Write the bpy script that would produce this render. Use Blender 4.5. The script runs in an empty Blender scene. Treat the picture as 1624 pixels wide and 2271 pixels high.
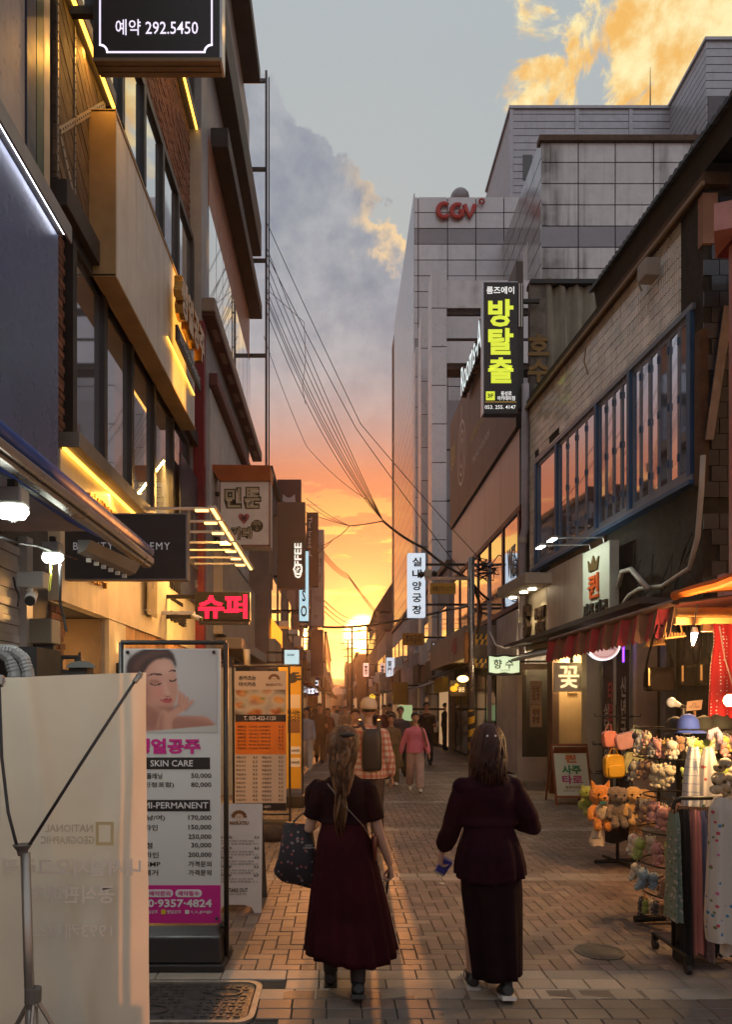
import bpy, bmesh, math, random
import numpy as np
from mathutils import Vector, Matrix, noise as mnoise
random.seed(7); rnd = random.random
def U(a, b): return a + (b - a) * rnd()
SC = bpy.context.scene
COL = SC.collection
F, VX, VY, CH = 1584.0, 750.0, 1562.0, 1.75      # survey of the photograph: focal length, vanishing point, eye height
# ------------------------------------------------------------------ camera
cd = bpy.data.cameras.new('camera'); cam = bpy.data.objects.new('camera', cd); COL.objects.link(cam)
cam.location = (0, 0, CH); cam.rotation_euler = (math.radians(90), 0, 0)
cd.sensor_fit = 'HORIZONTAL'; cd.sensor_width = 36; cd.lens = 36 * F / 1624
cd.shift_x = (812 - VX) / 1624; cd.shift_y = (VY - 1135.3) / 1624
cd.clip_start = .05; cd.clip_end = 6000
SC.camera = cam
# ------------------------------------------------------------------ world, sun, exposure
SUN_AZ, SUN_EL = math.atan((805 - VX) / F), math.radians(5.6)
sdir = Vector((math.sin(SUN_AZ) * math.cos(SUN_EL), math.cos(SUN_AZ) * math.cos(SUN_EL), math.sin(SUN_EL)))
W = bpy.data.worlds.new('World'); SC.world = W; W.use_nodes = True
def srgb(r, g, b):
    return tuple(((c / 255) / 12.92 if c / 255 <= .04045 else ((c / 255 + .055) / 1.055) ** 2.4) for c in (r, g, b)) + (1,)
class NT:
    """small helper to write node trees as expressions"""
    def __init__(s, t): s.t = t
    def n(s, kind, **kw):
        d = s.t.nodes.new(kind)
        for k, v in kw.items(): setattr(d, k, v)
        return d
    def put(s, sock, v):
        if hasattr(v, 'node'): s.t.links.new(v, sock)
        elif v is not None: sock.default_value = v
    def m(s, op, a, b=None, c=None, clamp=False):
        d = s.n('ShaderNodeMath', operation=op); d.use_clamp = clamp
        s.put(d.inputs[0], a); s.put(d.inputs[1], b); s.put(d.inputs[2], c); return d.outputs[0]
    def step(s, x, a, b):
        d = s.n('ShaderNodeMapRange', interpolation_type='SMOOTHSTEP'); s.put(d.inputs[0], x)
        d.inputs[1].default_value = a; d.inputs[2].default_value = b; return d.outputs[0]
    def mix(s, f, a, b, bt='MIX'):
        d = s.n('ShaderNodeMix', data_type='RGBA', blend_type=bt); s.put(d.inputs[0], f); s.put(d.inputs[6], a); s.put(d.inputs[7], b); return d.outputs[2]
    def noise(s, vec, scale, detail=5, rough=.55, dist=0):
        d = s.n('ShaderNodeTexNoise'); s.put(d.inputs['Vector'], vec); d.inputs['Scale'].default_value = scale
        d.inputs['Detail'].default_value = detail; d.inputs['Roughness'].default_value = rough; d.inputs['Distortion'].default_value = dist
        return d.outputs[0]
    def map(s, vec, scale=(1, 1, 1), loc=(0, 0, 0), rot=(0, 0, 0)):
        d = s.n('ShaderNodeMapping'); s.put(d.inputs[0], vec); d.inputs['Scale'].default_value = scale
        d.inputs['Location'].default_value = loc; d.inputs['Rotation'].default_value = rot; return d.outputs[0]
    def ramp(s, f, stops):
        d = s.n('ShaderNodeValToRGB'); s.put(d.inputs[0], f); e = d.color_ramp.elements
        while len(e) < len(stops): e.new(.5)
        for el, (p, c) in zip(e, stops): el.position = p; el.color = c
        return d.outputs[0]
def build_sky():
    t = W.node_tree; t.nodes.clear(); N = NT(t)
    g = N.n('ShaderNodeTexCoord').outputs['Generated']
    sp = N.n('ShaderNodeSeparateXYZ'); t.links.new(g, sp.inputs[0]); x, y, z = sp.outputs
    el = N.m('MAXIMUM', z, 0.0)
    warm = N.ramp(el, [(0, srgb(226, 112, 30)), (.10, srgb(236, 148, 38)), (.17, srgb(224, 122, 34)), (.25, srgb(206, 96, 42)), (.31, srgb(190, 106, 72)),
                       (.37, srgb(180, 140, 128)), (.45, srgb(178, 174, 172)), (.55, srgb(174, 179, 178)), (.75, srgb(172, 180, 184)), (1, srgb(164, 173, 184))])
    cool = N.ramp(el, [(0, srgb(176, 160, 160)), (.2, srgb(180, 168, 172)), (.5, srgb(180, 184, 190)), (1, srgb(178, 182, 188))])
    base = N.mix(N.step(y, -.3, .75), cool, warm)
    # cumulus bank left of a slanting edge, clear sky right of it
    n1 = N.noise(g, 9, 8, .58); n2 = N.noise(g, 3.2, 3, .5); n3 = N.noise(N.map(g, loc=(3.1, .4, 1.7)), 14, 6, .6)
    f = N.m('ADD', N.m('ADD', z, N.m('MULTIPLY', x, 1.46)), N.m('MULTIPLY', y, -.745))
    f = N.m('ADD', f, N.m('MULTIPLY', N.m('SUBTRACT', n1, .5), .42))
    f = N.m('ADD', f, N.m('MULTIPLY', N.m('SUBTRACT', n2, .5), .16))
    bank = N.m('SUBTRACT', 1, N.step(f, -.006, .008))
    topc = N.m('SUBTRACT', 1, N.step(N.m('ADD', z, N.m('MULTIPLY', n1, .10)), .685, .735))
    bank = N.m('MULTIPLY', bank, topc)
    shade = N.step(N.m('ADD', N.m('MULTIPLY', n3, .65), N.m('MULTIPLY', n1, .55)), .38, .82)
    cc = N.mix(shade, srgb(112, 123, 140), srgb(176, 178, 182))
    edge = N.m('MULTIPLY', N.step(f, -.045, -.004), N.m('MULTIPLY', N.step(z, .68, .5), N.step(n3, .36, .54)))
    edge = N.m('MULTIPLY', edge, N.step(x, -.01, .045))
    cc = N.mix(edge, cc, srgb(255, 214, 150))
    fade = N.m('MULTIPLY', bank, N.step(z, .27, .50))
    c = N.mix(N.m('MULTIPLY', fade, .92), base, cc)
    # golden torn cloud high to the right of the street
    d1 = N.n('ShaderNodeVectorMath', operation='DISTANCE'); t.links.new(g, d1.inputs[0]); d1.inputs[1].default_value = Vector((.50, 1, .98)).normalized()
    w = N.noise(g, 11, 9, .64, .6)
    gm = N.step(N.m('SUBTRACT', w, N.m('MULTIPLY', d1.outputs['Value'], 2.1)), .215, .31)
    gold = N.mix(N.step(N.noise(g, 21, 5, .6), .34, .62), srgb(240, 182, 92), srgb(255, 238, 178))
    c = N.mix(gm, c, gold)
    # low bands near the horizon
    bn = N.noise(N.map(g, (4.2, 4.2, 17), (.3, 0, .55)), 2.3, 7, .58, .25)
    gb = lambda c0, w0, k0: N.m('MULTIPLY', N.m('POWER', 2.718, N.m('MULTIPLY', -1.0, N.m('POWER', N.m('ABSOLUTE', N.m('DIVIDE', N.m('SUBTRACT', z, c0), w0)), 2.0))), k0)
    bn = N.m('SUBTRACT', N.m('ADD', N.m('ADD', bn, gb(.183, .020, .11)), gb(.140, .012, .10)), .015)
    lowm = N.m('MULTIPLY', N.step(z, .34, .16), N.step(z, .03, .10))
    c = N.mix(N.m('MULTIPLY', N.m('MULTIPLY', lowm, N.step(bn, .475, .51)), .9), c, srgb(168, 80, 40))
    c = N.mix(N.m('MULTIPLY', N.m('MULTIPLY', lowm, N.step(bn, .47, .42)), .8), c, srgb(255, 214, 88))
    # the low sun and the glow round it
    dt = N.n('ShaderNodeVectorMath', operation='DOT_PRODUCT'); t.links.new(g, dt.inputs[0]); dt.inputs[1].default_value = sdir
    a = N.m('ARCCOSINE', N.m('MINIMUM', dt.outputs['Value'], 1.0))
    glow = N.m('POWER', 2.718, N.m('MULTIPLY', a, -15.0)); glow2 = N.m('POWER', 2.718, N.m('MULTIPLY', a, -34.0))
    disc = N.m('SUBTRACT', 1, N.step(a, .019, .031))
    c = N.mix(1.0, c, N.mix(glow, (0, 0, 0, 1), (.32, .12, .015, 1)), 'ADD')
    c = N.mix(1.0, c, N.mix(glow2, (0, 0, 0, 1), (1.8, .62, .06, 1)), 'ADD')
    c = N.mix(1.0, c, N.mix(disc, (0, 0, 0, 1), (10, 6, 1.6, 1)), 'ADD')
    sk = N.n('ShaderNodeTexSky', sky_type='NISHITA'); sk.sun_disc = False; sk.sun_elevation = SUN_EL; sk.sun_rotation = SUN_AZ
    b1 = N.n('ShaderNodeBackground'); t.links.new(sk.outputs[0], b1.inputs[0]); b1.inputs[1].default_value = .012
    b2 = N.n('ShaderNodeBackground'); t.links.new(c, b2.inputs[0]); b2.inputs[1].default_value = .95
    ad = N.n('ShaderNodeAddShader'); t.links.new(b1.outputs[0], ad.inputs[0]); t.links.new(b2.outputs[0], ad.inputs[1])
    out = N.n('ShaderNodeOutputWorld'); t.links.new(ad.outputs[0], out.inputs[0])
build_sky()
sl = bpy.data.lights.new('sun', 'SUN'); sl.energy = 3.3; sl.angle = math.radians(.6); sl.color = (1, .34, .08)
so = bpy.data.objects.new('sun', sl); COL.objects.link(so); so.rotation_euler = (-sdir).to_track_quat('-Z', 'Y').to_euler(); so.location = (0, -3, 60)
SC.view_settings.view_transform = 'Standard'; SC.view_settings.look = 'None'; SC.view_settings.gamma = 1; SC.view_settings.use_curve_mapping = False
SC.view_settings.exposure = .15
SC.render.engine = 'CYCLES'
cy = SC.cycles; cy.use_denoising = True; cy.max_bounces = 6; cy.diffuse_bounces = 3; cy.glossy_bounces = 3; cy.transmission_bounces = 4; cy.volume_bounces = 0
cy.sample_clamp_indirect = 4; cy.caustics_reflective = False; cy.caustics_refractive = False
# ------------------------------------------------------------------ helpers: survey
def P(u, v, Y): return Vector(((u - VX) / F * Y, Y, CH - (v - VY) / F * Y))
def XU(u, Y): return (u - VX) / F * Y
def ZV(v, Y): return CH - (v - VY) / F * Y
def YX(u, X): return X * F / (u - VX)
def YG(v): return CH * F / (v - VY)
class Facade:
    """a vertical plane through two ground points; s runs along it from a to b, o out of it towards the street"""
    def __init__(s, a, b, side):
        s.a = Vector((a[0], a[1], 0)); s.d = (Vector((b[0], b[1], 0)) - s.a).normalized(); s.L = (Vector((b[0], b[1], 0)) - s.a).length
        s.n = Vector((0, 0, 1)).cross(s.d) * side; s.side = side
        if (s.n.x > 0) != (side_out[side] > 0): s.n = -s.n
    def p(s, t, o, z): return s.a + s.d * t + s.n * o + Vector((0, 0, z))
    def su(s, u, o=0):
        q = s.a + s.n * o; k = (u - VX) / F       # x = k*y on the ray
        return (k * q.y - q.x) / (s.d.x - k * s.d.y)
    def sz(s, u, v, o=0):
        t = s.su(u, o); return t, ZV(v, s.p(t, o, 0).y)
    def right(s): return s.d * (1 if s.n.x > 0 else -1) if abs(s.n.x) > .5 else s.d
side_out = {1: 1, -1: -1}     # 1: left row of houses (street lies towards +x), -1: right row
# ------------------------------------------------------------------ helpers: materials
MATS = {}
def mat(name, col, rough=.6, metal=0., var=.14, scale=2.5, streak=0., bump=0., bscale=25., emit=None, es=0., ov=0., spec=.5, trans=0., attr=None, coat=0., translucent=0., sdir_=(9, 9, .35), dirt=0., sheen=0.):
    if name in MATS: return MATS[name]
    m = bpy.data.materials.new(name); m.use_nodes = True; t = m.node_tree; N = NT(t); b = t.nodes['Principled BSDF']
    col = tuple(col[:3]) + (1,)
    oc = N.n('ShaderNodeTexCoord').outputs['Object']
    if ov: oc = N.n('ShaderNodeNewGeometry').outputs['Position']
    c = None
    if attr:
        a = N.n('ShaderNodeAttribute'); a.attribute_name = attr; c = a.outputs['Color']
    if var or streak or ov or dirt:
        c = c or N.mix(0, col, col)
        if var:
            nz = N.noise(oc, scale, 6, .6)
            lo, hi = 1 - var * 1.6, 1 + var * 1.6
            k = N.n('ShaderNodeMapRange'); t.links.new(nz, k.inputs[0]); k.inputs[1].default_value = .25; k.inputs[2].default_value = .75; k.inputs[3].default_value = lo; k.inputs[4].default_value = hi
            hs = N.n('ShaderNodeHueSaturation'); t.links.new(c, hs.inputs['Color']); t.links.new(k.outputs[0], hs.inputs['Value']); c = hs.outputs[0]
        if ov:
            oi = N.n('ShaderNodeObjectInfo'); k = N.n('ShaderNodeMapRange'); t.links.new(oi.outputs['Random'], k.inputs[0]); k.inputs[3].default_value = 1 - ov; k.inputs[4].default_value = 1 + ov
            hs = N.n('ShaderNodeHueSaturation'); t.links.new(c, hs.inputs['Color']); t.links.new(k.outputs[0], hs.inputs['Value']); c = hs.outputs[0]
        if streak:
            st = N.noise(N.map(oc, sdir_), 1.0, 6, .62)
            big = N.noise(oc, .6, 3, .5)
            f = N.m('MULTIPLY', N.step(st, .44, .72), N.m('MULTIPLY', N.step(big, .3, .62), streak))
            c = N.mix(f, c, tuple(q * .28 for q in (.30, .27, .22)) + (1,))
        if dirt:
            sp_ = N.noise(oc, 9, 7, .7); c = N.mix(N.m('MULTIPLY', N.step(sp_, .56, .70), dirt), c, (.03, .026, .022, 1))
    if c is not None: t.links.new(c, b.inputs['Base Color'])
    else: b.inputs['Base Color'].default_value = col
    b.inputs['Roughness'].default_value = rough; b.inputs['Metallic'].default_value = metal; b.inputs['Specular IOR Level'].default_value = spec
    if rough > .2 and var:
        rn = N.noise(oc, scale * 2.3, 4, .6); k = N.n('ShaderNodeMapRange'); t.links.new(rn, k.inputs[0]); k.inputs[3].default_value = max(.05, rough - .16); k.inputs[4].default_value = min(1, rough + .16); t.links.new(k.outputs[0], b.inputs['Roughness'])
    if trans: b.inputs['Transmission Weight'].default_value = trans
    if coat: b.inputs['Coat Weight'].default_value = coat
    if sheen: b.inputs['Sheen Weight'].default_value = sheen
    if bump:
        bp = N.n('ShaderNodeBump'); bp.inputs['Strength'].default_value = bump; bp.inputs['Distance'].default_value = .02
        t.links.new(N.noise(oc, bscale, 6, .6), bp.inputs['Height']); t.links.new(bp.outputs[0], b.inputs['Normal'])
    if emit is not None:
        if attr and emit == 'attr': t.links.new(c, b.inputs['Emission Color'])
        else: b.inputs['Emission Color'].default_value = tuple(emit[:3]) + (1,)
        b.inputs['Emission Strength'].default_value = es
    if translucent:
        tr = N.n('ShaderNodeBsdfTranslucent'); tr.inputs[0].default_value = col
        if c is not None: t.links.new(c, tr.inputs[0])
        mx = N.n('ShaderNodeMixShader'); mx.inputs[0].default_value = translucent
        t.links.new(b.outputs[0], mx.inputs[1]); t.links.new(tr.outputs[0], mx.inputs[2]); t.links.new(mx.outputs[0], t.nodes['Material Output'].inputs[0])
    MATS[name] = m; return m
def glow(name, col, es): return mat(name, tuple(min(1, q) for q in col), .5, var=0, emit=col, es=es)
def S(r, g, b): return srgb(r, g, b)[:3]
# ------------------------------------------------------------------ helpers: objects
WL = {}
def thing(name, label, cat, loc=(0, 0, 0), group=None, kind=None):
    o = bpy.data.objects.new(name, None); COL.objects.link(o); o.location = loc; o.empty_display_size = .1
    o['label'] = label; o['category'] = cat
    if group: o['group'] = group
    if kind: o['kind'] = kind
    WL[o.name] = Vector(loc); return o
def wl(o):
    return WL[o.name] if o is not None else Vector((0, 0, 0))
class MB:
    def __init__(s): s.v = []; s.f = []; s.mi = []; s.k = 0; s.sm = False
    def add(s, vs, fs):
        b = len(s.v); s.v.extend(Vector(q) for q in vs); s.f.extend(tuple(b + i for i in q) for q in fs); s.mi.extend([s.k] * len(fs)); return s
    def quad(s, a, b, c, d): return s.add((a, b, c, d), ((0, 1, 2, 3),))
    def hexa(s, p): return s.add(p, ((0, 3, 2, 1), (4, 5, 6, 7), (0, 1, 5, 4), (1, 2, 6, 5), (2, 3, 7, 6), (3, 0, 4, 7)))
    def box(s, x0, x1, y0, y1, z0, z1):
        return s.hexa([(x0, y0, z0), (x1, y0, z0), (x1, y1, z0), (x0, y1, z0), (x0, y0, z1), (x1, y0, z1), (x1, y1, z1), (x0, y1, z1)])
    def fbox(s, fc, s0, s1, o0, o1, z0, z1):
        return s.hexa([fc.p(s0, o0, z0), fc.p(s1, o0, z0), fc.p(s1, o1, z0), fc.p(s0, o1, z0), fc.p(s0, o0, z1), fc.p(s1, o0, z1), fc.p(s1, o1, z1), fc.p(s0, o1, z1)])
    def obox(s, c, ax, ay, az):
        c, ax, ay, az = (Vector(q) for q in (c, ax, ay, az))
        return s.hexa([c - ax - ay - az, c + ax - ay - az, c + ax + ay - az, c - ax + ay - az, c - ax - ay + az, c + ax - ay + az, c + ax + ay + az, c - ax + ay + az])
    def loft(s, rings, c0=True, c1=True, closed=True):
        n = len(rings[0]); b = len(s.v)
        for r in rings: s.v.extend(Vector(q) for q in r)
        e = n if closed else n - 1
        for i in range(len(rings) - 1):
            for j in range(e):
                k = (j + 1) % n; s.f.append((b + i * n + j, b + i * n + k, b + (i + 1) * n + k, b + (i + 1) * n + j)); s.mi.append(s.k)
        if c0: s.f.append(tuple(b + j for j in range(n))[::-1]); s.mi.append(s.k)
        if c1: s.f.append(tuple(b + (len(rings) - 1) * n + j for j in range(n))); s.mi.append(s.k)
        return s
    def tube(s, pts, r, n=8, flat=1.0, up=None):
        pts = [Vector(q) for q in pts]; rings = []; side = None
        for i, q in enumerate(pts):
            t = (pts[min(i + 1, len(pts) - 1)] - pts[max(i - 1, 0)])
            t = t.normalized() if t.length > 1e-9 else Vector((0, 0, 1))
            if side is None:
                h = Vector(up) if up else (Vector((0, 0, 1)) if abs(t.z) < .9 else Vector((1, 0, 0))); side = t.cross(h).normalized()
            side = (side - t * side.dot(t)).normalized(); w = t.cross(side)
            rr = r[i] if isinstance(r, (list, tuple)) else r
            rings.append([q + side * (rr * math.cos(a)) + w * (rr * flat * math.sin(a)) for a in (2 * math.pi * j / n for j in range(n))])
        return s.loft(rings)
    def cyl(s, a, b, r0, r1=None, n=12): return s.tube([a, b], [r0, r1 if r1 is not None else r0], n)
    def ell(s, c, rx, ry, rz, nu=12, nv=8, M=None):
        c = Vector(c); rings = []
        for i in range(1, nv):
            a = math.pi * i / nv
            rings.append([Vector((rx * math.sin(a) * math.cos(2 * math.pi * j / nu), ry * math.sin(a) * math.sin(2 * math.pi * j / nu), -rz * math.cos(a))) for j in range(nu)])
        if M is not None: rings = [[M @ q for q in r] for r in rings]
        rings = [[c + q for q in r] for r in rings]
        b = len(s.v); s.loft(rings, False, False)
        pole0 = Vector((0, 0, -rz)); pole1 = Vector((0, 0, rz))
        if M is not None: pole0, pole1 = M @ pole0, M @ pole1
        s.v += [c + pole0, c + pole1]; i0, i1 = len(s.v) - 2, len(s.v) - 1; L = b + (nv - 2) * nu
        for j in range(nu):
            s.f.append((b + (j + 1) % nu, b + j, i0)); s.f.append((L + j, L + (j + 1) % nu, i1)); s.mi += [s.k, s.k]
        return s
    def prism(s, pts, o, right, up, depth):
        """outline pts (2d) in the plane right/up at o, depth along right x up (towards the viewer of the plane)"""
        o, right, up = Vector(o), Vector(right), Vector(up); nn = right.cross(up).normalized(); n = len(pts)
        f0 = [o + right * x + up * y for x, y in pts]; f1 = [q + nn * depth for q in f0]
        return s.add(f0 + f1, [tuple(range(n))[::-1], tuple(range(n, 2 * n))] + [(i, (i + 1) % n, n + (i + 1) % n, n + i) for i in range(n)])
    def text(s, body, c, right, up, w=None, h=None, depth=.004, bold=0., res=2, spacing=1.0, line=1.0, mono=False):
        vs, fs = text_geo(body, bold, res, spacing, line)
        if not vs: return s
        x0, x1 = min(q[0] for q in vs), max(q[0] for q in vs); y0, y1 = min(q[1] for q in vs), max(q[1] for q in vs)
        kx = ky = None
        if w: kx = w / (x1 - x0)
        if h: ky = h / max(1e-6, y1 - y0)
        kx = kx or ky; ky = ky or kx
        c, right, up = Vector(c), Vector(right).normalized(), Vector(up).normalized(); nn = right.cross(up)
        base = [c + right * ((q[0] - (x0 + x1) / 2) * kx) + up * ((q[1] - (y0 + y1) / 2) * ky) for q in vs]
        nv = len(base); cnt = {}
        for q in fs:
            for i in range(len(q)):
                e = (q[i], q[(i + 1) % len(q)]); cnt[e] = cnt.get(e, 0) + 1
        b = len(s.v); s.v.extend(q + nn * depth for q in base)
        for q in fs: s.f.append(tuple(b + i for i in q)); s.mi.append(s.k)
        if depth > .012:
            s.v.extend(base)
            for (i, j) in cnt:
                if (j, i) not in cnt: s.f.append((b + j, b + i, b + nv + i, b + nv + j)); s.mi.append(s.k)
        return s
    def mesh(s, name, mats, off=Vector((0, 0, 0)), smooth=None):
        me = bpy.data.meshes.new(name); me.from_pydata([tuple(q - off) for q in s.v], [], s.f)
        for m in (mats if isinstance(mats, (list, tuple)) else [mats]): me.materials.append(m)
        if isinstance(mats, (list, tuple)) and len(mats) > 1: me.polygons.foreach_set('material_index', s.mi)
        if smooth if smooth is not None else s.sm: me.polygons.foreach_set('use_smooth', [True] * len(me.polygons))
        me.update(); return me
    def build(s, name, mats, parent=None, smooth=None, bevel=0., label=None, cat=None, group=None, kind=None, loc=None):
        if parent is not None: off = wl(parent)
        elif loc is not None: off = Vector(loc)
        else:
            xs = [q.x for q in s.v]; ys = [q.y for q in s.v]; zs = [q.z for q in s.v]
            off = Vector(((min(xs) + max(xs)) / 2, (min(ys) + max(ys)) / 2, min(zs)))
        o = bpy.data.objects.new(name, s.mesh(name, mats, off, smooth)); COL.objects.link(o)
        WL[o.name] = off
        if parent is not None: o.parent = parent
        else: o.location = off
        for k, v in (('label', label), ('category', cat), ('group', group), ('kind', kind)):
            if v: o[k] = v
        if bevel:
            md = o.modifiers.new('bevel', 'BEVEL'); md.width = bevel; md.segments = 2; md.limit_method = 'ANGLE'; md.angle_limit = math.radians(50)
        return o
TG = {}
def text_geo(body, bold, res, spacing, line):
    key = (body, bold, res, spacing, line)
    if key in TG: return TG[key]
    c = bpy.data.curves.new('lettering', 'FONT'); c.body = body; c.offset = bold; c.resolution_u = res; c.space_character = spacing; c.space_line = line; c.align_x = 'CENTER'
    o = bpy.data.objects.new('lettering', c); me = bpy.data.meshes.new_from_object(o)
    vs = [tuple(q.co) for q in me.vertices]; fs = [tuple(q.vertices) for q in me.polygons]
    bpy.data.objects.remove(o); bpy.data.curves.remove(c); bpy.data.meshes.remove(me)
    TG[key] = (vs, fs); return TG[key]
def piece(name, me, parent, loc, rot=None, scale=None):
    o = bpy.data.objects.new(name, me); COL.objects.link(o); o.parent = parent; o.location = Vector(loc) - wl(parent)
    if rot is not None: o.rotation_euler = rot
    if scale is not None: o.scale = scale
    return o
def copy_tree(src, loc=None, rotz=None, label=None, parent=None):
    c = src.copy(); COL.objects.link(c)
    if parent is not None: c.parent = parent
    else:
        if loc is not None: c.location = loc; WL[c.name] = Vector(loc)
        if rotz is not None: c.rotation_euler[2] = rotz
        if label: c['label'] = label
    for ch in list(src.children): copy_tree(ch, parent=c)
    return c
def lamp(name, kind, loc, energy, col, parent=None, size=.1, target=None, spread=None, size_y=None, angle=None):
    l = bpy.data.lights.new(name, kind); l.energy = energy; l.color = col
    if kind == 'AREA':
        l.size = size
        if size_y: l.shape = 'RECTANGLE'; l.size_y = size_y
        if spread: l.spread = spread
    else: l.shadow_soft_size = size
    if kind == 'SPOT' and angle: l.spot_size = angle; l.spot_blend = .8
    o = bpy.data.objects.new(name, l); COL.objects.link(o); o.location = Vector(loc) - wl(parent) if parent else Vector(loc)
    if parent: o.parent = parent
    if target is not None: o.rotation_euler = (Vector(target) - Vector(loc)).to_track_quat('-Z', 'Y').to_euler()
    return o
RX, UZ, RYF, RYB = Vector((1, 0, 0)), Vector((0, 0, 1)), Vector((0, 1, 0)), Vector((0, -1, 0))
# ================================================================== ground and paving
m_earth = mat('ground_earth', (.10, .085, .07), .95, var=.3, scale=.05)
MB().quad((-1100, -100, -.07), (1100, -100, -.07), (1100, 1000, -.07), (-1100, 1000, -.07)).build('ground', m_earth, kind='structure', loc=(0, 0, -.07))
m_joint = mat('joint_sand', (.05, .042, .036), .95, var=.3, scale=30)
street = MB().quad((-3.3, 1.5, -.016), (5.6, 1.5, -.016), (5.6, 150, -.016), (-3.3, 150, -.016)).build('street', m_joint, kind='structure', loc=(0, 0, -.016))
def paver_mat(name, col, hue=.0):
    m = bpy.data.materials.new(name); m.use_nodes = True; t = m.node_tree; N = NT(t); b = t.nodes['Principled BSDF']
    oc = N.n('ShaderNodeTexCoord').outputs['Object']; ge = N.n('ShaderNodeNewGeometry').outputs['Position']
    a = N.n('ShaderNodeAttribute'); a.attribute_name = 'tint'; oi = N.n('ShaderNodeObjectInfo')
    r = N.m('FRACT', N.m('ADD', a.outputs['Fac'], oi.outputs['Random']))
    k = N.n('ShaderNodeMapRange'); t.links.new(r, k.inputs[0]); k.inputs[3].default_value = .74; k.inputs[4].default_value = 1.26
    hs = N.n('ShaderNodeHueSaturation'); hs.inputs['Color'].default_value = tuple(col) + (1,); t.links.new(k.outputs[0], hs.inputs['Value'])
    t.links.new(N.m('ADD', .485, N.m('MULTIPLY', N.m('FRACT', N.m('MULTIPLY', r, 7.3)), .03)), hs.inputs['Hue'])
    n1 = N.noise(ge, 1.3, 5, .6); n2 = N.noise(ge, 45, 5, .65)
    c = N.mix(N.m('MULTIPLY', N.step(n1, .42, .68), .45), hs.outputs[0], tuple(q * .45 for q in col) + (1,))
    c = N.mix(N.m('MULTIPLY', N.step(n2, .5, .75), .45), c, tuple(q * .5 for q in col) + (1,))
    st = N.noise(ge, .55, 6, .65); c = N.mix(N.m('MULTIPLY', N.step(st, .5, .66), .5), c, tuple(q * .32 for q in col) + (1,))
    gum = N.n('ShaderNodeTexVoronoi'); t.links.new(ge, gum.inputs['Vector']); gum.inputs['Scale'].default_value = 2.3
    c = N.mix(N.m('MULTIPLY', N.step(gum.outputs['Distance'], .055, .035), .55), c, (.02, .018, .016, 1))
    t.links.new(c, b.inputs['Base Color'])
    rr = N.n('ShaderNodeMapRange'); t.links.new(n1, rr.inputs[0]); rr.inputs[3].default_value = .40; rr.inputs[4].default_value = .72; t.links.new(rr.outputs[0], b.inputs['Roughness'])
    bp = N.n('ShaderNodeBump'); bp.inputs['Strength'].default_value = .35; bp.inputs['Distance'].default_value = .006; t.links.new(N.noise(ge, 60, 4, .6), bp.inputs['Height']); t.links.new(bp.outputs[0], b.inputs['Normal'])
    MATS[name] = m; return m
m_pav = [paver_mat('paver_brown', (.185, .135, .107)), paver_mat('paver_pale', (.28, .24, .205)), paver_mat('paver_dark', (.125, .10, .085))]
MAN = (-1.27, -.47, 3.93, 4.53)           # utility cover cut out of the paving
def paver_geo(hx, hy, t=.018, g=.0026, b=.004):
    x, y = hx - g, hy - g
    vs = [(-x, -y, -t), (x, -y, -t), (x, y, -t), (-x, y, -t), (-x, -y, -b), (x, -y, -b), (x, y, -b), (-x, y, -b),
          (-x + b, -y + b, 0), (x - b, -y + b, 0), (x - b, y - b, 0), (-x + b, y - b, 0)]
    fs = [(8, 9, 10, 11)] + [(4 + i, 4 + (i + 1) % 4, 8 + (i + 1) % 4, 8 + i) for i in range(4)] + [(i, (i + 1) % 4, 4 + (i + 1) % 4, 4 + i) for i in range(4)]
    return vs, fs
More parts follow.
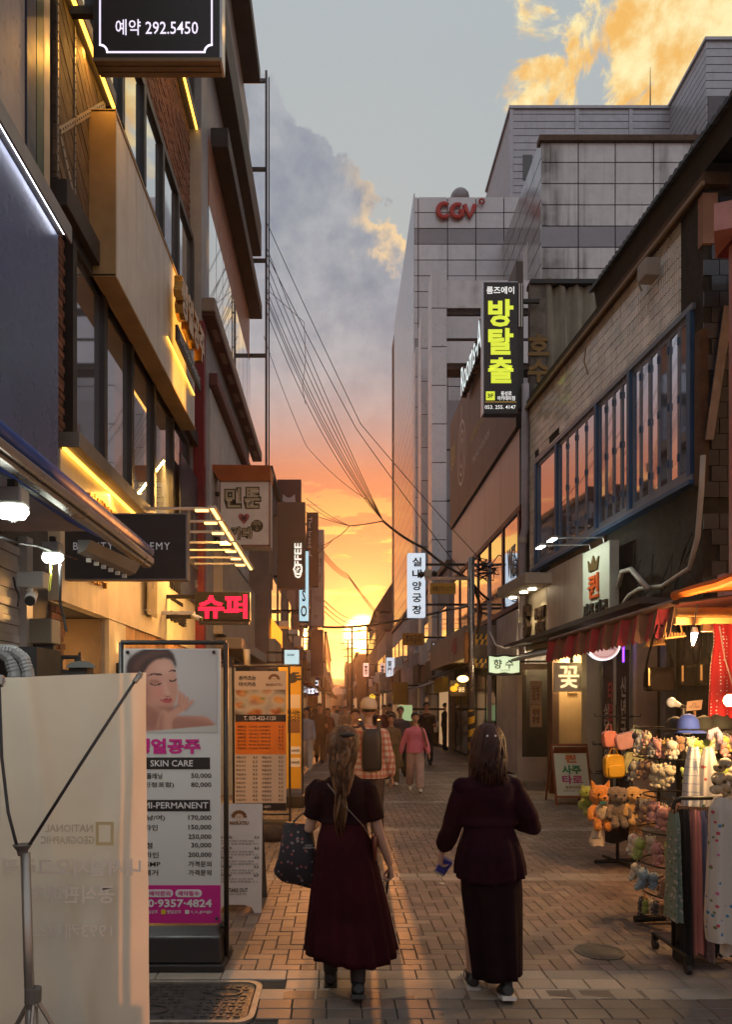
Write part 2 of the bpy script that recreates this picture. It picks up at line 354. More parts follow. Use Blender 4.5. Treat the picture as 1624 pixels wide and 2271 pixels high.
def build_paving():
    st = []                                   # x, y, hx, hy, type
    def rowfill(y0, y1, dy, wmin, wmax, ty, off=True):
        y = y0
        while y < y1 - 1e-6:
            x = -3.25 - U(0, .2)
            while x < 5.5:
                w = random.choice((wmin, wmin, wmax)) if wmax > wmin else wmin
                st.append((x + w / 2, y + dy / 2, w / 2, dy / 2, ty)); x += w
            y += dy
    rowfill(2.65, 4.25, .1333, .2, .2, 2)
    bands = [(4.25, 4.715, .155)] + [(7.115 + 2.8 * i, 7.115 + 2.8 * i + .3, .15) for i in range(13)]
    for a, b, d in bands: rowfill(a, b, d, .21, .42 if a < 5 else .21, 1)
    lim = [4.715] + [q for a, b, d in bands[1:] for q in (a, b)]
    for i in range(0, len(lim) - 1, 2):
        y0, y1 = lim[i], lim[i + 1]; n = round((y1 - y0) / .1); c = (y1 - y0) / n
        ty = 0
        for ix in range(88):
            for iy in range(n):
                k = (ix - iy) % 4; x = -3.25 + ix * .1; y = y0 + iy * c
                if k == 0: st.append((x + .1, y + c / 2, .1, c / 2, ty))
                elif k == 3:
                    if iy + 1 < n: st.append((x + .05, y + c, .05, c, ty))
                    else: st.append((x + .05, y + c / 2, .05, c / 2, ty))
                elif k == 2 and iy == 0: st.append((x + .05, y + c / 2, .05, c / 2, ty))
    def cut(q): return MAN[0] - q[2] + .01 < q[0] < MAN[1] + q[2] - .01 and MAN[2] - q[3] + .01 < q[1] < MAN[3] + q[3] - .01
    st = [q for q in st if not cut(q)]
    vis = [q for q in st if q[1] > 3.9 and -.47 * q[1] < q[0] < .55 * q[1]]
    vis.sort(key=lambda q: q[1]); near = vis[:300]; ns = set(near)
    meshes = {}
    for q in near:
        key = (round(q[2], 3), round(q[3], 3), q[4])
        if key not in meshes:
            mb = MB(); mb.add(*paver_geo(q[2], q[3])); meshes[key] = mb.mesh('paver', m_pav[q[4]])
        piece('paver', meshes[key], street, (q[0], q[1], U(-.0015, .0015)), (U(-.006, .006), U(-.006, .006), U(-.006, .006)))
    V, Fc, MI, T = [], [], [], []
    for q in st:
        if q in ns or q[1] > 44: continue
        vs, fs = paver_geo(q[2], q[3]); b = len(V); dz = U(-.0015, .0015); ta, tb = U(-.006, .006), U(-.006, .006); tint = rnd()
        V.extend((x + q[0], y + q[1], z + dz + x * ta + y * tb + .016) for x, y, z in vs)
        Fc.extend(tuple(b + i for i in f) for f in fs); MI.extend([q[4]] * len(fs)); T.extend([tint] * len(vs))
    me = bpy.data.meshes.new('paving_field'); me.from_pydata(V, [], Fc)
    for m in m_pav: me.materials.append(m)
    me.polygons.foreach_set('material_index', MI)
    at = me.attributes.new('tint', 'FLOAT', 'POINT'); at.data.foreach_set('value', T); me.update()
    o = bpy.data.objects.new('paving_field', me); COL.objects.link(o); o.parent = street; o['kind'] = 'stuff'; WL[o.name] = wl(street)
build_paving()
m_far = mat('far_paving', (.24, .19, .16), .5, var=.3, scale=4)
MB().quad((-3.3, 44, -.006), (5.6, 44, -.006), (5.6, 150, -.006), (-3.3, 150, -.006)).build('far_paving', m_far, parent=street)
# utility cover
m_iron = mat('cast_iron', (.085, .08, .075), .42, .6, var=.35, scale=14, bump=.3)
m_steel_rim = mat('worn_rim', (.30, .27, .23), .45, .4, var=.25, scale=10)
def utility_cover():
    x0, x1, y0, y1 = MAN; t = thing('utility_cover', 'wide cast iron utility cover with a pale rounded rim beside the cloth banner', 'manhole cover', ((x0 + x1) / 2, (y0 + y1) / 2, 0))
    def rr(x0, x1, y0, y1, r, z, n=5):
        pts = []
        for cx, cy, a0 in ((x1 - r, y0 + r, -90), (x1 - r, y1 - r, 0), (x0 + r, y1 - r, 90), (x0 + r, y0 + r, 180)):
            for i in range(n + 1):
                a = math.radians(a0 + 90 * i / n); pts.append((cx + r * math.cos(a), cy + r * math.sin(a), z))
        return pts
    mb = MB(); mb.loft([rr(x0, x1, y0, y1, .10, -.014), rr(x0, x1, y0, y1, .10, .004), rr(x0 + .035, x1 - .035, y0 + .03, y1 - .03, .08, .004), rr(x0 + .035, x1 - .035, y0 + .03, y1 - .03, .08, -.012)], False, False)
    mb.build('rim', m_steel_rim, t)
    mb = MB(); r = rr(x0 + .045, x1 - .045, y0 + .04, y1 - .04, .07, -.002); mb.add(r, [tuple(range(len(r)))]); pl = mb.build('plate', m_iron, t)
    mb = MB(); xm = (x0 + x1) / 2
    for ix in range(14):
        for iy in range(10):
            cx = x0 + .09 + ix * .047; cy = y0 + .085 + iy * .047
            if abs(cx - xm) < .03 or abs(cy - (y0 + y1) / 2) < .02: continue
            if ((cx - x0 - .2) / .13) ** 2 + ((cy - y0 - .17) / .09) ** 2 < 1 or ((cx - x1 + .21) / .12) ** 2 + ((cy - y1 + .18) / .08) ** 2 < 1: continue
            a, b = (.019, .008) if (ix + iy) % 2 else (.008, .019)
            mb.box(cx - a, cx + a, cy - b, cy + b, -.002, .003)
    mb.build('raised_pattern', m_iron, t, kind='stuff')
    mb = MB()
    for cx, cy in ((x0 + .2, y0 + .17), (x1 - .21, y1 - .18)):
        mb.loft([[(cx + .10 * math.cos(a) * k, cy + .06 * math.sin(a) * k, z) for a in (2 * math.pi * j / 20 for j in range(20))] for k, z in ((1, -.002), (1, .004), (.86, .004), (.86, -.001))], False, False)
    mb.build('oval_ring', m_iron, t)
utility_cover()
mb = MB(); cx, cy = XU(1330, 5.06), 5.06
mb.loft([[(cx + r * math.cos(a), cy + r * math.sin(a), z) for a in (2 * math.pi * j / 28 for j in range(28))] for r, z in ((.17, -.01), (.17, .006), (.145, .006), (.14, .003), (.02, .004))], False, True)
mb.build('drain_cover', m_iron, label='small round iron cover in the paving left of the clothes rail', cat='manhole cover')
# ================================================================== shared building materials
m_glass = mat('window_glass', (.10, .11, .12), .04, var=0, spec=1.0, coat=.6)
m_glass.node_tree.nodes['Principled BSDF'].inputs['Metallic'].default_value = .9
m_glass.node_tree.nodes['Principled BSDF'].inputs['Base Color'].default_value = (.62, .69, .78, 1)
m_dglass = mat('dark_glass', (.05, .052, .055), .06, var=0, spec=.9)
m_dkframe = mat('dark_frame', (.020, .017, .015), .45, var=.2)
m_black = mat('black_metal', (.012, .012, .013), .5, var=.15)
m_char = mat('charcoal_panel', (.045, .043, .045), .5, var=.12, streak=.3)
m_steel = mat('brushed_steel', (.45, .45, .46), .32, .9, var=.1)
m_white = mat('white_paint', (.72, .71, .69), .5, var=.06, dirt=.12)
m_cream = mat('cream_panel', (.66, .56, .40), .45, var=.10, streak=.25, bump=.1)
m_brick = mat('brick_red', (.17, .075, .045), .85, var=.22, scale=22, ov=.38, bump=.4, bscale=60)
m_mortar = mat('mortar', (.060, .050, .042), .95, var=.2, scale=12)
m_yled = glow('amber_led', (1, .50, .06), 4); m_wled = glow('white_led', (.95, .95, 1), 7)
AMB = (1, .46, .07)
# ================================================================== nearest shop on the left, half outside the picture
def panel_shop():
    t = thing('panel_shop', 'nearest left shop with a smooth blue grey sign panel and light strip along its top', 'building', (-2.72, 4, 0))
    m_wall = mat('pale_metal_wall', (.46, .42, .38), .5, var=.12, streak=.4, dirt=.75)
    MB().box(-8, -2.72, 1.2, 6.2, 6.0, 15).build('upper_wall', m_wall, t)
    MB().box(-8, -2.78, 1.2, 6.84, 0, 3.4).box(-8, -2.8, 1.2, 6.84, 3.4, 6.0).box(-8, -2.78, 6.2, 6.84, 6.0, 15).build('wall', m_char, t)
    m_pan = mat('blue_grey_panel', (.10, .135, .27), .28, .35, var=.05, scale=1.2, bump=.04, bscale=3)
    MB().box(-2.8, -2.5, 1.2, 6.39, 3.46, 5.94).build('sign_panel', m_pan, t, bevel=.012)
    h = MB().box(-2.8, -2.40, 1.2, 6.44, 5.98, 6.05).box(-2.42, -2.40, 1.2, 6.44, 5.90, 5.98).build('light_housing', mat('grey_alu', (.30, .28, .27), .4, .6), t)
    MB().box(-2.462, -2.448, 1.2, 6.40, 5.958, 5.979).build('light_strip', m_wled, h)
    lamp('strip_light', 'AREA', (-2.44, 4.0, 5.94), 9, (.94, .95, 1), t, size=.05, size_y=4.6, target=(-2.49, 4.0, 5.0))
    for y0, y1, c, n in ((6.20, 6.385, (.02, .035, .075), 'blue'), (6.40, 6.55, (.012, .05, .022), 'green'), (6.56, 6.69, (.52, .43, .30), 'cream')):
        MB().box(-2.80, -2.70, y0, y1, 6.0, 15).build('cladding_strip', mat('strip_' + n, c, .4, .2, var=.15), t)
    m_sh = mat('shutter_silver', (.5, .5, .52), .35, .7, var=.08)
    mb = MB()
    for k in range(40): mb.box(-2.78, -2.755 + .012 * (k % 2), 3.0, 6.15, .1 + k * .075, .1 + k * .075 + .07)
    mb.build('roller_shutter', m_sh, t)
    MB().box(-2.76, -2.68, 6.15, 6.27, 0, 3.2).build('door_post', m_sh, t)
    MB().box(-2.78, -1.95, 1.2, 5.9, 3.18, 3.22).build('soffit', mat('lilac_soffit', (.42, .40, .48), .5), t)
panel_shop()
# ================================================================== brick house with white sign board
def brick_house():
    X = -2.7
    t = thing('brick_house', 'dark brick house with tall framed windows, chevron planks and a cream shop fascia', 'building', (X, 10, 0))
    m_dark = mat('interior_dark', (.05, .045, .04), .9, var=.2)
    MB().box(-9, -5.2, 6.84, 13.3, 0, 17).box(-5.2, X - .09, 6.84, 13.3, 2.75, 4.20).box(-5.2, X - .09, 6.84, 13.3, 6.75, 8.75).box(-5.2, X - .09, 6.84, 13.3, 10.40, 12.45).box(-5.2, X - .09, 6.84, 13.3, 15, 17).build('wall', m_mortar, t)
    MB().box(-5.2, X - .1, 6.84, 6.95, 0, 17).box(-5.2, X - .1, 13.2, 13.3, 0, 17).build('end_wall', m_dark, t)
    # bricks: column beside the windows, ground-floor pier and the band under the top light strip
    meb = MB().box(-.02, .02, -.095, .095, -.029, .029).mesh('brick', m_brick)
    nb = 0; field = MB()
    def brickwork(y0, y1, z0, z1, limit):
        nonlocal nb
        z = z0 + .03; row = 0; xs = X - .075
        while z < z1:
            y = y0 + (.095 if row % 2 == 0 else 0)
            while y < y1 + .01:
                a, b = max(y - .095, y0), min(y + .095, y1)
                if b - a > .04:
                    if nb < 295 and limit:
                        piece('brick', meb, t, (xs + U(-.006, .008), (a + b) / 2, z), (U(-.02, .02), 0, 0), (1, (b - a) / .19, 1)); nb += 1
                    else: field.box(xs - .02, xs + .02 + U(-.006, .008), a + .004, b - .004, z - .029, z + .029)
                y += .2
            z += .07; row += 1
    brickwork(6.86, 7.20, 4.38, 6.5, True); brickwork(6.86, 7.20, .9, 2.74, True); brickwork(12.0, 13.28, 10.44, 12.4, True)
    brickwork(8.8, 12.0, 10.44, 12.4, False); brickwork(6.86, 7.2, 0, .9, False); brickwork(12.9, 13.28, 4.38, 8.7, False)
    field.build('brick_field', m_brick, t, kind='stuff')
    # tall windows of two storeys
    def window_row(z0, z1, ys, mat_g):
        for i, y in enumerate(ys):
            MB().box(X - .08, X + .03, y - .055, y + .055, z0, z1).build('mullion', m_dkframe, t)
            if i:
                a = ys[i - 1]; f = MB().box(X - .06, X - .03, a + .055, y - .055, z0, z1).build('window_pane', mat_g, t)
        MB().box(X - .08, X + .02, ys[0] - .06, ys[-1] + .06, z1, z1 + .12).box(X - .08, X + .02, ys[0] - .06, ys[-1] + .06, z0 - .1, z0).build('window_frame', m_dkframe, t)
    window_row(4.46, 6.42, [7.25, 8.22, 9.3, 10.44, 11.6, 12.85], m_glass)
    window_row(8.95, 10.30, [6.95, 7.9, 8.9, 9.9, 10.95, 12.0, 13.2], m_glass)
    window_row(12.7, 14.8, [7.0, 8.4, 9.8, 11.2, 12.6, 13.2], m_glass)
    m_beam = mat('dark_beam', (.028, .021, .018), .6, var=.3)
    MB().box(X - .09, X + .10, 6.86, 13.28, 6.54, 6.80).build('steel_beam', m_beam, t, bevel=.01)
    # chevron planks with perforated straps
    m_plank = mat('weathered_plank', (.11, .075, .048), .8, var=.35, scale=7, ov=.3, bump=.3, bscale=30, sdir_=(2, 14, 2))
    MB().box(X - .09, X - .05, 6.86, 8.35, 6.80, 8.75).build('plank_backing', m_beam, t)
    def clip(poly, ax, val, keep):
        out = []
        for i in range(len(poly)):
            a, b = poly[i], poly[(i + 1) % len(poly)]
            ia, ib = (a[ax] - val) * keep >= 0, (b[ax] - val) * keep >= 0
            if ia: out.append(a)
            if ia != ib:
                k = (val - a[ax]) / (b[ax] - a[ax]); out.append((a[0] + (b[0] - a[0]) * k, a[1] + (b[1] - a[1]) * k))
        return out
    for i in range(24):
        c = -.1 + i * .16
        pl = [(6.88, 6.82 + c + .005), (6.88, 6.82 + c + .15), (8.33, 6.82 + c - .85), (8.33, 6.82 + c - .995)]
        pl = clip(clip(pl, 1, 6.82, 1), 1, 8.74, -1)
        if len(pl) > 2: MB().prism([(y, z) for y, z in pl], (X - .05, 0, 0), RYF, UZ, .028 + U(0, .008)).build('plank', m_plank, t)
    m_strap = mat('strap_metal', (.30, .27, .23), .5, .5, var=.25, dirt=.3); m_hole = mat('bolt_black', (.01, .01, .01), .6, var=0)
    def strap(a, b, w=.03):
        a = Vector((X - .008, a[0], a[1])); b = Vector((X - .008, b[0], b[1])); d = (b - a).normalized(); q = Vector((1, 0, 0)).cross(d)
        MB().obox((a + b) / 2, d * ((b - a).length / 2), q * w, Vector((.006, 0, 0))).build('perforated_strap', m_strap, t)
        mb = MB(); n = int((b - a).length / .09)
        for i in range(n):
            c = a + d * (.05 + i * .09) + Vector((.005, 0, 0)); mb.cyl(c, c + Vector((.006, 0, 0)), .009, n=6)
        mb.build('bolt_row', m_hole, t, kind='stuff')
    strap((6.92, 7.30), (8.25, 8.68)); strap((6.92, 7.32), (7.7, 6.6)); 
    for y in (6.90, 7.35, 8.28): strap((y, 6.84), (y, 8.72), .012)
    # ledges with amber strips
    m_ledge = mat('ledge_metal', (.20, .175, .15), .5, .3, var=.2)
    def ledge(y0, y1, z, out, e, strip=None):
        l = MB().box(X - .09, X + out, y0, y1, z, z + .15).build('ledge', m_ledge, t, bevel=.008)
        a, b = strip or (y0, y1)
        MB().box(X + .05, X + .085, a, b, z - .022, z - .002).build('light_strip', m_yled, l)
        lamp('amber_strip_light', 'AREA', (X + .075, (a + b) / 2, z - .03), e, AMB, t, size=.04, size_y=b - a, target=(X + .02, (a + b) / 2, z - .6))
    ledge(6.86, 9.75, 4.22, .22, 60); ledge(6.9, 8.38, 8.76, .10, 22); ledge(9.0, 13.3, 12.47, .10, 34)
    MB().box(X - .05, X + .10, 9.76, 13.3, 4.24, 4.36).build('ledge', m_ledge, t, bevel=.008)
    # cream fascia and shop front below
    MB().box(X - .09, X + .04, 6.84, 13.3, 2.75, 4.20).build('shop_fascia', m_cream, t)
    m_gold = mat('gold_letters', (.50, .27, .05), .35, .7, var=.1); m_ink = mat('black_letters', (.015, .013, .012), .5, var=0)
    MB().text('어썸뷰티', (X + .04, 7.75, 3.18), RYF, UZ, w=.72, h=.24, depth=.04, bold=.03).build('lettering', m_gold, t)
    MB().text('어썸뷰티', (X + .04, 8.0, 3.94), RYF, UZ, w=.9, h=.16, depth=.04, bold=.03).build('lettering', m_gold, t)
    MB().text('MAIKATSU', (X + .04, 11.75, 3.72), RYF, UZ, w=1.0, h=.26, depth=.03, bold=.03).build('lettering', m_ink, t); MB().text('PREMIUM KATSU HOUSE', (X + .04, 11.75, 3.44), RYF, UZ, w=.85, h=.06, depth=.02).build('lettering', m_ink, t); MB().text('돈카츠 마이카츠', (X + .04, 11.85, 3.16), RYF, UZ, w=1.1, h=.17, depth=.03, bold=.03).build('lettering', m_ink, t)
    ac = MB().box(X + .10, X + .112, 9.72, 10.22, 2.98, 4.1).build('acrylic_plate', mat('acrylic', (.40, .33, .20), .12, var=.12), t)
    mb = MB()
    for dy in (.06, .44):
        for dz in (.06, 1.0): mb.cyl((X + .04, 9.72 + dy, 2.98 + dz), (X + .125, 9.72 + dy, 2.98 + dz), .014, n=8)
    mb.build('standoff_bolt', m_steel, ac, kind='stuff')
    MB().text('1F\n2F\n3F', (X + .113, 9.97, 3.62), RYF, UZ, w=.14, h=.5, depth=.003).build('lettering', m_ink, ac)
    m_wood = mat('orange_wood', (.42, .22, .09), .5, var=.25, scale=5, ov=.18, sdir_=(12, 12, .6))
    y = 9.0
    while y < 13.28:
        w = min(.16, 13.28 - y); MB().box(X - .06, X + .01 + U(0, .006), y + .004, y + w - .004, 0 if y > 11.8 or y < 9.3 else 2.42, 2.745).build('siding_board', m_wood, t); y += .16
    MB().box(X - .09, X + .03, 8.32, 8.98, 0, 2.745).build('plaster_pier', m_cream, t)
    MB().box(X - .8, X - .78, 7.22, 8.3, 0, 2.74).build('entry_wall', mat('warm_brown', (.20, .13, .075), .6), t)
    MB().box(X - .78, X - .06, 8.26, 8.31, 0, 2.74).box(X - .78, X - .09, 9.2, 9.26, 0, 2.4).build('entry_return', mat('warm_brown2', (.30, .20, .11), .6), t)
    MB().box(X - .7, X - .64, 9.3, 11.8, 0, 2.4).build('shop_window', m_dglass, t)
    MB().box(X - .4, X + .42, 9.3, 11.6, 2.20, 2.38).build('entrance_canopy', m_beam, t, bevel=.01)
    sc = MB().box(X + .03, X + .13, 8.58, 8.70, 1.98, 2.25).build('wall_sconce', m_dkframe, t, bevel=.006)
    for z, tz in ((2.28, 3.2), (1.95, 1.0)): lamp('sconce_light', 'SPOT', (X + .09, 8.64, z), 9, (1, .6, .22), t, size=.02, target=(X + .07, 8.64, tz), angle=1.2)
    lamp('entrance_light', 'AREA', (X - .35, 10.4, 2.15), 45, (1, .48, .12), t, size=.3, size_y=1.6, target=(X - .35, 10.4, 0))
    lamp('doorway_light', 'POINT', (X - .4, 7.8, 2.3), 5, (1, .55, .2), t, size=.06)
    # projecting white sign box with raised gilt lettering
    m_sg = mat('ivory_sign', (.60, .57, .52), .4, var=.06, streak=.35, dirt=.1)
    sg = MB().box(X - .07, X + .26, 7.82, 12.15, 6.45, 8.22).build('sign_box', m_sg, t, bevel=.01)
    MB().box(X - .07, X + .27, 7.80, 7.83, 6.43, 8.24).box(X - .07, X + .272, 7.8, 12.17, 8.222, 8.25).box(X - .07, X + .272, 7.8, 12.17, 6.42, 6.448).build('sign_trim', mat('tan_trim', (.40, .27, .13), .45, .3), sg)
    MB().text('쌩얼공주', (X + .36, 11.0, 7.62), RYF, UZ, w=1.75, h=.56, depth=.12, bold=.05).build('raised_lettering', mat('gilt', (.55, .30, .07), .25, .85, var=.1), sg)
    MB().box(X + .36, X + .40, 10.25, 11.95, 6.98, 7.20).build('letter_plate', m_dkframe, sg)
    MB().text('SEMI-PERMANENT', (X + .403, 11.1, 7.09), RYF, UZ, w=1.5, h=.11, depth=.005).build('plate_lettering', m_white, sg)
    MB().box(X + .275, X + .29, 10.1, 12.0, 6.94, 6.955).build('halo_strip', m_yled, sg)
    lamp('halo_light', 'AREA', (X + .30, 11.0, 7.35), 11, (1, .42, .05), t, size=.9, size_y=1.9, target=(X + .2, 11.0, 7.35))
    # dark printed panel at the end of the fascia
    gp = MB().box(X + .05, X + .08, 11.9, 14.6, 3.6, 5.95).build('printed_panel', mat('night_print', (.035, .04, .065), .4, var=.35, scale=1.5), t)
    mb = MB()
    for y, z, w, h in ((12.5, 4.7, .16, .5), (12.95, 4.7, .16, .5), (13.6, 4.5, .22, .7)): mb.box(X + .081, X + .084, y, y + w, z, z + h)
    mb.build('print_windows', mat('print_grey', (.18, .19, .20), .5), gp, kind='stuff')
    MB().text('뷰티', (X + .084, 12.2, 4.0), RYF, UZ, w=.4, h=.2, depth=.003).text('아카데미', (X + .084, 13.5, 3.95), RYF, UZ, w=.9, h=.22, depth=.003).build('print_lettering', m_white, gp)
    return t
brick_house()
# ------------------------------------------------------------------ perpendicular signs of the brick house
def frame_lines(mb, x0, x1, z0, z1, y, w, notch):
    pts = [(x0 + notch, z0), (x1 - notch, z0), (x1, z0 + notch), (x1, z1), (x0, z1), (x0, z0 + notch)]
    def seg(a, b):
        A = Vector((a[0], y, a[1])); B = Vector((b[0], y, b[1])); d = (B - A).normalized(); q = Vector((-d.z, 0, d.x)); mb.obox((A + B) / 2, d * ((B - A).length / 2 + w * .4), q * w / 2, (0, .002, 0))
    def arc(c, a0, a1):
        p = [(c[0] + notch * math.cos(math.radians(a)), c[1] + notch * math.sin(math.radians(a))) for a in np.linspace(a0, a1, 7)]
        for i in range(6): seg(p[i], p[i + 1])
    seg(pts[0], pts[1]); seg(pts[2], pts[3]); seg(pts[3], pts[4]); seg(pts[4], pts[5]); arc((x1, z0), 180, 90); arc((x0, z0), 90, 0)
m_signblk = mat('sign_black', (.016, .015, .018), .32, var=.1)
def booking_sign():
    Y = 6.95; x0, x1 = XU(206, Y), XU(487, Y); z0 = ZV(132, Y)
    t = thing('booking_sign', 'big black hanging sign box with a white notched border line and booking number', 'sign', ((x0 + x1) / 2, Y, z0))
    MB().box(x0, x1, Y, Y + .18, z0, z0 + 2.0).build('cabinet', m_signblk, t, bevel=.006)
    m_tr = mat('bronze_trim', (.22, .15, .08), .45, .5, var=.15)
    mb = MB()
    for k in range(3): mb.box(x0 + .02, x1 - .01, Y + .003 + k * .06, Y + .057 + k * .06, z0 - .012 - .006 * k, z0 - .001)
    mb.box(x0, x1 + .02, Y - .005, Y + .0, z0 - .022, z0 + .012).build('bottom_trim', m_tr, t)
    MB().box(x1 + .001, x1 + .025, Y, Y + .18, z0 - .02, z0 + 2.0).build('side_trim', m_steel, t)
    MB().box(XU(150, Y), x0, Y + .06, Y + .12, z0 + .5, z0 + .58).build('bracket', m_black, t)
    ml = glow('sign_white', (.88, .82, 1.0), .9)
    mb = MB(); frame_lines(mb, XU(222, Y), XU(470, Y), ZV(117, Y), z0 + 1.9, Y - .003, .016, .07); mb.build('border_line', ml, t)
    MB().text('예약 292.5450', P(348, 62, Y - .001), RX, UZ, w=XU(440, Y) - XU(257, Y), h=.155, depth=.004, bold=.005).build('lettering', ml, t); MB().text('쌩얼공주', P(346, -150, Y - .001), RX, UZ, w=.8, h=.3, depth=.004, bold=.02).build('lettering', ml, t)
booking_sign()
def academy_sign():
    Y = 6.95; x0, x1, z0, z1 = XU(130, Y), XU(412, Y), ZV(1283, Y), ZV(1141, Y)
    t = thing('academy_sign', 'matte black board with serif letters standing out from the cream fascia', 'sign', ((x0 + x1) / 2, Y, z0))
    MB().box(x0, x1, Y, Y + .10, z0, z1).build('board', mat('matte_black', (.022, .020, .022), .7, var=.1), t)
    mb = MB(); w = .012; mb.box(x0, x1, Y - .004, Y + .1, z0 - w, z0 - .001).box(x0, x1, Y - .004, Y + .1, z1 + .001, z1 + w).box(x1 + .001, x1 + .018, Y - .004, Y + .1, z0 - w, z1 + w); mb.build('edge_trim', mat('trim_grey', (.22, .2, .19), .4, .6), t)
    MB().text('BEAUTY ACADEMY', P(270, 1211, Y - .001), RX, UZ, w=XU(377, Y) - XU(163, Y), h=.072, depth=.004, bold=-.004, spacing=1.2).build('lettering', mat('silver_letters', (.5, .5, .52), .4, .2, emit=(.55, .55, .6), es=.25), t)
    MB().box(-2.75, x0 + .05, Y + .03, Y + .07, z0 + .1, z0 + .14).box(-2.75, x0 + .05, Y + .03, Y + .07, z1 - .14, z1 - .1).build('bracket', m_black, t)
academy_sign()
def sign_lights():
    m_arm = mat('arm_alu', (.62, .56, .46), .35, .5, var=.08)
    ys = [9.3, 9.95, 10.55, 11.25, 11.8, 12.4, 12.95]
    root = None
    for i, y in enumerate(ys):
        lab = ['first', 'second', 'third', 'fourth', 'fifth', 'sixth', 'farthest'][i]
        t = thing('sign_light', lab + ' sign light on a long arm over the cream fascia, counted from the academy sign', 'sign light', (-2.66, y, 4.3), 'sign lights on long arms above the cream fascia')
        MB().box(-2.66, -1.66, y - .018, y + .018, 4.285, 4.315).build('arm', m_arm, t)
        h = MB().box(-1.69, -1.58, y - .05, y + .50, 4.29, 4.325).build('lamp_head', m_arm, t)
        MB().box(-1.655, -1.615, y - .05, y + .48, 4.276, 4.2895).box(-1.86, -1.69, y - .03, y + .03, 4.262, 4.284).build('light_bar', glow('warm_bar', (1, .58, .18), 3), h)
    lamp('sign_bar_light', 'AREA', (-1.7, 11.2, 4.25), 150, (1, .52, .13), None, size=.06, size_y=3.9, target=(-2.66, 11.2, 3.5))
sign_lights()
# ------------------------------------------------------------------ tall dark house behind the brick one
def tall_house():
    t = thing('tall_house', 'tall dark house with black projecting ledges and a slim pole frame at its far corner', 'building', (-2.55, 17, 0))
    m_w = mat('tall_grey', (.30, .30, .31), .5, .1, var=.1, streak=.4); m_sal = mat('salmon_panel', (.34, .16, .10), .4, .2, var=.15, streak=.2)
    MB().box(-9, -2.55, 13.32, 20.5, 0, 18.5).build('wall', m_w, t)
    m_blk = mat('soot_black', (.018, .016, .015), .6, var=.3); m_dr = mat('dark_red', (.085, .018, .018), .5, var=.2); m_tan = mat('tan_end', (.22, .18, .15), .5, var=.1)
    def ledge(x1, y0, y1, z0, z1, m, ex=None):
        return MB().box(-2.56, x1, y0, y1, z0, z1).build('projecting_ledge', m, t, bevel=.02)
    ledge(-2.2, 13.33, 20.52, 14.6, 15.5, m_blk); ledge(-2.2, 14.3, 20.7, 12.9, 13.3, m_blk); ledge(-2.1, 13.33, 19.3, 18.5, 18.9, m_blk)
    MB().box(-2.58, -2.53, 14.0, 20.4, 11.5, 12.9).build('panel_strip', m_sal, t)
    for k in range(8):
        y = 13.9 + k * .83; MB().box(-2.56, -2.51, y, y + .79, 9.5, 11.45).build('window_pane', m_glass, t)
        MB().box(-2.56, -2.515, y, y + .79, 15.6, 16.5).build('window_pane', m_glass, t)
    c3 = ledge(-2.3, 13.35, 21.6, 9.1, 9.36, m_tan)
    MB().box(-2.57, -2.31, 13.4, 21.5, 9.05, 9.098).build('soffit', m_dr, c3)
    for k in range(8): MB().box(-2.46, -2.36, 13.9 + k * .95, 14.35 + k * .95, 9.03, 9.049).build('soffit_light', mat('unlit_panel', (.25, .17, .14), .5, var=.05), c3)
    ledge(-2.38, 14.1, 20, 8.05, 8.3, m_dr)
    for k in range(5): MB().box(-2.56, -2.52, 14.15 + k * 1.2, 15.3 + k * 1.2, 5.2, 8.0).build('wall_panel', mat('white_panel_l', (.48, .47, .45), .45, var=.08, streak=.3), t)
    MB().box(-2.7, -2.5, 13.31, 13.52, 0, 8.9).build('pilaster', mat('wine_red', (.17, .012, .02), .45, var=.2), t)
    MB().box(-2.56, -2.36, 14.6, 20.3, 3.2, 4.9).build('shop_fascia', mat('shop_cream', (.45, .36, .27), .5, var=.1, streak=.2), t)
    MB().box(-2.56, -2.0, 14.8, 20, 2.9, 3.15).build('shop_canopy', m_tan, t, bevel=.03)
    MB().box(-2.56, -2.5, 14.0, 16.2, 0, 2.85).build('shop_window', m_dglass, t)
    MB().box(-2.56, -2.5, 17.2, 20.2, 0, 2.85).build('shop_door', m_dglass, t)
    # slim frame of the vertical sign
    f = thing('pole_frame', 'slim vertical steel pole frame on short arms against the sky', 'sign frame', (-2.05, 20.5, 8.6))
    MB().box(-2.09, -2.03, 20.45, 20.51, 8.6, 19.9).build('pole', m_char, f); MB().box(-2.0, -1.965, 20.45, 20.49, 8.6, 19.7).build('pole', m_char, f)
    for v in (182, 378, 580, 790):
        z = ZV(v, 20.5); MB().box(-2.56, -2.09, 20.44, 20.5, z - .05, z + .05).build('arm', m_char, f)
tall_house()
